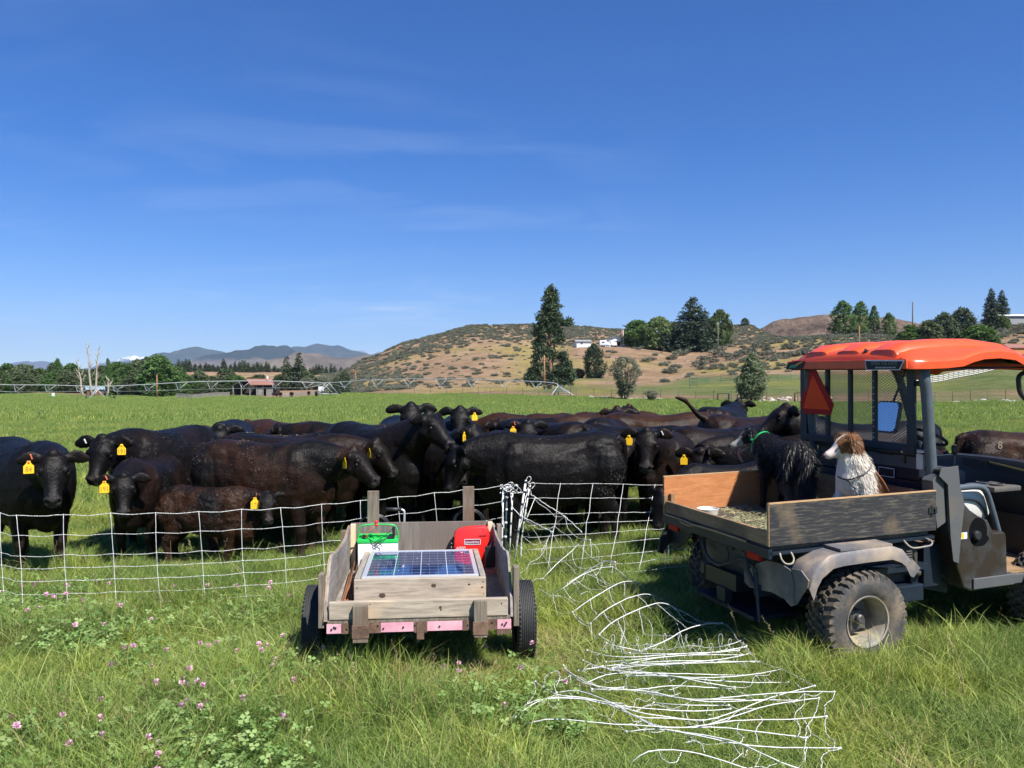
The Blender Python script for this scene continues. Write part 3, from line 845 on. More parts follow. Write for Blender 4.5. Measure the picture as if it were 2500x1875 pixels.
# ------------------------------------------------------------------ sagebrush
def sage_proto(seed):
    rnd = random.Random(seed); V=[];F=[];C=[]; cen=[]
    for _ in range(60):
        a = rnd.uniform(0,6.28); r = rnd.random()**.5*.8
        cen.append((r*math.cos(a), r*math.sin(a), .12+ .62*rnd.random()*(1-r*.55)))
    leaves(V, F, C, cen, [.24]*60, .17, 9, rnd, up=.7, elong=2.2)
    return leaf_mesh('foliage', V, F, C, m_sage)
SAGE = [sage_proto(i) for i in range(4)]
def scatter(name, protos, pts, rot, scl, idx):
    """one object whose points each carry a copy of one of the protos"""
    col = bpy.data.collections.new(name + ' kinds')
    for i, p in enumerate(protos):
        o = bpy.data.objects.new('%s kind %03d' % (name, i), p); col.objects.link(o)
    me = bpy.data.meshes.new(name); n_ = len(pts)
    me.vertices.add(n_); me.vertices.foreach_set('co', np.asarray(pts, np.float32).reshape(-1))
    a = me.attributes.new('rot', 'FLOAT_VECTOR', 'POINT'); a.data.foreach_set('vector', np.asarray(rot, np.float32).reshape(-1))
    a = me.attributes.new('scl', 'FLOAT_VECTOR', 'POINT'); a.data.foreach_set('vector', np.asarray(scl, np.float32).reshape(-1))
    a = me.attributes.new('idx', 'INT', 'POINT'); a.data.foreach_set('value', np.asarray(idx, np.int32))
    me.update()
    o = bpy.data.objects.new(name, me); COL.objects.link(o)
    ng = bpy.data.node_groups.new(name, 'GeometryNodeTree')
    ng.interface.new_socket('Geometry', in_out='INPUT', socket_type='NodeSocketGeometry')
    ng.interface.new_socket('Geometry', in_out='OUTPUT', socket_type='NodeSocketGeometry')
    N, L = ng.nodes, ng.links
    gi = N.new('NodeGroupInput'); go = N.new('NodeGroupOutput')
    iop = N.new('GeometryNodeInstanceOnPoints'); ci = N.new('GeometryNodeCollectionInfo')
    ci.inputs['Collection'].default_value = col
    ci.inputs['Separate Children'].default_value = True; ci.inputs['Reset Children'].default_value = True
    def na(nm, ty):
        q = N.new('GeometryNodeInputNamedAttribute'); q.data_type = ty; q.inputs['Name'].default_value = nm
        return q.outputs['Attribute']
    L.new(gi.outputs[0], iop.inputs['Points']); L.new(ci.outputs[0], iop.inputs['Instance'])
    iop.inputs['Pick Instance'].default_value = True
    L.new(na('idx','INT'), iop.inputs['Instance Index']); L.new(na('rot','FLOAT_VECTOR'), iop.inputs['Rotation'])
    L.new(na('scl','FLOAT_VECTOR'), iop.inputs['Scale'])
    L.new(iop.outputs[0], go.inputs[0])
    md = o.modifiers.new('scatter', 'NODES'); md.node_group = ng
    tag(o, kind='stuff'); return o
# sage on the hills, a mass nobody could count
N = 42000
px_ = rng.uniform(780, 2900, N); Y_ = rng.uniform(225, 580, N)
X_ = (px_-1250)/FP*Y_; soil_, yel_, lush_ = cover(X_, Y_); Z_ = zt(X_, Y_)
py_ = HZ - (Z_-CAMH)/Y_*FP
crest = np.interp(px_, [850,900,1000,1150,1250,1300,1420,1500,1560,1640,1750,1820,1900,2000,2100,2600], [900,876,831,795,790,788,795,803,810,815,812,793,818,826,826,790])
d_ = py_-crest
dens = np.where(px_ < 1600, np.interp(d_, [-5,0,25,45,75,130], [1,1,.75,.24,.11,.09]), np.interp(d_, [-5,0,25,60,130],[.8,.7,.3,.16,.12]))
dens = np.where(px_ < 1010, np.maximum(dens, .42), dens)*.85
dens = dens*(.5+1.0*np.clip(.5+_vnoise(X_,Y_,28,71)*2.2,0,1.3))
dens = np.where((px_>1380)&(px_<1780)&(py_>845), dens*.15, dens)
keep = (rng.random(N) < dens)&(soil_ > .5)
X_, Y_, Z_ = X_[keep], Y_[keep], Z_[keep]; n_ = len(X_)
s = rng.uniform(.35, 1.0, n_)**1.2*1.75
scatter('sagebrush', SAGE, np.stack([X_,Y_,Z_-.15],-1), np.stack([np.zeros(n_),np.zeros(n_),rng.uniform(0,6.28,n_)],-1), np.stack([s,s,s*.85],-1), rng.integers(0,4,n_))
print('sage', n_)
# the larger bushes on the near slope, one by one (photo px, row, size)
bush = [(1578,884,26),(1590,880,22),(1620,893,24),(1640,878,26),(1648,900,30),(1660,868,34),(1672,862,24),(1637,911,36),(1708,893,34),(1718,880,30),(1712,902,26),(1742,885,26),
        (1752,899,32),(1748,866,36),(1766,870,30),(1760,856,26),(1780,880,20),(1796,872,30),(1812,866,34),(1830,860,34),(1845,852,30),(1790,894,22),(1820,884,28),(1858,868,26),
        (1872,856,24),(1884,880,26),(1896,874,22),(1925,852,34),(1942,850,22),(1955,868,30),(1905,893,18),(2030,846,34),(2062,848,30),(2090,842,34),(2104,836,24),(1880,866,28),(1572,852,20),(1510,905,16),
        (1738,902,22),(1600,868,16),(1690,858,16)]
BG = 'single sagebrush bushes on the slope above the pasture'
for i, (bx, by, bs) in enumerate(bush):
    Ys = np.linspace(150, 330, 200); row = HZ - (zt((bx-1250)/FP*Ys, Ys)-CAMH)/Ys*FP
    Yb = float(Ys[np.argmin(np.abs(row-by))]); o = bpy.data.objects.new('sagebrush_bush', SAGE[i%4]); COL.objects.link(o)
    o.location = LP(bx, Yb); s = bs/FP*Yb/1.7; o.scale = (s*1.1, s*1.1, s*.85); o.rotation_euler = (0,0,i*1.7)
    tag(o, 'gray green sagebrush bush on the dry slope, %s' % ('left of the spruce foot' if bx < 1640 else 'below the largest spruce' if bx < 1760 else 'behind the young tree' if bx < 1870 else 'left of the canopy corner' if bx < 2000 else 'just above the orange canopy'), 'bush', BG)

# ================================================================== GRASS
m_grass, n, l, b = mat('grass blades')
b.inputs['Roughness'].default_value = .5; b.inputs['Specular IOR Level'].default_value = .22
vc = n.new('ShaderNodeVertexColor'); vc.layer_name = 'lc'
sp = n.new('ShaderNodeSeparateColor'); l.new(vc.outputs[0], sp.inputs[0])
geo = n.new('ShaderNodeNewGeometry')
r1 = lramp(sp.outputs[0], [(0,(.030,.090,.018)),(.36,(.138,.230,.043)),(.70,(.295,.375,.096)),(1,(.50,.51,.21))])
big = lramp(lnoise(.22, 4, .6), [(.35,(.80,.92,.80)),(.5,(1,1,1)),(.65,(1.22,1.12,1.03))])
med = lramp(lnoise(1.25, 3, .6), [(.33,(.66,.80,.80)),(.50,(1,1,1)),(.66,(1.34,1.20,.95))])
mm = n.new('ShaderNodeMix'); mm.data_type = 'RGBA'; mm.blend_type = 'MULTIPLY'; mm.inputs[0].default_value = 1
l.new(r1, mm.inputs[6]); l.new(big, mm.inputs[7])
mm2 = n.new('ShaderNodeMix'); mm2.data_type = 'RGBA'; mm2.blend_type = 'MULTIPLY'; mm2.inputs[0].default_value = 1
l.new(mm.outputs[2], mm2.inputs[6]); l.new(med, mm2.inputs[7])
dry = lmix(sp.outputs[1], mm2.outputs[2], (.40,.33,.16))
l.new(dry, b.inputs['Base Color'])
tr = n.new('ShaderNodeBsdfTranslucent'); ms = n.new('ShaderNodeMixShader'); ms.inputs[0].default_value = .32
hs_ = n.new('ShaderNodeHueSaturation'); hs_.inputs['Value'].default_value = 1.45; hs_.inputs['Hue'].default_value = .488; hs_.inputs['Saturation'].default_value = 1.05
l.new(dry, hs_.inputs['Color']); l.new(hs_.outputs[0], tr.inputs[0])
l.new(b.outputs[0], ms.inputs[1]); l.new(tr.outputs[0], ms.inputs[2]); l.new(ms.outputs[0], n['Material Output'].inputs[0])
m_clover = leafmat('clover leaves', (.10,.19,.045), (.18,.29,.080), (.30,.40,.15), trans=.35)
m_pink = leafmat('pink clover blossom', (.50,.22,.34), (.68,.40,.52), (.80,.65,.70), trans=.2)
m_seed = leafmat('ripe grass heads', (.22,.17,.09), (.34,.28,.15), (.45,.38,.22), trans=.2)

def blades(seed, n_bl, size, h, w, lean=.5, dry=.06, segs=3, hvar=.4, tone=None):
    """a patch of bent blades; colour: r = tone, g = dryness"""
    rnd = random.Random(seed); V=[];F=[];C=[]
    for _ in range(n_bl):
        x, y = rnd.uniform(-size, size), rnd.uniform(-size, size)
        a = rnd.uniform(0, 6.28); hh = h*rnd.uniform(1-hvar, 1+hvar*.7); ww = w*rnd.uniform(.7,1.3)
        ln = lean*rnd.uniform(.25, 1.3)
        dx, dy = math.cos(a), math.sin(a); sx, sy = -dy, dx
        q = rnd.uniform(0,6.28); sx, sy = math.cos(q), math.sin(q)
        isdry = 1.0 if rnd.random() < dry else rnd.random()*.12
        tn = rnd.betavariate(2.2, 2.6) if tone is None else min(1,max(0,rnd.gauss(tone,.15)))
        b0 = len(V)
        for k in range(segs+1):
            t = k/segs
            off = ln*hh*t*t
            z = hh*(t - .28*ln*t*t*t)
            wd = ww*(1-t**1.6)*.5 + (.0003)
            if k < segs:
                V.append((x+dx*off-sx*wd, y+dy*off-sy*wd, z)); V.append((x+dx*off+sx*wd, y+dy*off+sy*wd, z))
            else: V.append((x+dx*off, y+dy*off, z))
        for k in range(segs):
            i = b0+2*k
            if k < segs-1: F.append((i,i+1,i+3,i+2))
            else: F.append((i,i+1,i+2))
            C.append((tn, isdry))
    me = bpy.data.meshes.new('blades'); me.from_pydata(V, [], F)
    ca = me.color_attributes.new('lc','FLOAT_COLOR','CORNER'); arr = []
    for f, c in zip(F, C): arr += [c[0], c[1], 0, 1]*len(f)
    ca.data.foreach_set('color', arr); me.materials.append(m_grass)
    return me
G_near = [blades(100+i, 190, .17, .150, .0040, 1.0, .04) for i in range(4)] + \
         [blades(110+i, 120, .17, .23, .0046, .85, .04) for i in range(3)] + \
         [blades(120, 60, .16, .26, .0058, 1.1, .04, segs=4, tone=.62), blades(121, 120, .15, .15, .0045, 1.1, .65)]
m = len(G_near)
def pts_wedge(y0, y1, dens, pad=1.12, side=.6):
    n0 = int(dens*(y1*y1-y0*y0)*.625*pad + dens*side*2*(y1-y0))
    Y = np.sqrt(rng.uniform(y0*y0, y1*y1, n0)); X = rng.uniform(-1,1,n0)*(.625*Y*pad+side)
    return X, Y
X_, Y_ = pts_wedge(3.0, 13.0, 66)
n_ = len(X_)
tall = _vnoise(X_,Y_,.9,21)+_vnoise(X_,Y_,.35,22)*.6
px_ = 1250+FP*X_/Y_
idx = np.where(tall > .22, rng.integers(4,8,n_), rng.integers(0,4,n_))
dryp = (_vnoise(X_,Y_,.8,25) > .27)
idx = np.where(dryp & (rng.random(n_) < .5), 8, idx)
idx = np.where(rng.random(n_) < .04, 7, idx)
hs2 = .78+.5*np.clip(tall+.3,0,1)+rng.uniform(-.12,.12,n_)
# the grass lies lower where the net has been thrown down, taller round the wheels and under the fence line
pile = ((px_>1150)&(px_<2080)&(Y_<6.3)&(Y_>3.9))
hs2 = np.where(pile, hs2*.66, hs2)
hs2 = np.where((px_>1900)&(Y_<5.9)&(Y_>4.9), hs2*1.45, hs2)
hs2 = np.where((px_>700)&(px_<1340)&(Y_<5.5)&(Y_>4.75), hs2*1.3, hs2)
hs2 = np.where((X_<-.9)&(Y_>8.2), hs2*.8, hs2)
tilt = rng.normal(0,.12,(n_,2))
scatter('grass', G_near, np.stack([X_,Y_,zt(X_,Y_)-.01],-1), np.stack([tilt[:,0],tilt[:,1],rng.uniform(0,6.28,n_)],-1), np.stack([np.ones(n_),np.ones(n_),hs2],-1)*rng.uniform(.9,1.15,(n_,1)), idx)
print('near grass', n_)
G_mid = [blades(140+i, 170, .42, .20, .011, .6, .05, segs=2) for i in range(4)] + [blades(146, 120, .42, .24, .013, .6, .35, segs=2)]
X_, Y_ = pts_wedge(12.6, 46, 7.0, side=1)
n_ = len(X_); idx = np.where(rng.random(n_)<.08, 4, rng.integers(0,4,n_))
hv = .8+.6*np.clip(_vnoise(X_,Y_,4,31)+.35,0,1)
scatter('grass', G_mid, np.stack([X_,Y_,zt(X_,Y_)-.02],-1), np.stack([rng.normal(0,.1,n_),rng.normal(0,.1,n_),rng.uniform(0,6.28,n_)],-1), np.stack([np.ones(n_),np.ones(n_),hv],-1), idx)
print('mid grass', n_)
G_far = [blades(160+i, 190, 1.35, .32, .05, .5, .03, segs=1, hvar=.5) for i in range(4)]
X_, Y_ = pts_wedge(45, 262, .42, side=3)
_, _, lu = cover(X_, Y_); k = lu > .3; X_, Y_ = X_[k], Y_[k]
n_ = len(X_); hv = .7+.8*np.clip(_vnoise(X_,Y_,9,33)+.3,0,1)
scatter('grass', G_far, np.stack([X_,Y_,zt(X_,Y_)-.05],-1), np.stack([np.zeros(n_),np.zeros(n_),rng.uniform(0,6.28,n_)],-1), np.stack([np.ones(n_),np.ones(n_),hv],-1), rng.integers(0,4,n_))
print('far grass', n_)

# clover: leaves and pink heads among the grass
def clover_leaf_patch(seed, n_l=26, size=.16):
    rnd = random.Random(seed); V=[];F=[];C=[]
    for _ in range(n_l):
        x,y = rnd.uniform(-size,size), rnd.uniform(-size,size); z = rnd.uniform(.05,.17)
        tiltv = Vector((rnd.gauss(0,.35), rnd.gauss(0,.35), 1)).normalized(); a0 = rnd.uniform(0,6.28); L = rnd.uniform(.014,.026)
        t1 = tiltv.orthogonal().normalized(); t2 = tiltv.cross(t1); tn = rnd.random()
        for k in range(3):
            a = a0+k*2.094; d = t1*math.cos(a)+t2*math.sin(a); sd_ = tiltv.cross(d); p = Vector((x,y,z)); b0 = len(V)
            V.extend([tuple(p), tuple(p+d*L*.55+sd_*L*.42), tuple(p+d*L), tuple(p+d*L*.55-sd_*L*.42)]); F.append((b0,b0+1,b0+2,b0+3)); C.append(tn)
    return leaf_mesh('clover leaves', V, F, C, m_clover)
def clover_head(seed):
    rnd = random.Random(seed); V=[];F=[];C=[]
    h = rnd.uniform(.14,.22)
    for _ in range(46):
        d = Vector((rnd.gauss(0,1),rnd.gauss(0,1),rnd.gauss(.35,1))).normalized(); p = Vector((0,0,h))+d*.0045
        s_ = d.orthogonal().normalized()*.0028; e = p+d*rnd.uniform(.007,.011)+Vector((0,0,.002)); b0=len(V)
        V.extend([tuple(p-s_),tuple(p+s_),tuple(e+s_*.8),tuple(e-s_*.8)]); F.append((b0,b0+1,b0+2,b0+3)); C.append(rnd.random())
    me = leaf_mesh('clover head', V, F, C, m_pink)
    return me
CLV = [clover_leaf_patch(i) for i in range(3)] + [clover_head(10+i) for i in range(3)]
X_, Y_ = pts_wedge(3.3, 8.5, 85)
px_ = 1250+FP*X_/Y_; py_ = HZ+CAMH*FP/Y_
dn = np.clip(_vnoise(X_,Y_,.7,41)*2.4+.35,0,1)
left = np.clip((1180-px_)/300,0,1)*np.clip((py_-1440)/160,.0,1)
mid = .55*np.clip((py_-1580)/200,0,1)*np.clip((1900-px_)/400,0,1)
k = rng.random(len(X_)) < dn*np.maximum(left, mid)
X_, Y_ = X_[k], Y_[k]; n_ = len(X_)
head = rng.random(n_) < .27
idx = np.where(head, rng.integers(3,6,n_), rng.integers(0,3,n_))
s = np.where(head, rng.uniform(.95,1.35,n_), rng.uniform(.9,1.35,n_))
scatter('clover', CLV, np.stack([X_,Y_,zt(X_,Y_)],-1), np.stack([rng.normal(0,.1,n_),rng.normal(0,.1,n_),rng.uniform(0,6.28,n_)],-1), np.stack([s,s,s],-1), idx)
print('clover', n_, head.sum())
# seed heads on tall stalks
def seed_stalk(seed, h=.42):
    rnd = random.Random(seed); V=[];F=[];C=[]
    a = rnd.uniform(0,6.28); ln = rnd.uniform(.05,.14); pts = []
    for k in range(7):
        t=k/6; pts.append(Vector((math.cos(a)*ln*t*t, math.sin(a)*ln*t*t, h*t)))
    for k in range(6):
        b0=len(V); w=.0012
        V.extend([(pts[k].x-w,pts[k].y,pts[k].z),(pts[k].x+w,pts[k].y,pts[k].z),(pts[k+1].x+w,pts[k+1].y,pts[k+1].z),(pts[k+1].x-w,pts[k+1].y,pts[k+1].z)]); F.append((b0,b0+1,b0+2,b0+3)); C.append(.3)
    for _ in range(34):
        t = rnd.uniform(.72,1.0); p = pts[-1]*1.0; p = pts[4].lerp(pts[6], (t-.66)/.34)
        d = Vector((rnd.gauss(0,1),rnd.gauss(0,1),1.2)).normalized(); s_=d.orthogonal().normalized()*.0022; e=p+d*rnd.uniform(.008,.02); b0=len(V)
        V.extend([tuple(p-s_),tuple(p+s_),tuple(e+s_*.5),tuple(e-s_*.5)]); F.append((b0,b0+1,b0+2,b0+3)); C.append(rnd.random())
    return leaf_mesh('seed stalk', V, F, C, m_seed)
ST = [seed_stalk(i, .30+.05*i) for i in range(4)]
X_, Y_ = pts_wedge(4.0, 10.5, 9)
px_ = 1250+FP*X_/Y_
w = np.clip(_vnoise(X_,Y_,1.3,51)*3+.2,0,1); w = np.where((Y_>5.0)&(Y_<5.6)&(px_>740)&(px_<1330), 1.0, w*.6)
k = rng.random(len(X_)) < w; X_,Y_=X_[k],Y_[k]; n_=len(X_)
s = rng.uniform(.6,1.0,n_)
scatter('seed_grass', ST, np.stack([X_,Y_,zt(X_,Y_)],-1), np.stack([rng.normal(0,.12,n_),rng.normal(0,.12,n_),rng.uniform(0,6.28,n_)],-1), np.stack([s,s,s],-1), rng.integers(0,4,n_))
# ================================================================== ANIMALS: shared body tools
def loft(mb, spec, n=18, power=2.3, caps=True):
    """spec: list of (centre, half width, half height, side dir, up dir)"""
    rgs = []
    for (c, hw, hh, s, u) in spec:
        c = Vector(c); rg = []
        for j in range(n):
            q = 2*math.pi*j/n; cq, sq = math.cos(q), math.sin(q)
            cx = math.copysign(abs(cq)**(2/power), cq); sx = math.copysign(abs(sq)**(2/power), sq)
            rg.append(c + Vector(s)*(hw*cx) + Vector(u)*(hh*sx))
        rgs.append(rg)
    mb.rings(rgs, caps=caps)
def limb(mb, pts, n=14):
    """pts: (x,y,z, r_fore-aft, r_side)"""
    ps = [Vector(p[:3]) for p in pts]; rgs = []
    for i, p in enumerate(pts):
        t = (ps[min(i+1,len(ps)-1)]-ps[max(i-1,0)]).normalized()
        s = Vector((0,1,0)) - t*t.y; s.normalize(); f = s.cross(t)
        ra, rb = p[3], (p[4] if len(p) > 4 else p[3])
        rgs.append([ps[i] + f*(ra*math.cos(2*math.pi*j/n)) + s*(rb*math.sin(2*math.pi*j/n)) for j in range(n)])
    mb.rings(rgs)
def grow(name, mb, voxel, smooth_it=5, subdiv=0):
    """fuses the overlapping forms into one continuous skin and returns the mesh"""
    me = mb.mesh(name, [], fix=True)
    o = bpy.data.objects.new(name, me); COL.objects.link(o)
    r = o.modifiers.new('fuse', 'REMESH'); r.mode = 'VOXEL'; r.voxel_size = voxel; r.use_smooth_shade = True
    s = o.modifiers.new('soften', 'SMOOTH'); s.factor = .5; s.iterations = smooth_it
    dg = bpy.context.evaluated_depsgraph_get(); dg.update()
    out = bpy.data.meshes.new_from_object(o.evaluated_get(dg))
    bpy.data.objects.remove(o); bpy.data.meshes.remove(me)
    out.name = name
    out.polygons.foreach_set('use_smooth', [True]*len(out.polygons))
    return out
def getco(me):
    a = np.empty(len(me.vertices)*3, np.float32); me.vertices.foreach_get('co', a); return a.reshape(-1,3).astype(float)
def setco(me, a): me.vertices.foreach_set('co', a.astype(np.float32).reshape(-1)); me.update()
def n3(P_, s, seed):
    """cheap 3-D value noise from three planar ones"""
    return (_vnoise(P_[:,0]+P_[:,2]*.7, P_[:,1]-P_[:,2]*.4, s, seed) + _vnoise(P_[:,1]*1.1, P_[:,2]+P_[:,0]*.3, s, seed+1) + _vnoise(P_[:,2]*.9+9, P_[:,0]-P_[:,1]*.5, s, seed+2))/1.5

def cowmat():
    m, n, l, b = mat('black cattle hide')
    b.inputs['Roughness'].default_value = .46; b.inputs['Specular IOR Level'].default_value = .16
    b.inputs['Sheen Weight'].default_value = .0; b.inputs['Sheen Roughness'].default_value = .4
    vc = n.new('ShaderNodeVertexColor'); vc.layer_name = 'hide'
    t = n.new('ShaderNodeTexCoord'); mp_ = n.new('ShaderNodeMapping'); mp_.inputs['Scale'].default_value = (1,1,.35)
    l.new(t.outputs['Object'], mp_.inputs[0])
    nt = n.new('ShaderNodeTexNoise'); nt.inputs['Scale'].default_value = 26; nt.inputs['Detail'].default_value = 7; nt.inputs['Roughness'].default_value = .7
    l.new(mp_.outputs[0], nt.inputs['Vector'])
    mr = n.new('ShaderNodeMapRange'); mr.inputs[1].default_value = .3; mr.inputs[2].default_value = .7; mr.inputs[3].default_value = .62; mr.inputs[4].default_value = 1.45
    l.new(nt.outputs['Fac'], mr.inputs[0])
    x = n.new('ShaderNodeMix'); x.data_type = 'RGBA'; x.blend_type = 'MULTIPLY'; x.inputs[0].default_value = 1
    l.new(vc.outputs[0], x.inputs[6]); l.new(mr.outputs[0], x.inputs[7]); l.new(x.outputs[2], b.inputs['Base Color'])
    sp_ = n.new('ShaderNodeMapRange'); sp_.inputs[3].default_value = .36; sp_.inputs[4].default_value = .60
    l.new(nt.outputs['Fac'], sp_.inputs[0]); l.new(sp_.outputs[0], b.inputs['Roughness'])
    n2 = n.new('ShaderNodeTexNoise'); n2.inputs['Scale'].default_value = 90; n2.inputs['Detail'].default_value = 3
    l.new(mp_.outputs[0], n2.inputs['Vector'])
    bp = n.new('ShaderNodeBump'); bp.inputs['Strength'].default_value = .55; bp.inputs['Distance'].default_value = .01
    l.new(n2.outputs['Fac'], bp.inputs['Height'])
    bp2 = n.new('ShaderNodeBump'); bp2.inputs['Strength'].default_value = .5; bp2.inputs['Distance'].default_value = .03
    n4 = n.new('ShaderNodeTexNoise'); n4.inputs['Scale'].default_value = 7; n4.inputs['Detail'].default_value = 4
    l.new(t.outputs['Object'], n4.inputs['Vector']); l.new(n4.outputs['Fac'], bp2.inputs['Height'])
    l.new(bp.outputs[0], bp2.inputs['Normal']); l.new(bp2.outputs[0], b.inputs['Normal'])
    return m
m_cow = cowmat()
m_eye = simple('dark wet eye', (.012,.008,.006), .08, spec=.8)
m_tag = simple('yellow ear tag plastic', (.85,.50,.012), .45)
m_tagred = simple('coral ear button', (.80,.18,.10), .4)
m_tagwhite = simple('white ear clip', (.75,.75,.72), .4)
m_ink = simple('faded marker ink', (.22,.13,.03), .7)
m_brand = simple('pale healed brand', (.26,.19,.14), .7)
m_straw = leafmat('dry straw', (.36,.30,.15), (.52,.45,.24), (.66,.60,.36), trans=.15)

def cow_mesh(seed, neck=(0,12), head=(0,-38), nlen=.44, brown=.2, voxel=.017, tail_up=False, calf=False, wooly=0.0, ears=(1,1), legs=None):
    """neck: (yaw, pitch) degrees in body axes; head: (yaw, pitch). Body faces +X, hooves on z=0, withers 1.30"""
    rnd = random.Random(seed); mb = MB(); S = Vector((0,1,0)); U = Vector((0,0,1))
    j = lambda a: 1+rnd.gauss(0,a)
    fat = j(.03)
    deep = .06 if calf else 0
    wd = .80 if calf else 1.0
    T = [(-.79,1.14,.98,.09),(-.755,1.225,.90,.17),(-.68,1.275,.76,.25),(-.55,1.30,.65,.295),(-.40,1.285,.56,.31),(-.20,1.265,.50,.345),
         (.02,1.255,.47,.365),(.22,1.265,.455,.350),(.38,1.285,.46,.315),(.50,1.30,.49,.28),(.62,1.28,.54,.24),(.73,1.22,.62,.18),(.79,1.12,.72,.11)]
    loft(mb, [((x,0,(a+b)/2+deep/2*(1 if abs(x)<.6 else .5)), w*fat*wd, (a-b)/2-deep/2, S, U) for x,a,b,w in T], 22, 2.35)
    # hip bones, shoulder blades, brisket
    for s in (1,-1):
        mb.ball((-.47, s*.18*wd, 1.10), .13, 12, sc3=(1.7,.72,.95)); mb.ball((.42, s*.165*wd, .95), .22, 12, sc3=(.85,.66,1.25))
        mb.ball((-.60, s*.19*wd, .93), .22, 12, sc3=(.95,.62,1.2))
    mb.ball((.60,0,.64), .19, 12, sc3=(1,.78,1.0)); mb.ball((.70,0,.78), .17, 12, sc3=(.9,.7,1.2))
    # legs
    lg = legs or [(rnd.uniform(-.09,.09)) for _ in range(4)]
    for k, s in enumerate((1,-1)):
        dx = lg[k]
        limb(mb, [(.42,s*.175*wd,.98,.155,.075),(.44,s*.18*wd,.76,.13,.075),(.42+dx*.3,s*.175*wd,.58,.10,.078),(.43+dx*.6,s*.165*wd,.40,.068,.062),(.435+dx*.7,s*.16*wd,.345,.070,.064),(.42+dx*.8,s*.16*wd,.26,.052,.048),(.41+dx*.95,s*.16*wd,.12,.048,.048),(.42+dx,s*.16*wd,.075,.052,.052),(.445+dx,s*.16*wd,.03,.064,.056),(.45+dx,s*.16*wd,0,.068,.060)])
        dx = lg[2+k]
        limb(mb, [(-.58,s*.16*wd,1.05,.20,.105),(-.56,s*.18*wd,.85,.20,.10),(-.50+dx*.2,s*.19*wd,.68,.185,.10),(-.56+dx*.4,s*.18*wd,.54,.12,.075),(-.645+dx*.6,s*.165*wd,.44,.082,.062),(-.655+dx*.6,s*.16*wd,.385,.072,.056),(-.635+dx*.75,s*.16*wd,.28,.054,.049),(-.61+dx*.95,s*.16*wd,.12,.050,.049),(-.595+dx,s*.16*wd,.075,.052,.052),(-.57+dx,s*.16*wd,.03,.064,.056),(-.565+dx,s*.16*wd,0,.066,.058)])
    # tail
    if tail_up:
        tp = [(-.74,0,1.24,.045),(-.82,.02,1.28,.036),(-.89,.04,1.35,.030),(-.95,.06,1.42,.024),(-1.00,.07,1.47,.034),(-1.08,.09,1.50,.030),(-1.14,.10,1.51,.016)]
    else:
        sw = rnd.uniform(-.06,.06)
        tp = [(-.74,0,1.23,.05),(-.82,0,1.19,.042),(-.845,sw*.3,1.05,.030),(-.85,sw*.6,.80,.024),(-.845,sw,.60,.028),(-.84,sw*1.2,.48,.045),(-.84,sw*1.3,.36,.040),(-.84,sw*1.3,.30,.014)]
    mb.tube([p[:3] for p in tp], [max(.017,p[3]) for p in tp], 8)
    # neck
    ny, npi = R(neck[0]), R(neck[1]); hy, hp = R(head[0]), R(head[1])
    nb = Vector((.60,0,1.08)); nd = Vector((math.cos(npi)*math.cos(ny), math.cos(npi)*math.sin(ny), math.sin(npi)))
    f = Vector((math.cos(hp)*math.cos(hy), math.cos(hp)*math.sin(hy), math.sin(hp)))
    poll = nb + nd*nlen
    sv = Vector((-math.sin(hy), math.cos(hy), 0)); uv = f.cross(sv).normalized()
    if uv.z < 0 and abs(head[1]) < 89: uv = -uv
    c0 = Vector((.42,0,1.0)); c3 = poll - f*.0 - uv*.06
    b1 = Vector((.66,0,1.06)); b2 = poll - nd*.13 - uv*.05
    spec = []
    NW = [.25,.225,.190,.160,.132,.112]; NH = [.29,.285,.25,.21,.175,.145]
    if calf: NW = [w*.82 for w in NW]; NH = [h*.84 for h in NH]
    for k in range(6):
        t = k/5; p = c0*(1-t)**3 + b1*3*t*(1-t)**2 + b2*3*t*t*(1-t) + c3*t**3
        d = (b1-c0)*3*(1-t)**2 + (b2-b1)*6*t*(1-t) + (c3-b2)*3*t*t; d.normalize()
        s_ = Vector((0,0,1)).cross(d); s_ = s_.normalized() if s_.length > .05 else S.copy(); u_2 = d.cross(s_)
        spec.append((p, NW[k], NH[k], s_, u_2))
    loft(mb, spec, 18, 2.1)
    # head
    hs = .90 if not calf else .92
    HR = [(-.075,.085,.07,-.005),(-.04,.118,.10,.0),(.03,.132,.132,-.01),(.10,.137,.146,-.02),(.16,.130,.142,-.027),(.22,.106,.124,-.036),(.28,.085,.104,-.046),(.33,.076,.090,-.054),(.375,.075,.082,-.06),(.415,.079,.078,-.064),(.445,.074,.068,-.066),(.465,.056,.050,-.067)]
    loft(mb, [(poll + f*(a*hs) + uv*(o*hs), w*hs, h*hs, sv, uv) for a,w,h,o in HR], 20, 2.45)
    mb.ball(poll + uv*.080*hs - f*.012, .074*hs, 10, sc3=(1,1,1))          # poll
    for s in (1,-1):
        mb.ball(poll + f*.145*hs + sv*s*.104*hs + uv*.050*hs, .044*hs, 8)     # brow
        mb.ball(poll + f*.09*hs + sv*s*.075*hs - uv*.085*hs, .085*hs, 8)       # jaw
        mb.ball(poll + f*.418*hs + sv*s*.046*hs - uv*.036*hs, .041*hs, 8)     # nostril wing
    earroot = []
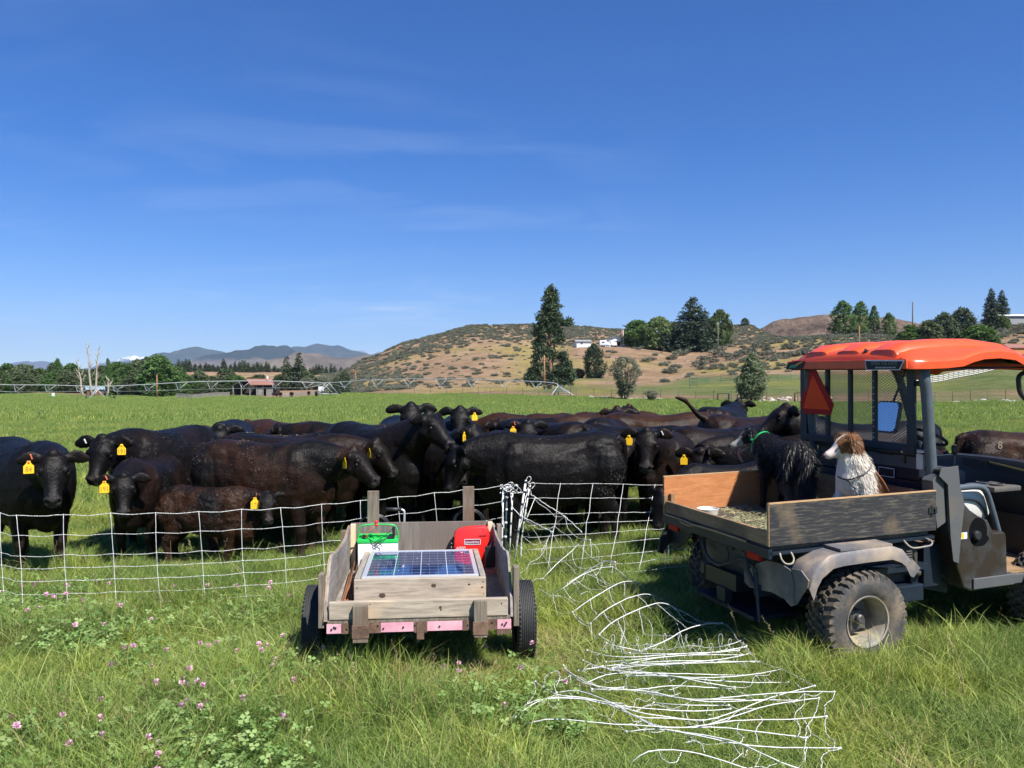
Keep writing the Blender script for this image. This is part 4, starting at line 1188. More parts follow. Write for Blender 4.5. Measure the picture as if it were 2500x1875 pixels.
    for q, s in enumerate((1,-1)):
        er = ears[q]
        d = (sv*s*1.0 - f*.10*er + Vector((0,0,.16 if er > .5 else -.3))).normalized()
        r0 = poll + sv*s*.10*hs + uv*.035 - f*.005
        fh = Vector((f.x,f.y,0)).normalized() if abs(f.z) < .98 else uv.copy(); pl = fh*1.0 + f*.15; pl = (pl - d*pl.dot(d)).normalized(); w2 = d.cross(pl)
        EL = [(0,.034,.034),(.04,.052,.028),(.085,.068,.024),(.13,.068,.020),(.172,.049,.018),(.205,.022,.016)]
        loft(mb, [(r0+d*a+w2*0 - Vector((0,0,a*a*1.3)), hw, hh, w2, pl) for a,hw,hh in EL], 12, 2.0)
        earroot.append((r0 + d*.10 - Vector((0,0,.012)), d, pl))
    me = grow('body', mb, voxel, 4)
    co = getco(me)
    H0 = np.array(poll); F_ = np.array(f); S_ = np.array(sv); U_ = np.array(uv)
    loc = co - H0; la, lsd, lu = loc@F_, loc@S_, loc@U_
    onhead = (la > .0)&(la < .60)&(np.abs(lsd) < .175)&(lu > -.24)&(lu < .18)
    for s in (1,-1):     # nostrils, eye sockets, mouth line
        d2 = ((la-.455*hs)/.022)**2+((lsd-s*.047*hs)/.018)**2+((lu+.040*hs)/.018)**2
        co -= (np.exp(-d2)*onhead)[:,None]*F_*.034
        d2 = ((la-.165*hs)/.030)**2+((lsd-s*.130*hs)/.035)**2+((lu-.018)/.020)**2
        co -= (np.exp(-d2)*onhead)[:,None]*S_*s*.014
    mouth = np.exp(-((lu+.112*hs)/.008)**2)*np.clip((la-.34)/.04,0,1)*onhead
    co -= mouth[:,None]*F_*.010
    co -= (mouth*np.sign(lsd))[:,None]*S_*.006
    # ribs, flank hollow, muscle and coat unevenness
    nn = n3(co, .22, seed)*.018 + n3(co, .08, seed+7)*.006
    if wooly: nn += n3(co, .03, seed+9)*.012*wooly
    nrm = np.empty(len(me.vertices)*3, np.float32); me.vertices.foreach_get('normal', nrm); nrm = nrm.reshape(-1,3)
    body = ~(onhead)
    co += nrm*(nn*np.where(body,1,.35))[:,None]
    hol = np.exp(-((co[:,0]+.33)/.10)**2-((co[:,2]-1.06)/.10)**2)
    co[:,1] -= np.sign(co[:,1])*hol*.035
    rib = np.sin(co[:,0]*2*math.pi/.105)*np.exp(-((co[:,0]-.02)/.22)**2-((co[:,2]-.86)/.20)**2)*.0018
    co[:,1] += np.sign(co[:,1])*rib
    setco(me, co)
    # colour of the hide, with muzzle gloss and nostril shade painted in
    bl = np.array([.0042,.0035,.0034]); br = np.array([.030,.0125,.0058]); gr = np.array([.050,.043,.043])
    nb_ = np.clip(n3(co, .35, seed+20)*1.6+n3(co,.09,seed+21)*.8+brown*1.25-.12, 0, 1)
    low = np.clip((1.0-co[:,2])*.7, 0, .5)*brown
    k = np.clip((nb_*brown*1.5+low)*np.where(onhead,.35,1), 0, 1)[:,None]
    col = bl*(1-k) + br*k
    muz = np.clip((la-.405*hs)/.04,0,1)*np.clip((lu+.16)/.03,0,1)*onhead  # grey nose pad, lightened further to paint in its glossy highlight
    col = col*(1-muz[:,None]*.75)+gr*muz[:,None]*.75
    brow = np.clip(1-np.abs(la-.2)/.2,0,1)*onhead*.0
    for s in (1,-1):
        d2 = ((la-.455*hs)/.024)**2+((lsd-s*.047*hs)/.020)**2+((lu+.040*hs)/.020)**2
        k2 = (np.exp(-d2)*onhead)[:,None]; col = col*(1-k2)+np.array([.003,.002,.002])*k2  # shade inside the nostrils put into the colour
    hoof = np.clip((.055-co[:,2])/.02,0,1)[:,None]; col = col*(1-hoof)+np.array([.03,.026,.022])*hoof
    dirt = (np.clip(.45-co[:,2],0,.45)/.45*np.clip(n3(co,.07,seed+30)*2+.3,0,1)*.35)[:,None]
    col = col*(1-dirt)+np.array([.09,.075,.055])*dirt
    ca = me.color_attributes.new('hide','FLOAT_COLOR','POINT')
    ca.data.foreach_set('color', np.concatenate([col, np.ones((len(col),1))],1).astype(np.float32).reshape(-1))
    me.materials.append(m_cow)
    eyes = [poll + f*.163*hs + sv*s*.121*hs + uv*.018 for s in (1,-1)]
    return me, dict(poll=poll, f=f, sv=sv, uv=uv, ears=earroot, eyes=eyes)

m_coat, n, l, b = mat('short cattle hair')
vc = n.new('ShaderNodeVertexColor'); vc.layer_name = 'hide'
l.new(vc.outputs[0], b.inputs['Base Color']); b.inputs['Roughness'].default_value = .45; b.inputs['Specular IOR Level'].default_value = .26
def short_coat(me, n_, L, parent, seed):
    r_ = np.random.default_rng(seed); npl = len(me.polygons)
    A = np.empty(npl, np.float32); me.polygons.foreach_get('area', A)
    C_ = np.empty(npl*3, np.float32); me.polygons.foreach_get('center', C_); C_ = C_.reshape(-1,3)
    N_ = np.empty(npl*3, np.float32); me.polygons.foreach_get('normal', N_); N_ = N_.reshape(-1,3)
    fv = np.array([p.vertices[0] for p in me.polygons])
    hc = np.empty(len(me.vertices)*4, np.float32); me.color_attributes['hide'].data.foreach_get('color', hc); hc = hc.reshape(-1,4)
    w = A*(C_[:,2] > .06); pick = r_.choice(npl, n_, p=(w/w.sum()).astype(float)/float((w/w.sum()).astype(float).sum()))
    P0 = C_[pick] + r_.normal(0,.005,(n_,3)); Nn = N_[pick]
    swirl = np.stack([_vnoise(P0[:,0],P0[:,2],.16,k+seed) for k in range(3)], -1)
    fl = np.array([-1.0,0,-.55]) + swirl*1.6
    d = Nn*.42 + fl + r_.normal(0,.16,(n_,3)); d -= Nn*np.minimum(0,(d*Nn).sum(1))[:,None]; d /= np.linalg.norm(d,axis=1)[:,None]
    s = np.cross(d, Nn + r_.normal(0,.3,(n_,3))); s /= np.linalg.norm(s,axis=1)[:,None]
    ll = L*r_.uniform(.5,1.3,(n_,1)); wd = r_.uniform(.0012,.0026,(n_,1))
    a = P0-Nn*.003; V = np.empty((n_*3,3)); V[0::3] = a-s*wd; V[1::3] = a+s*wd; V[2::3] = a+d*ll
    m_ = bpy.data.meshes.new('hair'); m_.vertices.add(n_*3); m_.vertices.foreach_set('co', V.astype(np.float32).reshape(-1))
    m_.loops.add(n_*3); m_.loops.foreach_set('vertex_index', np.arange(n_*3)); m_.polygons.add(n_)
    m_.polygons.foreach_set('loop_start', np.arange(n_)*3); m_.polygons.foreach_set('loop_total', np.full(n_,3)); m_.update(calc_edges=True)
    col = hc[fv[pick]]*r_.uniform(.6,1.9,(n_,1)); col[:,3] = 1
    ca = m_.color_attributes.new('hide','FLOAT_COLOR','POINT'); ca.data.foreach_set('color', np.repeat(col,3,0).astype(np.float32).reshape(-1))
    m_.materials.append(m_coat); o = bpy.data.objects.new('hair', m_); COL.objects.link(o); o.parent = parent
    return o
def tag_plate(w, h):
    """the flag-shaped plate: narrow neck above, square cornered below; in the XZ plane, thickness along Y"""
    pts = [(-.16*w,0),(.16*w,0),(.20*w,-.16*h),(.34*w,-.28*h),(.5*w,-.40*h),(.5*w,-.96*h),(.46*w,-h),(-.46*w,-h),(-.5*w,-.96*h),(-.5*w,-.40*h),(-.34*w,-.28*h),(-.20*w,-.16*h)]
    return MB().prism(pts, -.0015, .0015)
COWG = 'black cattle crowded behind the netting fence'
def add_cow(px, Y, yaw, s, label, seed, neck=(0,12), head=(0,-38), tagside=None, num=None, tagturn=0, clip=None, name='black_cow', group=COWG, z=None, visible_head=True, tagsize=1.0, brand=None, straw=0, dx=0, dz=0, **kw):
    """px, Y: where the middle of the body stands; yaw: heading in degrees, 0 = right, -90 = towards the camera"""
    me, h = cow_mesh(seed, neck, head, **kw)
    p = P(px, 950, Y); base = land(p.x, Y) if z is None else z
    e = empty(name, (p.x, Y, base-.01), (0,0,R(yaw)), label, 'calf' if 'calf' in name else 'cow', group)
    e.scale = (s*.94,s,s)
    o = bpy.data.objects.new('body', me); COL.objects.link(o); o.parent = e
    if kw.get('voxel', .017) < .0145: short_coat(me, 52000, .030 if kw.get('wooly') else .017, e, seed)
    elif Y < 11.5: short_coat(me, 22000, .020, e, seed)
    if visible_head:
        for q in h['eyes']:
            MB().ball(q, .0215, 12).build('eye', m_eye, e, True)
    if tagside:
        ti = 0 if tagside == 'left' else 1
        r0, d, pl = h['ears'][ti]
        Rz = Matrix.Rotation(-R(yaw), 3, 'Z')      # world to body
        # the plate hangs straight down and faces along the head, turned a little
        fl = h['f'].copy(); fl.z = 0; fl.normalize(); fl = Matrix.Rotation(R(tagturn), 3, 'Z') @ fl
        xd = Vector((0,0,1)).cross(fl).normalized()*(-1)
        M = Matrix.Identity(4); ydir = fl; zdir = Vector((0,0,1))
        xd = ydir.cross(zdir)
        for i, a in enumerate((xd, ydir, zdir)):
            for k in range(3): M[k][i] = a[k]
        M.translation = r0 + pl*.028 - Vector((0,0,.02))
        w_, h_ = .085*tagsize/s, .115*tagsize/s
        t = tag_plate(w_, h_).build('ear_tag', m_tag, e); t.matrix_local = M
        MB().ball((0,.004,-.012), .011, 8, sc3=(1,.5,1)).build('button', m_tagred if clip == 'red' else m_tag, t, True)
        if num:
            N = Matrix.Translation((0,.0022,-.70*h_)) @ Matrix.Rotation(math.pi,4,'Z') @ Matrix.Rotation(R(90),4,'X')
            nt = text_obj('number', num, .60*h_, m_ink, t, N, .0004, sx=.8)
    if clip:
        ti = 1 if tagside == 'left' else 0
        if clip == 'red': ti = 1-ti
        r0, d, pl = h['ears'][ti]; q = r0 + pl*.03 + Vector((0,0,.012 if clip!='red' else .02)) - d*.02
        mb = MB(); mb.box((-.006,-.006,-.024),(.006,.006,.024), ch=.002)
        c_ = mb.build('ear_clip', m_tagred if clip == 'red' else m_tagwhite, e); c_.location = q; c_.rotation_euler = (R(20),R(15),0)
    if brand:
        N = Matrix.Translation(brand[1]) @ Matrix.Rotation(R(90), 4, 'X')
        text_obj('brand_mark', brand[0], .11, m_brand, e, Matrix.Translation((brand[1][0], brand[1][1], brand[1][2])) @ Matrix.Rotation(R(brand[2]),4,'Z') @ Matrix.Rotation(R(90),4,'X'), .0012)
    if straw:
        rnd = random.Random(seed+5); V=[];F=[];C=[]
        vsn = getco(me); top = vsn[(vsn[:,2]>1.2)&(np.abs(vsn[:,1])<.12)&(vsn[:,0]<.3)&(vsn[:,0]>-.5)]
        for _ in range(straw):
            q = Vector(top[rnd.randrange(len(top))])+Vector((0,0,.006)); a = rnd.uniform(0,3.14); L = rnd.uniform(.02,.06); dv = Vector((math.cos(a),math.sin(a),rnd.gauss(0,.1)))*L; w = Vector((-math.sin(a),math.cos(a),0))*.003
            b0=len(V); V.extend([tuple(q-w),tuple(q+w),tuple(q+dv+w),tuple(q+dv-w)]); F.append((b0,b0+1,b0+2,b0+3)); C.append(rnd.random())
        so_ = bpy.data.objects.new('straw_bits', leaf_mesh('straw_bits', V, F, C, m_straw)); COL.objects.link(so_); so_.parent = e; so_['kind'] = 'stuff'
    return e, me

# ================================================================== THE HERD
C = add_cow
C(62, 8.3, -42, 1.05, 'black cow at the far left facing the camera with yellow tag 84 in its ear', 1, (-10,8), (-20,-50), 'right', '84', 0, 'red', brown=.12, voxel=.0115)
C(402, 9.9, -101, 1.10, 'large black cow with yellow tag 191 behind a young one, second from the left', 2, (0,10), (10,-48), 'left', '191', 20, 'white', brown=.15, voxel=.0115)
C(358, 8.95, -83, .88, 'young black cow with tag 191, standing in front of the larger 191', 3, (6,2), (18,-52), 'right', '191', 0, 'red', brown=.25, voxel=.0115)
C(512, 8.42, -8, .68, 'small woolly brown black calf with yellow tag 176 turning its face to the camera', 4, (-12,8), (-60,-46), 'right', '176', 0, 'red', name='black_calf', brown=.62, calf=True, wooly=1, voxel=.013, group='calves in the herd')
C(650, 9.0, -8, 1.02, 'big side-on cow with a brownish flank behind the small calf, head to the right', 5, (-6,4), (-14,-30), 'right', None, 60, brown=.42, voxel=.0115)
C(712, 9.75, -4, 1.03, 'black cow whose head and edge-on tag show right of the big side-on cow', 6, (-2,8), (-16,-38), 'right', None, 60, brown=.25)
C(912, 10.3, -45, 1.12, 'tall black cow with raised head looking right, above the front of the trailer', 7, (6,34), (14,-30), 'left', '17', -25, brown=.08)
C(985, 11.7, -75, 1.15, 'black cow with raised poll and spread ears right behind the tall one looking right', 8, (-5,42), (-8,-48), brown=.05)
C(1090, 10.9, -72, 1.02, 'black cow with tag 39 and its head pointing down right, above the trailer', 9, (12,32), (42,-42), 'right', '39', 10, brown=.08)
C(1120, 13.0, -85, 1.12, 'black cow at the back with an orange tag hanging from a raised ear', 10, (0,38), (-5,-45), 'left', None, 20, brown=.05)
C(1262, 12.1, -84, 1.05, 'black cow facing the camera with yellow tag 109, behind the side-on black cow', 11, (4,28), (4,-56), 'right', '109', 0, 'red', brown=.05)
C(1345, 9.3, 184, 1.07, 'sleek black cow standing side-on in the middle with its head lowered to the left', 12, (10,0), (18,-64), brown=.04, voxel=.0115)
C(1318, 13.6, 8, 1.10, 'brown-backed cow in the back row, left of the pair of raised ears', 13, brown=.75, brand=('3',(-.3,0,1.3),0) and None)
C(1335, 11.6, 128, 1.10, 'black rump in the middle row behind the side-on black cow', 14, brown=.25)
C(1392, 13.9, 12, 1.12, 'reddish back row cow with its raised head to the right', 15, (0,32), (0,-30), brown=.6)
C(1483, 12.7, 70, 1.10, 'dark brown cow seen from behind between two long brown backs', 16, (10,30), (20,-20), brown=.5)
C(1452, 10.7, 100, 1.05, 'black cow rump just behind the hindquarters of the side-on black cow', 17, brown=.1)
C(1598, 13.1, 0, 1.14, 'long brown-backed cow at the rear, right of centre', 18, brown=.9)
C(1640, 10.25, -121, 1.05, 'black cow with a pale nose facing the camera right of the side-on black cow', 19, (8,24), (16,-50), 'right', None, 0, 'white', brown=.30, voxel=.0115)
C(1835, 11.9, 22, 1.15, 'cow holding its tail up in the air', 21, brown=.45, tail_up=True)
C(1762, 14.6, 60, 1.20, 'dark humped back of the farthest cow, right of the raised tail', 22, (0,25), (0,-35), brown=.15, clip='white')
C(1772, 10.6, 16, 1.07, 'black back in the row behind the cow with the lowered tagged head', 23, brown=.15)
C(1878, 9.75, 188, 1.02, 'black cow with lowered head and plain yellow tag just above the orange tailboard wall', 24, (30,0), (66,-68), 'right', None, 0, brown=.2, voxel=.0115)
C(1775, 8.75, 196, .84, 'low black head at the left end of the farm vehicle bed', 25, (15,-22), (20,-62), name='black_calf', group='calves in the herd', calf=True, brown=.05)
C(2118, 10.1, 181, 1.13, 'cow in profile with its nose raised to the left, body behind the wire screen', 26, (0,40), (4,-24), brown=.3)
C(1850, 11.0, 100, 1.08, 'brown rump left of the cow with the raised nose', 27, brown=.4)
C(1945, 9.1, 158, .95, 'dark calf back below the raised nose, beside the shaggy black dog', 28, brown=.15, name='black_calf', group='calves in the herd', calf=True)
C(2519, 9.4, -2, 1.07, 'brown cow at the right edge with a pale brand on its hip', 30, brown=.7, brand=('8',(-.52,-.285,1.14),0))
C(2225, 9.0, 55, .95, 'cow showing a round yellow tag beside the steering wheel', 31, (-25,0), (-40,-40), 'right', None, 0, brown=.4)
C(560, 12.0, -78, 1.08, 'black cow with lowered broad head and tag at the back left, facing the camera', 32, (0,16), (8,-66), 'right', '53', 0, brown=.15)
C(700, 12.9, 142, 1.06, 'reddish brown back at the left rear of the herd', 33, brown=.95)
C(690, 10.5, 2, 1.02, 'dark back sprinkled with straw behind the big side-on cow', 34, brown=.4, straw=60)
C(1120, 10.4, 152, 1.0, 'black rump mostly hidden behind the lowered head of the side-on cow', 35, (0,-5), (0,-60), brown=.1)
C(860, 11.6, 175, 1.08, 'brown-black back between the straw-covered back and the tall cow', 36, brown=.45)
for (px, Y, yaw, sc__, lab, sd_, br_) in ((1195, 11.0, -105, 1.0, 'black legs and chest showing behind the belly of the side-on black cow', 40, .1),
    (1050, 12.6, -50, 1.08, 'black back wedged between the raised heads above the trailer', 41, .15),
    (1255, 10.5, 178, .98, 'dark cow directly behind the side-on black cow', 42, .2),
    (1545, 11.5, 165, 1.05, 'dark flank behind the cow with the pale nose', 43, .3),
    (800, 10.9, -10, .98, 'black cow hidden behind the neck of the big side-on cow', 45, .1),
    (1010, 11.2, -120, 1.0, 'black legs in the shade behind the right tall stake of the trailer', 46, .1),
    (1300, 14.9, 170, 1.1, 'brown back at the very rear, left of the raised ears', 48, .7),
    (1500, 15.2, 10, 1.1, 'reddish back at the very rear, left of the raised tail', 49, .8)):
    C(px, Y, yaw, sc__, lab, sd_, (0,0), (0,-50), brown=br_, voxel=.02)
# cattle far across the field by the barn
far_me, _ = cow_mesh(50, (0,-30), (0,-70), voxel=.03, brown=.4)
for i, (px, Y, a, lab) in enumerate([(487,256,0,'tiny far cow standing left of the barn'),(516,258,170,'tiny far cow beside the pale fence left of the barn'),(559,256,30,'tiny far cow just left of the barn'),(672,252,10,'larger of the tiny far cows right of the barn'),(685,254,120,'tiny far cow touching the one right of the barn'),(712,250,80,'tiny far cow alone between barn and sprinkler tower'),(754,248,90,'tiny far cow nearest the second sprinkler tower')]):
    e = empty('far_cow', LP(px, Y), (0,0,R(a)), lab, 'cow', 'cattle far across the field')
    e.scale = (1.15,1.15,1.15); o = bpy.data.objects.new('body', far_me); COL.objects.link(o); o.parent = e
# ================================================================== NETTING FENCE
m_string = simple('white twisted polywire', (.72,.72,.70), .6, col2=(.26,.27,.28), nscale=120, contrast=(.52,.60), detail=1)
m_strut = simple('white plastic strut', (.80,.80,.78), .5, noise=.3, nscale=30)
m_post_navy = simple('dark blue fence post', (.030,.055,.085), .45, noise=.3, nscale=20)
m_post_white = simple('scuffed white fence post', (.75,.75,.73), .45, noise=.35, nscale=35)
rf = random.Random(12)
def wob(pts, amp, rnd=rf, step=.05):
    """subdivide a polyline smoothly and shake it a little"""
    pts = [Vector(p) for p in pts]; out = []
    for i in range(len(pts)-1):
        p0 = pts[max(i-1,0)]; p1 = pts[i]; p2 = pts[i+1]; p3 = pts[min(i+2,len(pts)-1)]
        n_ = max(2, int((p2-p1).length/step))
        for k in range(n_):
            t = k/n_
            q = .5*((2*p1)+(-p0+p2)*t+(2*p0-5*p1+4*p2-p3)*t*t+(-p0+3*p1-3*p2+p3)*t*t*t)
            out.append(q + Vector((rnd.gauss(0,1), rnd.gauss(0,1), rnd.gauss(0,1)))*amp)
    out.append(pts[-1]); return out
e = empty('netting_fence', (0,0,0), (0,0,0), 'taut white netting fence from the left edge to the posts beside the trailer', 'fence')
top = [(-260,1246),(-120,1247),(0,1252),(40,1258),(155,1256),(270,1254),(380,1252),(485,1249),(590,1244),(685,1240),(785,1231),(880,1222),(970,1213),(1060,1203),(1130,1196),(1225,1186)]
ztop = .826
T3 = [Pz(a, q, ztop) for a, q in top]
# level the slack: keep heights real
ZS = [.826, .663, .497, .394, .291, .184, .094, .0]
def fence_pt(i, z):      # i: float index along the top line
    a = int(min(i, len(T3)-1.001)); t = i-a; q = T3[a].lerp(T3[a+1], t)
    drift = (ztop-z)*.07
    return Vector((q.x+drift, q.y-drift*.2, z))
for k, z in enumerate(ZS[:-1]):
    mb = MB(); pts = []
    for i in range(len(T3)):
        pts.append(fence_pt(i, z))
        if i < len(T3)-1:
            m_ = fence_pt(i+.5, z); m_.z -= .012 if k < 3 else .006; pts.append(m_)
    mb.tube(wob(pts, .0014, step=.06), .0021 if k else .0027, 5)
    mb.build('strand', m_string, e, True)
for i in range(len(T3)-1):
    mb = MB(); sx_ = rf.uniform(-.02,.02)
    pts = [fence_pt(i, z)+Vector((sx_*math.sin((ztop-z)*3.6), 0, 0)) for z in ZS]
    mb.tube(wob(pts, .0008, step=.05), .0024, 5)
    for z in ZS[:-1]:
        q = fence_pt(i, z)+Vector((sx_*math.sin((ztop-z)*3.6), 0, 0)); mb.ball(q, .0050, 6)
    mb.build('vertical_strut', m_strut, e, True)

# right-hand run: leans and sags
e2 = empty('netting_fence', (0,0,0), (0,0,0), 'leaning white electric netting fence running right from the post cluster towards the farm vehicle', 'fence')
def rp(px, k):
    """k-th strand at photo column px, measured on the photo"""
    rows0 = [1179,1217,1256,1283,1313,1343,1378,1404,1428]       # at px 1290
    rows1 = [1184,1215,1249,1268,1289,1313,1341,1362,1384]      # at px 1640
    zz = [.83,.70,.57,.47,.37,.27,.17,.08,.02]
    t = (px-1290)/350.0; row = lerp(rows0[k], rows1[k], t); 
    Yb = lerp(8.0, 8.05, t) - (1-zz[k])*0.0
    Yk = min(8.75 - (.83-zz[k])*1.0, (CAMH-.03)*FP/(row-HZ))
    return P(px, row, Yk)
for k in range(9):
    pts = []
    for j in range(11):
        px = 1288+j*40
        q = rp(px, k); q.z += rf.uniform(-.006,.006); pts.append(q)
    mb = MB(); mb.tube(wob(pts, .0018, step=.07), .0024, 5); mb.build('strand', m_string, e2, True)
for (xa, xb) in [(1368,1330),(1446,1412),(1522,1486),(1598,1560),(1648,1625)]:
    mb = MB(); pts = [rp(lerp(xa, xb, k/8)+rf.uniform(-2,2), k) for k in range(9)]
    mb.tube(wob(pts, .001, step=.06), .0025, 5)
    for q in pts: mb.ball(q, .0050, 6)
    mb.build('vertical_strut', m_strut, e2, True)

# the cluster of posts where the two runs meet
def fpost(name, px0, y0, px1, y1, Y, m_, r_, label):
    a = P(px0, y0, Y); b_ = P(px1, y1, Y)
    dz = a.z - b_.z; k = (a.z+.02)/max(dz,.01); low = a.lerp(b_, k)      # carry on into the soil
    ee = empty(name, (low.x, low.y, 0), (0,0,0), label, 'fence post')
    mb = MB(); o = Vector((low.x, low.y, 0)); mb.tube([a-o, (a.lerp(low,.5))-o, low-o-Vector((0,0,.1))], r_, 10); mb.build('pole', m_, ee, True)
    for t in (.02,.13,.27,.42,.58):
        mb = MB(); q = a.lerp(low, t)-o; mb.lathe([(r_*.9,-.012),(r_*1.45,-.010),(r_*1.45,.010),(r_*.9,.012)], 10, M=Matrix.Translation(q) @ Matrix.Rotation(R(90),4,'Y'))
        mb.build('clip', m_post_white if m_ is m_post_navy else m_post_navy, ee, True)
    mb = MB(); q = a-o; mb.tube(wob([q, q+Vector((.02,.0,.03)), q+Vector((.045,-.01,.035)), q+Vector((.05,0,.0)), q+Vector((.02,0,-.03))], .002, step=.01), .004, 6); mb.build('twine_knot', m_string, ee, True)
    return ee
fpost('fence_post', 1238, 1186, 1233, 1340, 8.30, m_post_navy, .0105, 'dark blue netting post in the cluster beside the trailer')
fpost('fence_post', 1229, 1196, 1225, 1345, 8.25, m_post_white, .008, 'leftmost thin white netting post in the cluster beside the trailer')
fpost('fence_post', 1252, 1192, 1244, 1345, 8.40, m_post_white, .008, 'white netting post just right of the dark blue post')
fpost('fence_post', 1284, 1172, 1257, 1350, 8.55, m_post_white, .0115, 'thickest leaning white post at the right of the cluster')
fpost('fence_post', 1293, 1186, 1268, 1345, 8.6, m_post_white, .007, 'thin white post leaning beside the thickest one')
fpost('fence_post', 1636, 1180, 1632, 1330, 8.7, m_post_white, .007, 'white netting post behind the left end of the farm vehicle bed')
e3 = empty('twine_tangle', (0,0,0), (0,0,0), 'knotted loops of white twine tying the post cluster together', 'twine')
mb = MB()
for pl_ in ([(1222,1184,8.18),(1232,1194,8.18),(1245,1188,8.23),(1255,1196,8.28),(1270,1203,8.48),(1290,1195,8.68),(1295,1182,8.78),(1288,1178,8.68)],
            [(1226,1190,8.18),(1238,1200,8.18),(1250,1194,8.28),(1244,1184,8.23),(1232,1184,8.18),(1224,1188,8.18)],
            [(1250,1200,8.28),(1262,1204,8.38),(1280,1200,8.58),(1294,1188,8.78)],
            [(1296,1206,8.68),(1330,1230,8.58),(1380,1262,8.38),(1420,1300,8.0)],
            [(1250,1178,8.28),(1258,1186,8.33),(1272,1196,8.48),(1262,1204,8.48)],
            [(1247,1210,8.23),(1251,1236,8.18),(1266,1255,8.18),(1300,1275,8.08),(1350,1300,6.9)],
            [(1228,1200,8.18),(1226,1240,8.13),(1230,1290,8.08)],[(1290,1190,8.68),(1280,1235,8.48),(1270,1290,8.38)]):
    mb.tube(wob([P(*q) for q in pl_], .0035, step=.03), .0045, 5)
for i in range(16):
    c_ = P(rf.uniform(1222,1262), rf.uniform(1182,1206), 8.25); mb.ball(c_, rf.uniform(.006,.012), 6)
mb.build('twine', m_string, e3, True)

# ------------------------------------------------------------------ the netting pulled down and gathered in the grass
e4 = empty('collapsed_netting', (0,0,0), (0,0,0), 'white electric netting lying in loose bowed folds on the grass between trailer and farm vehicle', 'netting')
def C7(x, y): return (1180+.4159*x, 1400+.4159*y)
arcs = [ # photo pixels, height of the two ends and of the bow
 ([(1305,1218),(1288,1261),(1276,1290),(1274,1318),(1272,1360)], .55, .12),
 ([(1379,1261),(1354,1284),(1336,1320),(1312,1364)], .50, .12),
 ([(1441,1318),(1420,1322),(1396,1345),(1358,1378),(1325,1412)], .34, .13),
 ([(1502,1373),(1482,1369),(1450,1384),(1422,1402),(1385,1424)], .30, .13),
 ([C7(*q) for q in ((410,125),(470,85),(540,35),(600,0),(680,-30),(760,-40))], .15, .30),
 ([C7(*q) for q in ((525,228),(610,165),(700,110),(790,60),(850,46),(905,54),(940,76))], .15, .30),
 ([C7(*q) for q in ((632,292),(690,235),(770,185),(850,145),(940,122),(1000,130),(1045,150))], .14, .28),
 ([C7(*q) for q in ((680,360),(740,300),(820,252),(900,215),(970,188),(1030,174),(1080,180),(1140,210),(1200,240))], .13, .27),
 ([C7(*q) for q in ((915,455),(1000,425),(1090,385),(1160,342),(1220,318),(1310,296),(1400,292))], .14, .22)]
struts = []
def lift(pix, zend, zmid):
    n_ = len(pix); out = []
    for i, (a, q) in enumerate(pix):
        t = i/(n_-1); z = zend + (zmid-zend)*math.sin(math.pi*t)
        out.append(Pz(a, q, z))
    return out
def lift_lin(pix, z0, z1):
    n_ = len(pix); return [Pz(a, q, lerp(z0, z1, i/(n_-1))) for i, (a, q) in enumerate(pix)]
struts.append(lift_lin(arcs[0][0], .70, .10)); struts.append(lift_lin(arcs[1][0], .55, .10)); struts.append(lift_lin(arcs[2][0], .46, .10)); struts.append(lift_lin(arcs[3][0], .40, .10))
for a_ in arcs[4:]: struts.append(lift(*a_))
n_arc = len(struts)
pile = [
 [(610,452),(740,485),(870,490),(1050,480),(1200,470),(1400,462),(1545,425)],[(585,512),(680,548),(780,568),(880,580),(1050,586),(1200,590),(1520,598)],
 [(725,412),(800,430),(930,455)],[(700,545),(900,525),(1060,516),(1200,512),(1400,516),(1620,520)],[(840,600),(1000,600),(1150,606),(1300,612),(1450,606),(1600,590),(1755,562)],
 [(600,645),(720,595),(850,585),(1000,594),(1150,610),(1370,630),(1580,640),(1790,640)],[(470,540),(520,600),(600,645),(750,675),(950,690),(1080,715),(1200,740),(1500,740),(1840,745)],
 [(305,635),(360,675),(450,715),(620,735),(800,775),(1050,800),(1250,808),(1450,795)],[(105,930),(170,840),(260,765),(380,735),(560,735),(760,765),(900,840),(1100,850),(1300,860),(1450,820),(1700,725),(1945,660)],
 [(200,995),(220,915),(300,870),(450,855),(700,880),(900,890),(1160,905),(1480,865),(1800,855),(2015,840)],[(560,572),(620,560),(700,545)],[(640,680),(900,682),(1100,660),(1300,668),(1475,678)],
 [(440,715),(650,740),(850,820),(1020,900),(1300,960),(1500,1000),(1700,1020),(2095,1025)],[(840,930),(1000,915),(1200,935),(1450,980),(1600,1040),(1750,1110),(1870,1150)],
 [(830,1150),(920,1070),(1030,1035),(1200,1045),(1350,1080),(1560,1150)],[(900,840),(1030,895),(1200,905),(1400,905),(1700,940),(1900,965)],[(1280,900),(1500,830),(1700,770),(1970,732)],
 [(970,680),(1100,725),(1300,740),(1500,720),(1850,695),(2060,695)],[(720,520),(900,505),(1200,480),(1520,478)],[(800,545),(1000,530),(1300,525),(1600,515)],[(730,560),(1000,500),(1300,470),(1540,432)],
 [(1000,760),(1200,772),(1440,775)],[(110,920),(200,835),(300,762),(420,728),(600,742),(820,790)],[(860,468),(1100,472),(1350,462),(1500,452)],[(760,560),(950,540),(1150,528),(1420,500),(1560,470)],
 [(1340,440),(1440,420),(1535,385)],[(480,560),(560,615),(680,665),(820,672)],[(950,705),(1120,725),(1330,752),(1700,742)],[(430,700),(560,690),(760,760),(900,812),(1150,852),(1290,864)],[(820,560),(1100,600),(1300,640),(1475,668)],[(1500,1000),(1620,1050),(1760,1118)]]
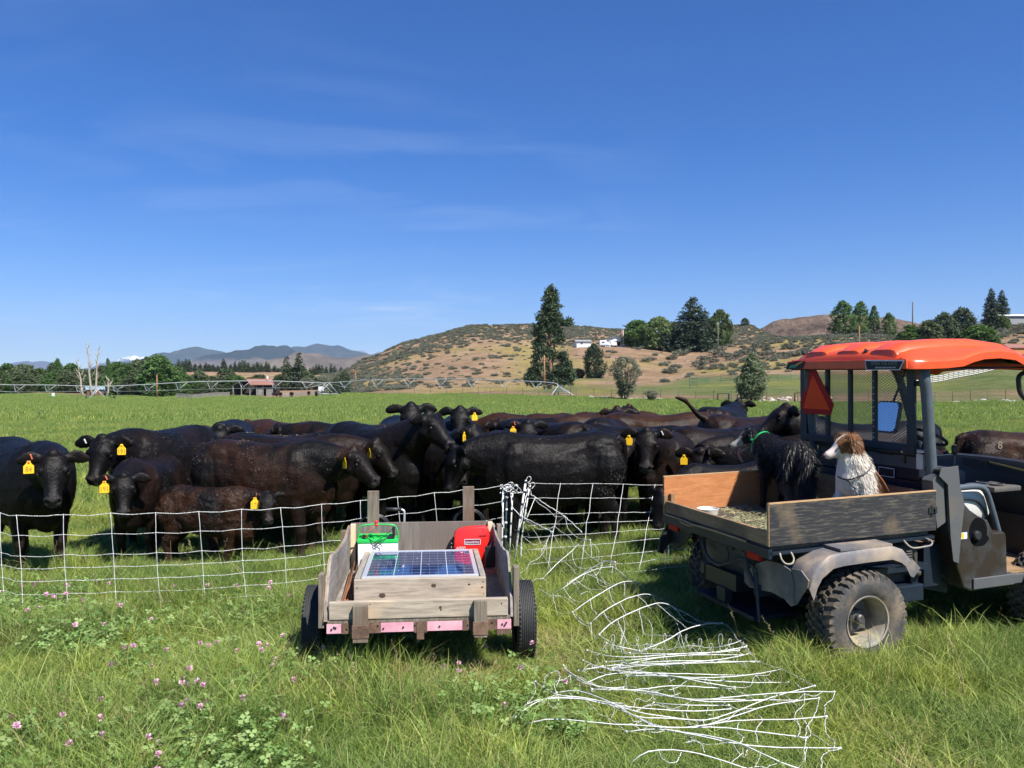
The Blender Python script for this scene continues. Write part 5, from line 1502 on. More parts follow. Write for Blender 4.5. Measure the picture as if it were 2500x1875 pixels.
for i, pz in enumerate(pile):
    px_l = [C7(*q) for q in pz]
    mx_ = len(px_l)-1
    out = []
    for k, (a, q) in enumerate(px_l):
        t = k/mx_; z = .095 + .05*math.sin(math.pi*t) + (i%5)*.006
        if i in (8,9,14,22) and t < .15: z = .06
        out.append(Pz(a, q, z))
    struts.append(out)
for i, pts in enumerate(struts):
    mb = MB(); W_ = wob(pts, .0006, step=.045)
    mb.tube(W_, .0034 if i < n_arc else .0027, 6)
    L_ = len(W_)
    for k in range(0, L_, 3): mb.ball(W_[k], .0044, 6)
    mb.ball(W_[0], .008, 6); mb.ball(W_[-1], .008, 6)
    mb.build('bowed_strut', m_strut, e4, True)
# strings sag from strut to strut
def at_len(pts, t):
    t = max(0,min(.9999,t))*(len(pts)-1); a = int(t); return pts[a].lerp(pts[a+1], t-a)
def sag_string(a, b_, drop, amp=.012, r_=.0019):
    L_ = (b_-a).length; n_ = max(4, int(L_/.06)); out = []
    side = (b_-a).cross(Vector((0,0,1))).normalized() if L_ > .01 else Vector((1,0,0))
    ph = rf.uniform(0,6.28); w_ = rf.uniform(-.16,.16)*min(L_, .6)
    for k in range(n_+1):
        t = k/n_; q = a.lerp(b_, t); bell = math.sin(math.pi*t)
        q = q + side*(w_*bell + math.sin(ph+t*7)*amp*1.4*bell) + Vector((0,0,-drop*bell + math.sin(ph*2+t*9)*amp*bell))
        q.z = max(q.z, .035); out.append(q)
    return wob(out, .0012, step=.02), r_
mb = MB()
for i in range(n_arc-1):
    A, B = struts[i], struts[i+1]
    if i == 0: pass
    for t in ((.0,.33,.66,1.0) if i < 4 else (.0,.2,.4,.6,.8,1.0)):
        ta = t if i >= 4 else t; tb = t
        if i < 3: ta, tb = t, t
        if i == 3: ta, tb = 1-t, t
        pts, r_ = sag_string(at_len(A, ta), at_len(B, tb), .06); mb.tube(pts, r_, 5)
mb.build('string', m_string, e4, True)
# strings up to the fence
mb = MB()
for t in (0,.35,.7,1):
    pts, r_ = sag_string(at_len(struts[0], t), Pz(1290-12*t, lerp(1182,1330,t), lerp(.83,.3,t)), .03); mb.tube(pts, r_, 5)
for (a_, b_) in (((1300,1290),(1345,1395)),((1345,1300),(1400,1360)),((1400,1340),(1430,1390)),((1440,1320),(1470,1372)),((1500,1372),(1560,1425)),((1440,1385),(1500,1440)),((1335,1322),(1262,1400)),((1262,1392),(1330,1412)),((1395,1420),(1440,1445))):
    pts, r_ = sag_string(Pz(*a_, .3), Pz(*b_, .15), .05, amp=.02); mb.tube(pts, r_, 5)
mb.build('string', m_string, e4, True)
mb = MB()
order = sorted(range(n_arc, len(struts)), key=lambda i: -at_len(struts[i], .5).y)
for q_, i in enumerate(order):
    for nb_ in range(1, 2):
        if q_+nb_ >= len(order): break
        A, B = struts[i], struts[order[q_+nb_]]
        for t in np.linspace(.1,.93, 3):
            a = at_len(A, t); best = min((at_len(B, s_) for s_ in np.linspace(0,1,12)), key=lambda v: (v-a).length)
            if (best-a).length < .55:
                pts, r_ = sag_string(a, best, rf.uniform(.0,.05), amp=.02, r_=.0015); mb.tube(pts, r_, 5)
# little standing loops behind the pile and hanging ends at the right
for i in range(15):
    x = 700+i*57+rf.uniform(-18,18); a = Pz(*C7(x, 455+rf.uniform(-8,8)), .12); b_ = Pz(*C7(x+rf.uniform(20,70), 470), .10); h = rf.uniform(.05,.13)
    n_ = 14; pts = [a.lerp(b_, k/n_)+Vector((math.sin(k/n_*6.28)*.02,0,h*math.sin(math.pi*k/n_))) for k in range(n_+1)]
    mb.tube(wob(pts, .001, step=.02), .0016, 5)
for pz in ([(2060,695),(2050,740),(2010,770),(2005,830),(2012,840)],[(2012,845),(2005,900),(2030,960),(2065,990),(2060,1020)],[(1970,735),(1945,830),(1900,900),(1895,960),(1885,1030),(1890,1100)],[(1880,700),(1885,760),(1840,810),(1825,855)],[(1820,860),(1860,900),(1850,960),(1900,980)],[(1615,830),(1640,860),(1600,920),(1610,990)],[(1755,565),(1850,610),(1940,660)],[(2090,1030),(2000,1060),(1985,1142)],
           [(1400,292),(1440,310),(1500,400),(1545,420)],[(1545,430),(1580,480),(1620,520)],[(1620,520),(1700,545),(1755,562)],[(1830,640),(1880,690)],[(355,670),(370,600),(430,575),(450,610),(430,660)],[(425,700),(420,640),(470,620),(520,600)],[(1030,1040),(1060,1100),(1130,1105),(1165,1050)],[(1500,1000),(1530,960),(1490,930),(1500,870)],[(1190,1000),(1230,985),(1280,1000),(1300,1050)],
           [(600,240),(480,140),(400,130),(330,90)],[(525,230),(600,290),(630,300)],[(690,235),(800,300),(810,400)],[(900,215),(980,290),(990,380),(980,440)],[(820,250),(830,330),(800,420)],[(1030,172),(1100,230),(1150,330),(1180,440)],[(1200,240),(1280,280),(1400,292)],[(300,640),(305,700),(250,770)]):
    mb.tube(wob([Pz(*C7(*q), .13) for q in pz], .002, step=.02), .0019, 5)
mb.build('string', m_string, e4, True)
# ================================================================== FARM UTILITY VEHICLE  (local: x forward, y to its left, z up; origin under the rear axle)
m_orange = simple('orange roof plastic', (.78,.090,.018), .36, coat=.15, noise=.12, nscale=3, col2=(.66,.072,.016))
m_black = simple('black plastic', (.022,.023,.025), .5, noise=.3, nscale=12, bump=.1, bscale=200)
m_graypl = simple('dusty dark gray plastic', (.085,.088,.092), .62, col2=(.13,.11,.085), nscale=3.0, contrast=(.5,.75), bump=.15, bscale=150)
m_wet = simple('oily stained gray plastic', (.050,.050,.052), .42, col2=(.030,.021,.015), nscale=4.0, contrast=(.42,.55), bump=.1, bscale=120)
m_tubeg = simple('blue gray painted tube', (.085,.105,.125), .42, noise=.25, nscale=14)
m_navy = simple('dark navy frame steel', (.012,.020,.035), .42, noise=.3, nscale=10)
m_tyre = simple('dusty tyre rubber', (.048,.047,.048), .78, col2=(.20,.155,.105), nscale=6, contrast=(.42,.70), bump=.2, bscale=90)
m_rim = simple('muddy cream rim', (.20,.19,.18), .6, col2=(.42,.34,.24), nscale=4, contrast=(.42,.62))
m_rimdark = simple('greasy hub steel', (.12,.115,.11), .5, metal=.4, noise=.5, nscale=20)
m_fender = simple('dust covered fender', (.13,.125,.135), .55, col2=(.33,.26,.19), nscale=3.5, contrast=(.42,.66), bump=.1, bscale=80)
m_oldwood = wood('black painted weathered plywood', (.21,.18,.135), (.030,.031,.034), (1.0,1,10), stain=(.20,.15,.095), scale=7, stain_amt=(.56,.74), rough=.85, ramp=(.50,.80))
m_orangewood = wood('orange brown plywood', (.56,.24,.095), (.36,.135,.05), (2.2,2.2,14), stain=(.42,.19,.085), scale=5, rough=.75, streak=.2)
m_tanwood = wood('tan board', (.38,.25,.14), (.21,.13,.07), (8,1,8), stain=(.16,.11,.07), scale=4, rough=.8)
m_rawedge = wood('raw plywood edge', (.52,.34,.18), (.36,.22,.11), (3,3,20), scale=6, rough=.85)
m_redref = simple('dark red reflective border', (.42,.006,.006), .4, spec=.2)
m_smv = simple('orange fluorescent triangle', (.98,.075,.006), .5, spec=.2)
m_white = simple('white plastic', (.62,.60,.56), .45, noise=.1, nscale=5)
m_hydr = simple('grimy machinery', (.055,.050,.043), .6, col2=(.15,.12,.085), nscale=9, contrast=(.5,.75), bump=.3, bscale=40)
m_decal = simple('black decal', (.012,.012,.015), .6)
m_hollow_shade = simple('black for hollow shade', (.006,.006,.007), .9, spec=.05)  # near-black colour that stands in for the shade inside a hollow
m_green = simple('green decal ink', (.05,.25,.12), .4)
m_decor = simple('orange decal ink', (.80,.28,.06), .4)
m_lblw = simple('white label ink', (.75,.76,.78), .5)
m_lbly = simple('yellow label', (.70,.50,.05), .5)
m_hay = simple('hay mat', (.30,.27,.13), .95, noise=.5, nscale=30, bump=.8, bscale=60)
m_expanded, n, l, b = mat('gray painted expanded metal')
setc(b.inputs['Base Color'], (.10,.105,.11)); b.inputs['Roughness'].default_value = .5

U0 = Vector((2.082, 6.248, 0)); UA = R(18.7)
ut = empty('utility_vehicle', U0, (R(1.2), R(-1.3), UA), 'muddy farm utility vehicle with an orange roof and a wooden cargo bed', 'utility vehicle')
U = lambda mb, name, m_, smooth=False, parent=None, bevel=0.0: mb.build(name, m_, parent or ut, smooth, bevel)
# cargo bed ----------------------------------------------------------------
bed = MB().box((-.63,-.675,.815),(.70,.675,.845), 0)
bed = U(bed, 'bed_floor', m_hydr)
mb = MB(); mb.box((-.655,-.715,.852),(.735,-.692,1.128)); near = U(mb, 'side_board', m_oldwood, bevel=.002); near['label'] = 'black weathered board on the near side'
mb = MB(); mb.box((-.655,-.716,1.1285),(.735,-.691,1.136)); mb.box((-.6595,-.714,.852),(-.6555,-.693,1.128)); mb.build('raw_edge', m_rawedge, near)
mb = MB(); mb.box((-.64,.690,.850),(.71,.712,1.135)); far = U(mb, 'side_board', m_orangewood, bevel=.002); far['label'] = 'orange brown board on the far side'
mb = MB(); mb.box((-.642,.689,1.1355),(.712,.713,1.142)); mb.build('raw_edge', m_rawedge, far)
mb = MB(); mb.box((.700,-.688,.850),(.722,.686,1.12)); U(mb, 'front_board', m_tanwood, bevel=.002)
mb = MB(); mb.box((-.645,-.688,.850),(-.620,.655,.945)); U(mb, 'tailboard', m_tanwood, bevel=.003)
mb = MB()
for y in (.662,): mb.box((-.655,y,.84),(-.625,y+.025,.99)); mb.box((-.60,y-.015,.90),(-.57,y+.02,1.0))
U(mb, 'cleat', m_tanwood)
mb = MB(); mb.tube([(-.650,.66,.835),(-.655,.40,.838),(-.66,.20,.832),(-.655,-.05,.838),(-.652,-.45,.835)], .008, 6); mb.tube([(-.655,.45,.842),(-.675,.36,.822),(-.678,.25,.82),(-.655,.15,.836)], .006, 6)
U(mb, 'rope', m_rawedge, True)
mb = MB(); mb.box((-.65,-.70,.79),(.735,-.655,.812)); mb.box((-.65,.655,.79),(.735,.70,.812)); mb.box((-.652,-.70,.765),(-.625,.70,.832)); mb.box((-.62,-.35,.74),(.70,-.30,.812)); mb.box((-.62,.30,.74),(.70,.35,.812)); mb.box((.68,-.66,.765),(.72,.66,.812))
U(mb, 'bed_frame', m_navy)
mb = MB(); mb.box((.665,-.722,.975),(.738,-.7165,1.02)); mb.tube([(.69,-.72,.96),(.69,-.72,1.03)], .006, 8); mb.tube([(.715,-.726,.985),(.715,-.726,1.01)], .008, 8); U(mb, 'hinge', m_black, bevel=.001)
def hook(x, y, s=1):
    return [(x-.045,y,.80),(x-.048,y-.02,.765),(x-.03,y-.035,.738),(x,y-.04,.732),(x+.03,y-.035,.738),(x+.048,y-.02,.765),(x+.04,y,.80)]
mb = MB(); mb.tube(wob(hook(-.52,-.70), 0, step=.02), .0065, 8); U(mb, 'tie_hook', m_rim, True)
mb = MB(); mb.tube(wob([(.46,-.70,.80),(.47,-.73,.77),(.50,-.745,.752),(.58,-.745,.752),(.66,-.745,.76),(.675,-.73,.785),(.65,-.70,.80)], 0, step=.02), .0065, 8); U(mb, 'tie_hook', m_rim, True)
# fenders and flaps --------------------------------------------------------
def fender(sg, name='fender'):
    y0, y1 = -.66*sg, -.875*sg
    arc = [(-.47,.60),(-.44,.68),(-.40,.738),(-.305,.795),(-.225,.805),(0,.812),(.215,.812),(.292,.785),(.356,.714),(.400,.655)]
    rg = []
    for (x,z) in arc:
        rg.append([Vector((x,y0,z)),Vector((x,y1*.985,z)),Vector((x*.99,y1,z-.02)),Vector((x*.93,y1,z-.085 if x<.3 else z-.06)),Vector((x*.92,y1+.006*sg,z-.083 if x<.3 else z-.058)),Vector((x*.97,y1+.010*sg,z-.022)),Vector((x*.99,y1*.97,z-.008)),Vector((x,y0,z-.008))])
    mb = MB(); mb.rings(rg)
    mb.prism([(.33,.70),(.362,.715),(.432,.650),(.405,.625),(.375,.590),(.350,.600),(.31,.665)], y1-.001, y1+.006)
    mb.box((-.21,y0 if sg<0 else y1+.02,.812),(.215,y1-.02 if sg<0 else y0,.828))
    return U(mb, name, m_fender, 50)
fender(1); fender(-1)
def flap(sg):
    pts = [(-.18,.548),(-.185,.472),(-.25,.452),(-.38,.465),(-.50,.482),(-.64,.470),(-.705,.44),(-.745,.46),(-.73,.52),(-.735,.606),(-.70,.68),(-.60,.70),(-.44,.688),(-.33,.64),(-.24,.58)]
    if sg < 0: pts = [(-y, z) for y, z in pts]
    mb = MB(); mb.prism(pts, -.485, -.475, axis='x')
    if sg > 0: mb.prism([(-.70,.44),(-.75,.46),(-.80,.53),(-.86,.60),(-.875,.65),(-.80,.70),(-.70,.69)], -.478, -.470, axis='x')
    else: mb.prism([(.70,.44),(.75,.46),(.80,.53),(.86,.60),(.875,.65),(.80,.70),(.70,.69)], -.478, -.470, axis='x')
    return U(mb, 'mud_flap', m_fender)
flap(1)
mb = MB(); mb.prism([(.52,.73),(.72,.78),(.86,.77),(.87,.66),(.84,.54),(.80,.50),(.76,.52),(.62,.60),(.53,.66)], -.50, -.49, axis='x'); mb.prism([(-.50,.77),(-.30,.76),(-.33,.66),(-.42,.60),(-.55,.53),(-.58,.47),(-.62,.49),(-.60,.60)], .83, .85); U(mb, 'mud_flap', m_black)
# wheels -------------------------------------------------------------------
def wheel(x, y, sg, z=.328, name='wheel', label=None):
    """sg = +1 outer face towards -y"""
    w = empty(name, (x,y,z), (0,0,0)); w.parent = ut
    if label: w['label'] = label
    M = Matrix.Rotation(R(-90)*sg, 4, 'Z')      # lathe axis X -> outward
    ro = .313
    tyre = [(.160,-.10),(.185,-.118),(.235,-.128),(.275,-.124),(.298,-.110),(ro,-.085),(ro+.002,0),(ro,.085),(.298,.110),(.275,.124),(.235,.128),(.190,.120),(.165,.100),(.158,.07)]
    mb = MB(); mb.lathe(tyre, 64, M=M)
    nb = 34
    for k in range(nb):
        a = 2*math.pi*k/nb
        for row, (off, u0, u1, da) in enumerate([(0,.066,.122,0),(0,.018,.062,.5),(0,-.040,.010,.15),(0,-.075,-.035,.62),(0,-.122,-.080,.1)]):
            aa = a + da*2*math.pi/nb
            Rm = M @ Matrix.Rotation(aa, 4, 'X')
            r0, r1 = ro-.006, ro+.021
            drop0 = .016 if abs(u1) > .1 else 0; drop1 = .016 if abs(u0) > .1 else 0
            hw = .018 if row in (0,4) else .0145; sk = .008*(1 if row%2 else -1)
            vsb = [(u0,-hw+sk,r0-drop1*2),(u1,-hw-sk,r0-drop0*2),(u1,hw-sk,r0-drop0*2),(u0,hw+sk,r0-drop1*2),(u0+.003,-hw*.8+sk,r1-drop1),(u1-.003,-hw*.8-sk,r1-drop0),(u1-.003,hw*.8-sk,r1-drop0),(u0+.003,hw*.8+sk,r1-drop1)]
            mb.add([Rm @ Vector((a_,b_,c_)) for a_,b_,c_ in vsb], [(0,3,2,1),(4,5,6,7),(0,1,5,4),(1,2,6,5),(2,3,7,6),(3,0,4,7)])
    mb.build('tyre', m_tyre, w, 35)
    mb = MB(); mb.lathe([(.163,.112),(.172,.116),(.174,.108),(.160,.098),(.152,.070),(.140,.040),(.138,-.02),(.135,-.06),(.12,-.07),(.0,-.072)], 48, M=M)
    mb.build('rim', m_rim, w, 40)
    mb = MB(); mb.lathe([(.0,.052),(.022,.052),(.030,.044),(.030,.020),(.046,.016),(.048,-.01),(.060,-.02),(.062,-.066)], 20, M=M)
    mb.box((-.055,-.012 if sg>0 else .0,-.075),(.065,.0 if sg>0 else .012,.05), M=Matrix.Translation((.0,-.0,-.0)) )
    for k in range(5):
        q = 2*math.pi*k/5; mb.ball(M @ Vector((-.055,.085*math.cos(q),.085*math.sin(q))), .011, 8)
    mb.build('hub', m_rimdark, w, 40)
    return w
wheel(0, -.755, 1, label='near rear wheel with knobby tread and muddy cream rim'); wheel(0, .755, -1)
wheel(1.86, -.70, 1, .31); wheel(1.86, .70, -1, .31)
# machinery under the bed --------------------------------------------------
mb = MB()
mb.box((-.50,-.38,.42),(1.5,-.32,.50)); mb.box((-.50,.32,.42),(1.5,.38,.50)); mb.tube([(0,-.66,.315),(0,.66,.315)], .045, 12); mb.box((-.15,-.16,.24),(.15,.16,.48), ch=.02)
mb.box((.35,-.62,.33),(.72,-.45,.45), ch=.01); mb.box((.25,-.64,.56),(.74,-.40,.60)); mb.prism([(.10,.62),(.55,.60),(.72,.50),(.72,.44),(.2,.46)], -.52, -.50)
mb.box((.74,-.60,.42),(.90,-.50,.72)); mb.prism([(.66,.50),(1.0,.42),(1.0,.34),(.66,.42)], -.56, -.50)
U(mb, 'chassis', m_navy)
mb = MB(); mb.tube([(.28,-.52,.735),(.40,-.56,.70),(.60,-.58,.70),(.68,-.57,.72)], [.045,.055,.05,.035], 14); mb.tube([(.57,-.60,.62),(.57,-.60,.72)], .042, 14); mb.tube([(.645,-.60,.60),(.645,-.60,.70)], .026, 12)
for k in range(5): mb.lathe([(.045,-.004),(.05,0),(.045,.004)], 14, M=Matrix.Translation((.57,-.60,.63+.018*k)) @ Matrix.Rotation(R(90),4,'Y'))
mb.tube([(.57,-.60,.62),(.60,-.60,.57),(.66,-.61,.54)], [.03,.02,.028], 10); mb.ball((.665,-.61,.535), .032, 10)
mb.tube([(.30,-.50,.73),(.20,-.42,.66),(.05,-.30,.6)], .03, 10)
U(mb, 'engine', m_hydr, 50)
mb = MB(); mb.box((-.47,-.18,.48),(-.18,.36,.745), ch=.03); mb.tube([(-.48,-.05,.69),(-.48,.20,.70),(-.44,.34,.66)], .014, 8); mb.lathe([(.0,.0),(.07,0),(.075,-.02),(.07,-.05)], 20, M=Matrix.Translation((-.475,.10,.62)) @ Matrix.Rotation(R(180),4,'Z')); mb.box((-.476,.20,.62),(-.472,.27,.65))
U(mb, 'engine', m_hydr, 50)
mb = MB(); mb.box((-.54,-.16,.40),(-.42,.24,.52)); mb.box((-.56,-.05,.30),(-.50,.06,.40)); mb.tube([(-.52,-.36,.62),(-.53,-.40,.45),(-.535,-.43,.26)], [.018,.014,.010], 8); mb.box((-.56,-.40,.26),(-.10,.35,.29))
U(mb, 'hitch_frame', m_navy)
mb = MB(); mb.tube(wob([(-.52,.30,.74),(-.56,.22,.62),(-.57,.05,.56),(-.56,-.10,.60),(-.54,-.25,.66),(-.52,-.38,.60)], .003, step=.04), .012, 8); mb.tube(wob([(-.50,-.25,.72),(-.55,-.32,.60),(-.54,-.38,.50)], .004, step=.03), .018, 8); U(mb, 'hose', m_hydr, True)
mb = MB(); mb.box((-.655,-.60,.73),(-.63,-.46,.775), ch=.004); U(mb, 'tail_light', m_redref)
mb = MB(); mb.box((-.655,.46,.73),(-.63,.60,.775), ch=.004); U(mb, 'tail_light', m_redref)
# cab body -----------------------------------------------------------------
def cabside(sg):
    pl = [(.768,1.275),(.80,1.292),(.915,1.285),(.930,1.25),(.940,1.17),(.965,1.05),(1.043,.975),(1.125,.925),(1.208,.89),(1.250,.82),(1.262,.795),(1.372,.792),(1.388,.755),(1.399,.489),(1.452,.485),(1.452,.395),(1.06,.385),(.985,.42),(.927,.559),(.855,.786),(.83,1.19)]
    y0 = -.72*sg; y1 = -.56*sg
    mb = MB(); mb.prism(pl, min(y0,y1), max(y0,y1))
    o = U(mb, 'seat_side_panel', m_wet if sg > 0 else m_graypl, bevel=.012)
    return o
pn = cabside(1); cabside(-1)
mb = MB(); mb.prism([(.752,1.235),(.77,1.29),(.925,1.30),(.942,1.16),(.985,1.02),(.96,.86),(.93,.60),(.88,.62),(.855,.80),(.83,1.17)], -.7265, -.7205); mb.prism([(.72,1.20),(.765,1.245),(.825,1.19),(.84,.90),(.76,.86),(.74,1.0)], -.70, -.60); U(mb, 'rear_pillar_cover', m_graypl, bevel=.002)
mb = MB(); pts = [(1.115+.085*math.cos(2*math.pi*k/24)*(1.0), .812+.105*math.sin(2*math.pi*k/24)) for k in range(24)]; pts = [(x, z) if z > .76 else (x*1.0+ (.03 if x>1.1 else -.0), z+.0) for x, z in pts]
mb.prism(pts, -.7225, -.7205); U(mb, 'filler_shade_disc', m_hollow_shade)  # flat black disc on the panel, painted shade instead of a cut hollow
mb = MB(); mb.tube([(1.09,-.722,.79),(1.09,-.745,.79)], .035, 16); mb.tube([(1.09,-.745,.79),(1.09,-.75,.79)], .028, 16); U(mb, 'fuel_cap', m_black, 40, bevel=.002)
mb = MB(); mb.box((.955,-.7215,.772),(1.012,-.7206,.818)); lb = U(mb, 'warning_label', m_lblw); MB().box((.958,-.7225,.776),(.984,-.7218,.814)).build('yellow_field', m_lbly, lb)
mb = MB(); mb.box((1.06,-.735,.40),(1.452,-.7205,.48)); mb.box((1.452,-.72,.40),(2.3,.72,.47)); U(mb, 'sill', m_graypl, bevel=.006)
mb = MB(); mb.box((1.40,-.70,.472),(2.25,.70,.50)); U(mb, 'cab_floor', m_tanwood)
mb = MB(); mb.box((.80,-.5,1.165),(.93,.60,1.385), ch=.012); mb.box((.80,-.55,.86),(.93,.62,1.162)); mb.box((.795,-.555,1.262),(.80,-.50,1.375)); sb = U(mb, 'seat_back_shell', m_navy)
mb = MB(); mb.box((.792,-.50,1.255),(.7985,.02,1.372)); mb.build('gray_panel', m_graypl, sb)
mb = MB(); mb.box((.760,-.57,1.262),(.79,-.51,1.372), ch=.004); mb.build('white_corner', m_white, sb)
for (y0,y1,z0,z1) in ((-.26,-.10,1.335,1.355),(-.275,-.11,1.165,1.235),(.30,.37,1.25,1.32),(.05,.28,1.245,1.30)):
    mb = MB(); mb.box((.7885,y0,z0),(.7915,y1,z1)); pt = mb.build('plate', m_decal if y0 < .2 else m_lblw, sb)
mb = MB(); 
for q in ((-.275,1.165,-.11,1.170),(-.275,1.230,-.11,1.235),(-.275,1.165,-.270,1.235),(-.115,1.165,-.11,1.235)): mb.box((.7865,q[0],q[1]),(.7882,q[2],q[3]))
mb.build('plate_border', m_lblw, sb)
mb = MB(); mb.box((.775,-.385,1.29),(.79,-.345,1.35)); mb.tube([(.775,-.365,1.36),(.765,-.365,1.375),(.775,-.365,1.385)], .006, 6); mb.build('latch', m_rimdark, sb)
# seats
mb = MB(); mb.box((.95,-.585,.86),(1.40,.50,1.085), ch=.05); U(mb, 'seat', m_white, 40)
mb = MB(); mb.tube(wob([(1.02,-.592,1.03),(1.14,-.594,1.03),(1.26,-.594,1.00),(1.33,-.592,.92),(1.36,-.590,.86)], 0, step=.03), .011, 8); U(mb, 'seat_trim', m_navy, True)
for k, x in enumerate((1.15,1.25,1.36)):
    pass
mb = MB(); mb.tube(wob([(.90,-.62,1.118),(1.06,-.62,1.122),(1.20,-.62,1.122),(1.275,-.62,1.105),(1.315,-.62,1.06),(1.36,-.62,.95),(1.42,-.62,.78),(1.43,-.62,.74)], 0, step=.03), .0235, 12); U(mb, 'hip_guard', m_tubeg, True)
mb = MB(); mb.tube(wob([(.90,.62,1.118),(1.20,.62,1.122),(1.315,.62,1.06),(1.42,.62,.78)], 0, step=.03), .0235, 12); U(mb, 'hip_guard', m_tubeg, True)
# roll bars
mb = MB(); mb.tube(wob([(.795,-.62,1.22),(.775,-.62,1.45),(.748,-.62,1.80),(.728,-.62,1.92),(.74,-.60,2.02),(.80,-.57,2.06)], 0, step=.04), .0385, 16); U(mb, 'roll_bar', m_tubeg, True)
mb = MB(); mb.tube(wob([(.795,.64,1.22),(.775,.64,1.45),(.748,.64,1.80),(.735,.64,2.0)], 0, step=.05), .034, 14); U(mb, 'roll_bar', m_tubeg, True)
mb = MB(); mb.tube([(.76,-.60,2.03),(.76,.62,2.03)], .03, 12); mb.tube([(.80,-.60,1.365),(.80,.64,1.365)], .024, 12); mb.tube([(.76,-.575,1.885),(.76,-.46,1.885)], .02, 10); U(mb, 'cross_tube', m_navy, True)
mb = MB(); mb.tube(wob([(1.62,-.10,2.03),(1.70,-.10,1.95),(1.86,-.10,1.62),(1.93,-.10,1.36)], 0, step=.05), .001, 6)
mb = MB(); mb.tube(wob([(1.55,.56,2.04),(1.62,.58,1.97),(1.70,.60,1.85),(1.84,.62,1.50),(1.95,.62,1.20)], 0, step=.05), .034, 12); U(mb, 'front_roll_bar', m_navy, True)
mb = MB(); mb.tube(wob([(1.55,-.60,2.06),(1.80,-.62,2.02),(1.90,-.62,1.90),(2.02,-.62,1.5),(2.10,-.62,1.15)], 0, step=.05), .036, 12); U(mb, 'front_roll_bar', m_black, True)
mb = MB(); mb.tube(wob([(1.80,-.60,1.99),(1.72,-.60,1.955),(1.655,-.60,1.925),(1.648,-.60,1.87),(1.67,-.60,1.79),(1.74,-.60,1.735),(1.80,-.60,1.715),(1.95,-.61,1.72)], 0, step=.02), .017, 10); U(mb, 'grab_handle', m_black, True)
# rear screen --------------------------------------------------------------
sx = .745
fr = MB()
fr.box((sx-.018,.655,1.37),(sx+.012,.735,2.01)); fr.box((sx-.018,-.52,1.37),(sx+.012,-.455,2.01)); fr.box((sx-.019,-.52,1.385),(sx+.013,.735,1.44)); fr.box((sx-.017,-.52,1.985),(sx+.011,.735,2.02))
for y0, y1 in ((.385,.42),(.12,.155),(-.145,-.11)): fr.box((sx-.016,y0,1.44),(sx+.010,y1,1.985))
frm = U(fr, 'screen_frame', m_navy, bevel=.002)
# expanded metal: real diamonds
mb = MB(); wy, hz_ = .0185, .0105; y = -.455; rows = int((1.985-1.44)/hz_)
V = []; F = []
def strip(y0, z0, y1, z1, w=.0021):
    d = Vector((0, y1-y0, z1-z0)); nrm = Vector((0,-d.z,d.y)).normalized()*w; b0 = len(V)
    a = Vector((sx+.014,y0,z0)); c_ = Vector((sx+.014,y1,z1))
    V.extend([a-nrm,a+nrm,c_+nrm,c_-nrm]); F.append((b0,b0+1,b0+2,b0+3))
nyc = int((.655+.455)/wy)
for r_ in range(rows):
    for k in range(nyc):
        y0 = -.455+k*wy; z0 = 1.44+r_*hz_
        if (k+r_) % 2 == 0: strip(y0, z0, y0+wy, z0+hz_)
        else: strip(y0, z0+hz_, y0+wy, z0)
mb.add(V, F); mo = mb.build('expanded_mesh', m_expanded, ut, fix=False)
sl = mo.modifiers.new('thickness','SOLIDIFY'); sl.thickness = .0012
# slow moving vehicle sign
hexo = [(.600,1.985),(.515,1.985),(.300,1.700),(.338,1.612),(.680,1.612),(.722,1.705)]
mb = MB(); mb.prism(hexo, sx-.030, sx-.026, axis='x'); sg_ = U(mb, 'triangle_sign', m_redref)
mb = MB(); mb.prism([(.557,1.955),(.345,1.655),(.677,1.655)], sx-.0325, sx-.0305, axis='x'); mb.build('orange_centre', m_smv, sg_)
mb = MB(); mb.box((sx-.020,-.132,1.46),(sx-.0165,-.122,1.47))
for k in range(9): mb.ball((sx-.018,-.1275,1.50+.05*k), .005, 6)
U(mb, 'bolt', m_lblw)
# mirror inside the cab
m_mirror = simple('mirror glass', (.92,.94,.96), .04, metal=1.0)
def rrect(y0,y1,z0,z1,r_,n_=5):
    pts = []
    for (cy_,cz_,a0) in ((y1-r_,z1-r_,0),(y0+r_,z1-r_,90),(y0+r_,z0+r_,180),(y1-r_,z0+r_,270)):
        for k in range(n_+1):
            a = R(a0+90*k/n_); pts.append((cy_+r_*math.cos(a), cz_+r_*math.sin(a)))
    return pts
Mm = Matrix.Translation((1.30,.352,1.58)) @ Matrix.Rotation(R(13),4,'Y')
mb = MB(); mb.prism(rrect(-.132,.132,-.135,.135,.05), 0, .03, axis='x', M=Mm); mi = U(mb, 'mirror', m_black)
mb = MB(); mb.prism(rrect(-.120,.120,-.123,.123,.042), -.003, -.001, axis='x', M=Mm); mb.build('mirror_glass', m_mirror, mi)
mb = MB(); mb.tube([(1.32,.352,1.60),(1.45,.352,1.85),(1.55,.352,2.05)], .010, 8); mb.build('mirror_arm', m_black, mi)
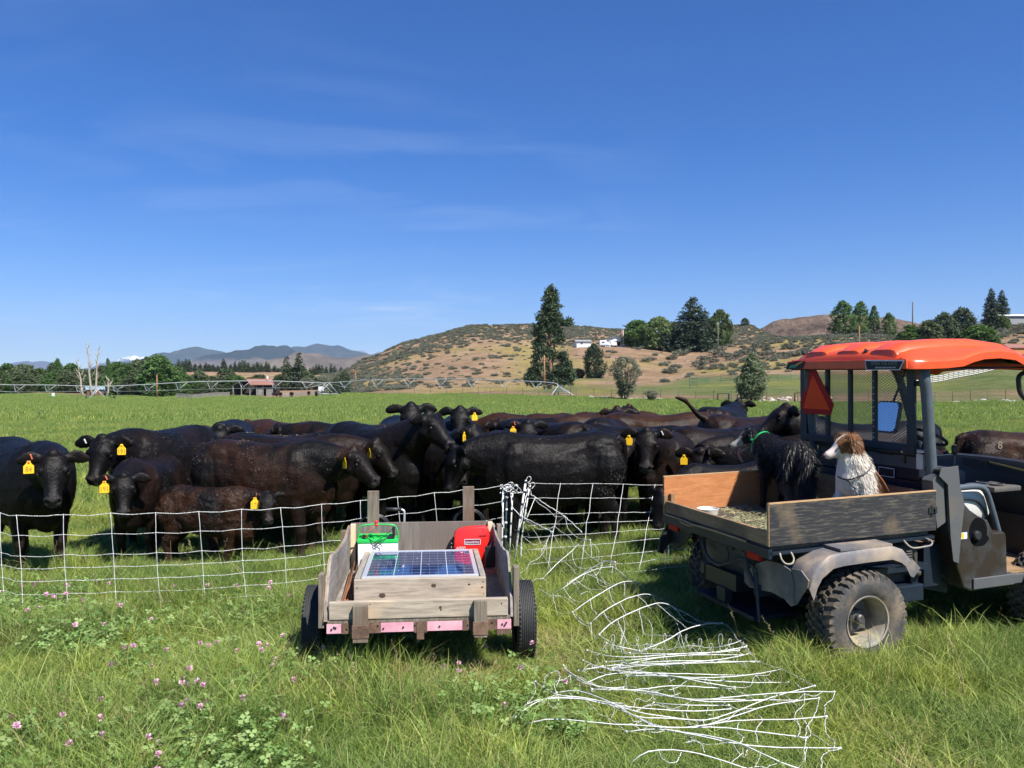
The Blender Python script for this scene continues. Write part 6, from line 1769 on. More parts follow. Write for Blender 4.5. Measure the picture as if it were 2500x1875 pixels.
# steering wheel
Ms = Matrix.Translation((1.695,.30,1.395)) @ Matrix.Rotation(R(28),4,'Y')
mb = MB(); rg = []
for k in range(40):
    q = 2*math.pi*k/40; c_ = Vector((.155*math.cos(q), .155*math.sin(q), 0)); rr = c_.normalized()
    rg.append([Ms @ (c_ + rr*(.014*math.cos(t))+Vector((0,0,.014*math.sin(t)))) for t in [2*math.pi*j/8 for j in range(8)]])
mb.rings(rg, closed=True)
for k in range(3):
    q = 2*math.pi*k/3; mb.tube([Ms @ Vector((0,0,-.03)), Ms @ Vector((.15*math.cos(q), .15*math.sin(q), 0))], .010, 6)
mb.tube([Ms @ Vector((0,0,-.03)), Ms @ Vector((0,0,-.35))], .018, 8); mb.ball(Ms @ Vector((0,0,-.02)), .035, 10)
U(mb, 'steering_wheel', m_black, True)
# dash, hood, cup holders, lever
mb = MB(); pl = [(1.98,.80),(1.98,1.16),(2.02,1.235),(2.06,1.245),(2.25,1.20),(2.75,1.05),(2.85,.95),(2.85,.55),(2.3,.50),(2.05,.55)]
rg = []
for y in (-.68,-.60,-.3,0,.3,.62,.68):
    c_ = 1-.06*(abs(y)/.68)**3; rg.append([Vector((x, y, z*c_ if z > .9 else z)) for x, z in pl])
mb.rings(rg); U(mb, 'dashboard', m_black, 40)
mb = MB(); mb.prism([(-.05,1.215),(-.64,1.150),(-.66,1.085),(-.04,1.160)], 1.972, 1.977, axis='x'); gb = U(mb, 'glove_panel', m_navy)
mb = MB(); mb.prism([(-.07,1.210),(-.62,1.150),(-.62,1.137),(-.07,1.196)], 1.966, 1.9705, axis='x'); mb.build('yellow_strip', simple('faded yellow tape', (.20,.17,.05), .6), gb)
mb = MB(); mb.prism([(.20,1.222),(.02,1.212),(.03,1.145),(.19,1.15)], 1.973, 1.9765, axis='x'); U(mb, 'switch_panel', m_navy)
# ribbed tray and cup holders between the seats
for k, (x, y, h) in enumerate(((1.50,.16,1.17),(1.55,.08,1.165),(1.60,-.07,1.155))):
    mb = MB(); mb.prism([(x-.05,1.0),(x+.12,1.0),(x+.115,h-.02),(x+.07,h),(x+.05,h)], y, y+.035); U(mb, 'tray_rib', m_graypl, bevel=.006)
mb = MB(); mb.box((1.38,-.14,.90),(1.72,.24,1.04), ch=.02); mb.prism([(1.35,1.0),(1.52,1.0),(1.50,1.18),(1.42,1.21),(1.38,1.20)], .23, .30); U(mb, 'centre_console', m_graypl, 40)
mb = MB(); mb.box((1.62,-.42,1.02),(1.90,-.14,1.06), ch=.012)
for (x, y) in ((1.73,-.22),(1.74,-.34)): mb.lathe([(.048,0),(.052,.012),(.044,.014),(.040,0),(.040,-.05)], 20, M=Matrix.Translation((x,y,1.062)) @ Matrix.Rotation(R(-90),4,'Y'))
U(mb, 'cup_holder', m_graypl, 40)
mb = MB(); mb.tube(wob([(1.70,.02,1.02),(1.70,.03,1.12),(1.71,.035,1.24),(1.71,.035,1.27)], 0, step=.04), .008, 8); lv = U(mb, 'gear_lever', m_rimdark, True)
mb = MB(); mb.tube([(1.71,.035,1.265),(1.71,.035,1.30),(1.71,.035,1.33),(1.71,.035,1.345)], [.014,.024,.026,.018], 14); mb.build('knob', m_black, lv, True)
mb = MB(); mb.tube([(1.71,.035,1.3445),(1.71,.035,1.352)], [.020,.014], 14); mb.build('knob_cap', m_decor, lv, True)
# front corner panel, orange with a pale emblem block
mb = MB(); mb.prism([(1.93,.82),(1.965,1.15),(2.5,1.08),(2.6,.80)], -.735, -.69); fp = U(mb, 'front_fender', m_graypl, bevel=.006)
mb = MB(); mb.prism([(1.955,.85),(1.985,1.12),(2.45,1.06),(2.5,.84)], -.7385, -.7355); mb.build('orange_panel', m_orange, fp)
text_obj('emblem', 'K', .10, m_lblw, fp, frame((2.02,-.7395,.985),(1,0,0),(0,0,1)), .0008)
mb = MB(); mb.box((1.93,-.68,.50),(2.0,.68,.82)); U(mb, 'firewall', m_black)
# roof ---------------------------------------------------------------------
rg = []
def roofsec(x, w, zt_, zl, bulge=.0):
    """one cross-section ring of the shell at x: half width w, crown height zt_, lip height zl"""
    pts = []
    prof = [(-1.0,zl),(-1.0,zl+.05),(-.97,zl+.072),(-.93,zl+.080),(-.86,zt_-.045),(-.74,zt_-.012),(-.5,zt_),(-.25,zt_+.006+bulge),(0,zt_+.008+bulge),(.25,zt_+.006+bulge),(.5,zt_),(.74,zt_-.012),(.86,zt_-.045),(.93,zl+.080),(.97,zl+.072),(1.0,zl+.05),(1.0,zl)]
    out = [Vector((x, q*w, z)) for q, z in prof]
    inn = [Vector((x, q*(w-.008), z-.008 if abs(q) < 1 else z)) for q, z in prof][::-1]
    return out + inn
secs = [(.545,.63,2.045,1.995),(.56,.66,2.09,1.992),(.60,.685,2.125,1.992),(.70,.70,2.145,1.992),(.85,.70,2.158,1.995),(1.0,.70,2.164,2.005),(1.10,.70,2.168,2.035),(1.20,.70,2.170,2.055),(1.35,.70,2.168,2.060),(1.50,.70,2.160,2.045),(1.60,.70,2.148,2.00),(1.72,.70,2.120,1.94),(1.86,.69,2.070,1.90),(1.98,.66,2.01,1.87),(2.03,.62,1.97,1.86)]
mb = MB()
rgs = [roofsec(*s_) for s_ in secs]
mb.rings(rgs)
# rear face of the roof: a skirt that rakes down and back, with raised ribs on top
roof = U(mb, 'roof', m_orange, 38)
mb = MB(); mb.prism([(-.655,1.995),(.66,1.995),(.655,2.06),(-.65,2.065)], .532, .546, axis='x'); mb.build('rear_skirt', m_orange, roof, bevel=.004)
mb = MB()
for yc in (-.38,-.02,.34):
    rr_ = []
    for x, h in ((.548,.0),(.58,.040),(.68,.058),(1.0,.060),(1.3,.055),(1.6,.040),(1.8,.02)):
        zb = float(np.interp(x, [s_[0] for s_ in secs], [s_[2] for s_ in secs]))
        rr_.append([Vector((x, yc+q*.14, zb-.012+h*k_)) for q, k_ in ((-1,0),(-.8,.75),(-.5,1),(.5,1),(.8,.75),(1,0))])
    mb.rings(rr_)
mb.build('roof_rib', m_orange, roof, 40)
for yc in (.52,-.20):
    mb = MB(); mb.ball((.60,yc,2.125), .022, 10, sc3=(1,1,.7)); mb.tube([(.60,yc-.02,2.13),(.60,yc+.02,2.14)], .008, 8); mb.build('roof_bolt', m_black, roof, True)
mb = MB(); mb.box((.56,-.64,1.985),(1.95,.64,1.993)); mb.build('roof_lining', m_black, roof)
# decals: ragged black one on the far rear corner, curled sticker near the near rear corner
mb = MB(); mb.prism([(.665,1.992),(.45,1.998),(.415,2.062),(.50,2.064),(.60,2.055),(.652,2.03)], .527, .530, axis='x'); dc = U(mb, 'corner_decal', m_decal, parent=roof)
mb = MB(); mb.prism([(.62,2.005),(.54,2.006),(.505,2.025),(.56,2.035),(.61,2.025)], .5245, .5262, axis='x'); mb.build('green_mark', m_green, dc)
mb = MB(); mb.prism([(.535,2.026),(.50,2.030),(.43,2.057),(.425,2.060),(.47,2.056),(.53,2.040)], .5220, .5240, axis='x'); mb.build('orange_mark', m_decor, dc)
mb = MB(); mb.prism([(-.275,1.984),(-.60,1.986),(-.640,2.056),(-.262,2.062)], .524, .528, axis='x'); st_ = U(mb, 'roof_sticker', m_lblw, parent=roof)
mb = MB(); mb.prism([(-.285,1.990),(-.595,1.992),(-.630,2.048),(-.272,2.053)], .5205, .5232, axis='x'); mb.build('sticker_face', m_decal, st_)
text_obj('lettering', 'OPEN THE GATE', .034, simple('dull sticker lettering', (.22,.22,.16), .5), st_, frame((.5195,-.455,2.034),(0,-1,0),(0,0,1)), .0004)
text_obj('lettering', 'WESTERN OPEN RANGE BEEF', .015, m_lblw, st_, frame((.5195,-.47,2.004),(0,-1,0),(0,0,1)), .0004)
# hay on the bed floor and the dish
rnd = random.Random(77); V=[];F=[];C=[]
UM = Matrix.LocRotScale(U0, Euler((R(1.2), R(-1.3), UA)), None)
def hayspot():
    while True:
        x = rnd.uniform(-.60,.66); y = rnd.uniform(-.66,.66)
        if x < -.2 and y > .30 - (x+.6)*.2 and rnd.random() > .12: continue
        return x, y
for _ in range(9000):
    x, y = hayspot(); h = .036*max(0, 1-((x-.1)/.75)**2)*max(.2, 1-((y+.1)/.8)**2)
    p = Vector((x,y,.848+rnd.random()*h)); a = rnd.uniform(0,6.28); L = rnd.uniform(.012,.05); d = Vector((math.cos(a),math.sin(a),rnd.gauss(0,.18)))*L; w = Vector((-math.sin(a),math.cos(a),rnd.gauss(0,.4))).normalized()*rnd.uniform(.0009,.002); b0=len(V)
    V.extend([tuple(p-w),tuple(p+w),tuple(p+d+w),tuple(p+d-w)]); F.append((b0,b0+1,b0+2,b0+3)); C.append(rnd.random())
ho = bpy.data.objects.new('loose_hay', leaf_mesh('loose_hay', V, F, C, leafmat('green tinged hay', (.28,.27,.13), (.42,.40,.21), (.58,.54,.33), trans=.15))); COL.objects.link(ho)
ho.matrix_world = UM; tag(ho, kind='stuff')
dish = MB(); dish.lathe([(.0,.004),(.060,.004),(.070,.012),(.078,.045),(.082,.052),(.086,.050),(.082,.040),(.074,.006),(.06,0),(.0,0)], 36, M=Matrix.Rotation(R(-90),4,'Y'))
dish = dish.build('feed_dish', m_white, None, 40); dish.matrix_world = UM @ Matrix.Translation((-.46,.33,.875)); 
tag(dish, 'shallow white plastic dish lying in the hay at the rear of the cargo bed', 'dish')
# ================================================================== SMALL WOODEN TRAILER (local: y away from the camera, x right; origin under the rear beam)
m_gw = wood('gray weathered board', (.36,.325,.28), (.175,.155,.135), (14,1.2,14), stain=(.42,.34,.24), scale=3.2, stain_amt=(.55,.72))
m_gwx = wood('weathered board, grain across', (.50,.425,.335), (.22,.18,.14), (1.1,14,14), stain=(.58,.42,.25), scale=3.6, knots=True, stain_amt=(.52,.7))
m_gwz = wood('dark weathered stake', (.27,.225,.175), (.105,.085,.068), (16,16,1.2), stain=(.13,.085,.055), scale=3, stain_amt=(.5,.7))
m_ply = wood('gray rough plywood', (.36,.33,.295), (.17,.15,.135), (6,1.6,9), stain=(.12,.10,.09), scale=3.4, streak=1.0)
m_plyz = wood('gray brown plywood front', (.235,.205,.180), (.110,.092,.080), (12,12,1.2), stain=(.16,.13,.11), scale=3.4, streak=.8)
m_new = wood('new pale lumber', (.72,.60,.42), (.60,.46,.29), (12,12,1.2), scale=3)
m_rust = simple('rusty steel', (.095,.055,.038), .85, col2=(.19,.115,.075), nscale=14, contrast=(.4,.65), bump=.3, bscale=80)
m_pink = simple('faded pink painted steel', (.60,.25,.33), .5, col2=(.72,.42,.48), nscale=6, contrast=(.35,.65))
m_tyre2 = simple('dark tyre rubber', (.030,.031,.033), .7, noise=.3, nscale=20, bump=.1, bscale=90)
m_alu = simple('aluminium frame', (.74,.75,.77), .35, metal=.6)
m_red = simple('red energiser plastic', (.72,.022,.018), .35, coat=.2)
m_greenp = simple('bright green plastic', (.02,.52,.09), .35, coat=.2)
m_whitep = simple('white plastic case', (.72,.74,.76), .4)
m_cable = simple('black cable', (.012,.012,.013), .4)
T0 = Vector((-.5625, 5.0, 0)); TA = R(5.7)
tr_ = empty('wooden_trailer', T0, (0,0,TA), 'small two wheeled wooden trailer with a pink rear beam and tall stakes', 'trailer')
TM = Matrix.LocRotScale(T0, Euler((0,0,TA)), None)
T = lambda mb, name, m_, smooth=False, parent=None, bevel=0.0: mb.build(name, m_, parent or tr_, smooth, bevel)
FL = 1.50
mb = MB(); mb.box((-.555,.045,.440),(.555,FL-.02,.458)); T(mb, 'floor', m_ply)
mb = MB(); mb.box((-.555,.0,.432),(.555,.04,.4535)); T(mb, 'floor_edge', m_gwz)
# rear beam
mb = MB(); mb.prism([(.0,.372),(.0,.430),(.008,.430),(.008,.382),(.05,.382),(.05,.372)], -.56, .56, axis='x'); bm_ = T(mb, 'rear_beam', m_pink, bevel=.001)
for lo_, hi_ in (((-.47,-.004,.370),(-.40,-.0008,.4315)),((-.307,-.004,.370),(-.235,-.0008,.4315)),((.262,-.004,.370),(.326,-.0008,.4315)),((.413,-.004,.370),(.475,-.0008,.4315)),((-.035,-.004,.366),(.045,-.0008,.4315)),((-.018,-.008,.325),(.026,-.0045,.4325)),((.47,.0,.340),(.56,.05,.3715))):
    MB().box(lo_, hi_).build('rust_bracket', m_rust, bm_)
mb = MB()
for x in (-.53,-.505,-.515,.505,.53,.52,.12,-.10,-.03,-.22,-.255,-.44,.29,.44): mb.tube([(x,-.006,.395+((x*977)%1)*.02),(x,-.0045,.395+((x*977)%1)*.02)], .006, 8)
mb.build('bolt_hole', m_cable, bm_)
for x0, x1 in ((-.405,-.305),(.322,.415)):
    mb = MB(); mb.box((x0,-.052,.352),(x1,-.008,.432)); T(mb, 'stake_pocket', m_rust, bevel=.002)
for x0, x1, z0, z1 in ((-.40,-.31,.325,.548),(.328,.409,.335,.560)):
    mb = MB(); mb.box((x0,-.048,z0),(x1,-.011,z1)); T(mb, 'stake', m_gwz, bevel=.003)
mb = MB(); mb.box((-.545,-.006,.455),(.54,.034,.562)); T(mb, 'tailboard', m_gwx, bevel=.004)
# sides
def side_poly(): 
    top = [(.20,.765),(.28,.790),(.36,.785),(.50,.762),(.70,.748),(.90,.742),(1.10,.738),(1.20,.742),(1.30,.757),(1.40,.775),(FL,.780)]
    return [(.0,.445)]+[(.03,.56)]+top+[(FL,.445)]
mb = MB(); mb.prism(side_poly(), -.572, -.556, axis='x'); sbd = T(mb, 'side_board', m_ply, bevel=.002); 
mb = MB(); mb.prism(side_poly(), .556, .572, axis='x'); T(mb, 'side_board', m_ply, bevel=.002)
mb = MB(); mb.prism(side_poly(), -.5765, -.5725, axis='x'); mb.build('ply_edge', m_rawedge, sbd)
for (sx_, y0, y1, z0, z1) in ((-1,.02,.105,.40,.725),(1,.02,.105,.38,.745),(-1,1.28,1.36,.40,.77),(1,1.28,1.36,.40,.80)):
    mb = MB(); a, b_ = sorted((sx_*.5775, sx_*.612)); mb.box((a,y0,z0),(b_,y1,z1)); T(mb, 'outer_stake', m_gwz, bevel=.003)
mb = MB(); mb.box((-.555,FL-.018,.46),(.555,FL,.800)); T(mb, 'front_board', m_plyz, bevel=.002)
for sx_ in (-1, 1):
    mb = MB(); a, b_ = sorted((sx_*.555, sx_*.517)); mb.box((a,FL-.06,.459),(b_,FL-.019,.795)); T(mb, 'corner_post', m_new, bevel=.002)
for x0, x1, zt__ in ((-.430,-.340,1.045),(.322,.412,1.072)):
    mb = MB(); mb.box((x0,FL+.004,.35),(x1,FL+.042,zt__)); T(mb, 'tall_stake', m_gwz, bevel=.003)
mb = MB(); mb.box((-.03,FL,.40),(.03,2.35,.45)); mb.box((-.56,.10,.40),(-.52,FL,.438)); mb.box((.52,.10,.40),(.56,FL,.438)); T(mb, 'drawbar', m_rust)
mb = MB(); mb.tube([(-.19,1.75,.35),(-.19,1.75,.73)], .018, 10); mb.tube(wob([(-.15,1.75,.72),(-.148,1.75,.83),(-.155,1.75,.855),(-.18,1.75,.862)], 0, step=.02), .009, 8); jk = T(mb, 'jack', m_alu, True)
mb = MB(); mb.tube([(-.17,1.75,.862),(-.30,1.75,.866)], .016, 12); mb.build('jack_grip', m_black, jk, True)
# black cable coils slung on the stakes
def coil(cx, cz, y, r_, n_):
    mb = MB(); rnd = random.Random(int(cx*100))
    for k in range(n_):
        rr_ = r_*(1+rnd.gauss(0,.03)); oy = y+k*.009; ox = rnd.gauss(0,.006); pts = [(cx+ox+rr_*math.cos(q), oy+.004*math.sin(3*q), cz+rr_*.95*math.sin(q)+rnd.gauss(0,.001)) for q in [2*math.pi*j/28 for j in range(29)]]
        mb.tube(pts, .0055, 6)
    o = mb.build('cable_coil', m_cable, None, True); o.matrix_world = TM; return o
tag(coil(-.385, .735, FL+.05, .120, 9), 'black cable coil hanging on the left tall stake of the trailer', 'cable coil')
tag(coil(.37, .765, FL+.05, .118, 9), 'black cable coil hanging on the right tall stake of the trailer', 'cable coil')
# wheels with grooved road tyres
def twheel(sx_):
    w = empty('wheel', (sx_*.70,.56,.268), (0,0,0)); w.parent = tr_
    M = Matrix.Rotation(0 if sx_ > 0 else math.pi, 4, 'Z')
    pr = [(.155,-.052),(.185,-.062),(.225,-.064),(.250,-.058),(.262,-.048)]
    mb = MB(); prof = list(pr)
    for u in (-.040,-.028,-.016,-.004,.008,.020,.032,.044):
        prof += [(.266,u-.004),(.266,u+.002),(.260,u+.0035),(.260,u+.006)]
    prof += [(.264,.050),(.250,.058),(.225,.064),(.185,.062),(.155,.052)]
    mb.lathe(prof, 56, M=M)
    for k in range(56):
        a = 2*math.pi*k/56
        for u in (-.046,.050):
            Rm = M @ Matrix.Rotation(a, 4, 'X'); mb.box((u-.008,-.006,.258),(u+.008,.006,.2665), M=Rm)
    mb.build('tyre', m_tyre2, w, 35)
    mb = MB(); mb.lathe([(.157,.050),(.160,.045),(.150,.03),(.142,-.02),(.10,-.015),(.06,.01),(.0,.012)], 32, M=M); mb.build('rim', m_rimdark, w, 40)
twheel(-1); twheel(1)
mb = MB(); mb.tube([(-.66,.56,.268),(.66,.56,.268)], .022, 10); mb.box((-.50,.2,.33),(-.46,.95,.36)); mb.box((.46,.2,.33),(.50,.95,.36)); T(mb, 'axle', m_rust)
# wooden box with the solar panel
sb_ = empty('solar_box', TM @ Vector((0,.30,.459)), (0,0,TA), 'weathered wooden box carrying a blue solar panel, inside the trailer', 'solar panel')
S_ = lambda mb, name, m_, smooth=False, parent=None, bevel=0.0: mb.build(name, m_, parent or sb_, smooth, bevel)
mb = MB(); mb.box((-.425,0,.012),(.425,.036,.165)); S_(mb, 'front_plank', m_gwx, bevel=.004)
mb = MB(); mb.box((-.425,.90,.0),(.425,.938,.150)); S_(mb, 'back_plank', m_gwx, bevel=.004)
for sx_ in (-1,1):
    mb = MB(); a, b_ = sorted((sx_*.425, sx_*.388)); mb.box((a,.037,.0),(b_,.899,.172)); S_(mb, 'side_rail', m_gw, bevel=.004)
mb = MB()
for (lo, hi) in (((-.380,.038,.135),(.380,.066,.176)),((-.380,.868,.135),(.380,.896,.176)),((-.380,.067,.135),(-.352,.867,.176)),((.352,.067,.135),(.380,.867,.176))): mb.box(lo, hi)
S_(mb, 'panel_frame', m_alu, bevel=.0015)
m_cell, n, l, b = mat('blue solar cells under glass')
b.inputs['Roughness'].default_value = .06; b.inputs['Specular IOR Level'].default_value = .6
t = n.new('ShaderNodeTexCoord'); vz = n.new('ShaderNodeTexVoronoi'); vz.inputs['Scale'].default_value = 55
l.new(t.outputs['Object'], vz.inputs['Vector'])
rmp = lramp(vz.outputs['Color'], [(.2,(.010,.022,.075)),(.6,(.014,.034,.115)),(1,(.020,.050,.16))])
brk = n.new('ShaderNodeTexBrick')
sxyz = n.new('ShaderNodeSeparateXYZ'); l.new(t.outputs['Object'], sxyz.inputs[0])
def mth(op, a, b_):
    q = n.new('ShaderNodeMath'); q.operation = op
    for i, v in enumerate((a, b_)):
        l.new(v, q.inputs[i]) if not isinstance(v, (int, float)) else setattr(q.inputs[i], 'default_value', v)
    return q.outputs[0]
def lines(sock, off, pitch, wdt):
    return mth('LESS_THAN', mth('PINGPONG', mth('ADD', sock, off), pitch/2) if False else mth('ABSOLUTE', mth('SUBTRACT', mth('MODULO', mth('ADD', sock, off+pitch*50+pitch/2), pitch), pitch/2), 0), wdt)
cx_ = lines(sxyz.outputs[0], 0, .176, .0022); cy_ = lines(sxyz.outputs[1], -.067, .0889, .0013); cz_ = lines(sxyz.outputs[0], .0587, .0587, .0007)
li = mth('MAXIMUM', cx_, mth('MAXIMUM', cy_, mth('MULTIPLY', cz_, .4)))
fin = lmix(li, rmp, (.55,.60,.68))
l.new(fin, b.inputs['Base Color'])
mb = MB(); mb.box((-.3515,.0665,.160),(.3515,.8675,.1705)); S_(mb, 'solar_cells', m_cell)
mb = MB()
for (x, y, s_) in ((.30,.80,.006),(.29,.81,.004),(-.19,.70,.004),(-.185,.62,.003),(-.19,.66,.003),(-.18,.59,.003),(-.03,.62,.004),(.05,.40,.0025),(-.15,.22,.003),(-.30,.84,.004),(-.02,.84,.004),(.2,.5,.002)): mb.ball((x,y,.171), s_, 6, sc3=(1,2.2,.3))
S_(mb, 'bird_dropping', m_whitep)
m_knot = simple('dark wood knot', (.085,.055,.038), .85, noise=.5, nscale=60)
for x, z, r_ in ((.085,.118,.015),(-.245,.062,.019),(.315,.120,.008),(-.405,.115,.005),(-.405,.03,.005),(.405,.135,.005),(.40,.10,.007),(.41,.055,.004)):
    MB().ball((x,-.0002,z), r_, 12, sc3=(1.15,.05,.85)).build('knot', m_knot, sb_, True)
for x, z, r_ in ((.125,.515,.008),(.128,.500,.005),(-.30,.545,.004),(.50,.53,.005)):
    MB().ball((x,-.0062,z), r_, 12, sc3=(1.1,.05,1.2)).build('knot', m_knot, tr_, True)
# battery
bt = empty('battery', TM @ Vector((-.335,1.285,.459)), (0,0,TA), 'white battery with green lid and green carrying handle, left front of the trailer', 'battery')
B_ = lambda mb, name, m_, smooth=False, bevel=0.0, parent=None: mb.build(name, m_, parent or bt, smooth, bevel)
mb = MB(); mb.box((-.150,0,0),(.150,.16,.215), ch=.006); B_(mb, 'case', m_whitep, 40)
mb = MB(); mb.box((-.155,-.004,.216),(.155,.164,.246), ch=.006); mb.box((-.15,.09,.246),(.11,.155,.268), ch=.008)
for k in range(4): mb.tube([(-.08+.055*k,.05,.246),(-.08+.055*k,.05,.256)], .014, 12)
B_(mb, 'lid', m_greenp, 40)
mb = MB(); mb.tube(wob([(-.150,.05,.235),(-.152,.04,.28),(-.135,.03,.335),(-.10,.025,.352),(0,.025,.356),(.10,.025,.352),(.135,.03,.335),(.152,.04,.28),(.150,.05,.235)], 0, step=.02), .0055, 8); B_(mb, 'handle', m_greenp, True)
mb = MB(); mb.box((-.118,.02,.246),(-.098,.06,.275), ch=.003); mb.box((.072,.0,.246),(.125,.05,.262), ch=.003); mb.box((.108,.03,.255),(.128,.07,.33), ch=.004); B_(mb, 'terminal', m_cable)
mb = MB(); mb.ball((-.012,.02,.375), .013, 10); mb.ball((-.012,.02,.352), .012, 10, sc3=(1,1,1.2)); B_(mb, 'red_clamp', m_red, True)
mb = MB(); mb.tube(wob([(-.012,.02,.35),(-.05,.0,.325),(-.085,-.01,.29),(-.075,.0,.262),(-.11,.03,.262)], 0, step=.02), .0028, 6); mb.tube(wob([(-.03,.01,.31),(.01,-.005,.285),(.01,.02,.26)], 0, step=.02), .0025, 6); B_(mb, 'orange_wire', simple('orange wire', (.55,.10,.04), .5), True)
mb = MB(); mb.tube(wob([(.115,.05,.32),(.06,-.01,.28),(.0,-.02,.24),(-.03,-.02,.215),(0,-.02,.20)], 0, step=.02), .0028, 6); mb.tube(wob([(-.10,.03,.27),(-.04,-.015,.235),(.03,-.02,.205),(.02,-.02,.19)], 0, step=.02), .0028, 6); mb.tube(wob([(.10,.03,.262),(.04,-.02,.245),(-.02,-.02,.20)], 0, step=.02), .0028, 6); B_(mb, 'black_wire', m_cable, True)
# energiser
en = empty('fence_energiser', TM @ Vector((.385,1.335,.459)), (0,0,TA), 'red electric fence energiser box with white lettering, right front of the trailer', 'fence energiser')
prf = [(-.118,.0),(.115,.0),(.128,.10),(.138,.21),(.140,.275),(.128,.308),(.10,.320),(0,.318),(-.07,.308),(-.120,.290),(-.137,.262),(-.140,.15)]
mb = MB(); rg = []
for y, k_ in ((.10,.94),(.085,1.0),(.02,1.0),(.004,.975),(.0,.93)):
    rg.append([Vector((x*k_, y, .16+(z-.16)*k_)) for x, z in prf])
mb.rings(rg); mb.build('case', m_red, en, 40)
mb = MB(); mb.box((.055,-.0035,.248),(.115,-.0008,.2525)); mb.build('slot', m_cable, en)
def fr_(mb, x0, z0, x1, z1, t_, sk=0):
    for a, b_ in (((x0,z0),(x1,z0+t_)),((x0,z1-t_),(x1,z1)),((x0,z0),(x0+t_,z1)),((x1-t_,z0),(x1,z1))): mb.box((a[0],-.0035,a[1]),(b_[0],-.0008,b_[1]))
mb = MB(); fr_(mb, -.058,.183,.068,.226,.0035); mb.build('logo_frame', m_whitep, en)
mb = MB(); mb.box((-.054,-.0018,.187),(.064,-.0006,.222)); mb.build('logo_field', simple('dark maroon print', (.20,.02,.05), .4), en)
text_obj('lettering', 'speedrite.', .029, m_whitep, en, frame((.005,-.0035,.203),(1,0,0),(0,0,1)), .0006)
text_obj('lettering', '6000', .036, m_whitep, en, frame((-.085,-.0035,.155),(1,0,0),(0,0,1)), .0006)
text_obj('lettering', 'energizer', .016, m_whitep, en, frame((.02,-.0035,.148),(1,0,0),(0,0,1)), .0006)
mb = MB(); mb.ball((-.160,.03,.185), .017, 10); mb.tube([(-.160,.03,.17),(-.160,.03,.12)], .012, 8); mb.tube([(-.140,.03,.24),(-.155,.03,.20)], .008, 8); mb.build('knob', m_cable, en, True)
# rusty rods lying along the left side, strap on the right
mb = MB(); rnd = random.Random(4)
for k in range(7): mb.tube([(-.505+.012*k+rnd.gauss(0,.004), .25+rnd.uniform(0,.08), .466+.012*(k%2)), (-.520+.012*k+rnd.gauss(0,.004), 1.15+rnd.uniform(0,.1), .52+.02*(k%3))], .006, 6)
rods = mb.build('rusty_rods', simple('bright rust', (.26,.11,.05), .85, noise=.5, nscale=30), None, True); rods.matrix_world = TM
tag(rods, 'bundle of thin rusty rods lying along the left side of the trailer', 'rods')
mb = MB(); mb.box((.475,1.15,.50),(.552,1.18,.66), ch=.006); mb.tube([(.50,1.16,.64),(.545,1.20,.69)], .008, 8); T(mb, 'strap_buckle', m_cable)
# ================================================================== THE TWO DOGS in the cargo bed
def furmat(name, rough=.6, spec=.3, trans=.12):
    m, n, l, b = mat(name)
    vc = n.new('ShaderNodeVertexColor'); vc.layer_name = 'hide'
    l.new(vc.outputs[0], b.inputs['Base Color']); b.inputs['Roughness'].default_value = rough; b.inputs['Specular IOR Level'].default_value = spec
    return m
m_fur = furmat('long dog coat', .42, .45)
m_skin = furmat('dog body', .7, .2)
m_nose = simple('wet dark nose', (.02,.015,.015), .25)
m_nosep = simple('liver brown nose', (.10,.045,.035), .3)
m_tongue = simple('tongue', (.42,.10,.13), .3, coat=.3)
def coat(me, colf, n, len_f, width, flow, rnd, parent, name='fur', lift=.55):
    """long locks growing out of the body; colf(point)->colour, len_f(point)->metres, flow(point, normal)->direction"""
    P_ = np.array([p.center[:] for p in me.polygons]); Nn = np.array([p.normal[:] for p in me.polygons]); A = np.array([p.area for p in me.polygons])
    L_ = np.array([len_f(p) for p in P_]); w_ = A*(L_ > .004); w_ /= w_.sum()
    r_ = np.random.default_rng(rnd.randrange(9999)); pick = r_.choice(len(P_), n, p=w_)
    V = []; F = []; C = []
    for i in pick:
        p = Vector(P_[i]) + Vector((rnd.gauss(0,.006),rnd.gauss(0,.006),rnd.gauss(0,.006))); nn = Vector(Nn[i]); L = L_[i]*rnd.uniform(.6,1.25)
        fl = Vector(flow(P_[i], Nn[i])).normalized(); d = (nn*lift*rnd.uniform(.5,1.4)+fl+Vector((rnd.gauss(0,.22),rnd.gauss(0,.22),rnd.gauss(0,.22)))).normalized()
        d2 = (d*.7+fl*.5+Vector((0,0,-.35))).normalized()
        s_ = d.cross(nn+Vector((rnd.gauss(0,.4),rnd.gauss(0,.4),rnd.gauss(0,.4)))).normalized()*width*rnd.uniform(.6,1.4)
        a = p - nn*.004; m1 = a + d*L*.5; e = m1 + d2*L*.5; b0 = len(V)
        V.extend([tuple(a-s_),tuple(a+s_),tuple(m1+s_*.8),tuple(m1-s_*.8),tuple(e)])
        F.append((b0,b0+1,b0+2,b0+3)); F.append((b0+3,b0+2,b0+4))
        c = np.array(colf(P_[i]))*rnd.uniform(.7,1.3); C.append(c); C.append(c)
    fm = bpy.data.meshes.new(name); fm.from_pydata(V, [], F)
    ca = fm.color_attributes.new('hide','FLOAT_COLOR','CORNER'); arr = []
    for f, c in zip(F, C): arr += [c[0],c[1],c[2],1.0]*len(f)
    ca.data.foreach_set('color', arr); fm.materials.append(m_fur)
    o = bpy.data.objects.new(name, fm); COL.objects.link(o); o.parent = parent; return o
def paint(me, colf):
    co = getco(me); col = np.array([list(colf(p))+[1.0] for p in co], np.float32)
    ca = me.color_attributes.new('hide','FLOAT_COLOR','POINT'); ca.data.foreach_set('color', col.reshape(-1)); me.materials.append(m_skin)
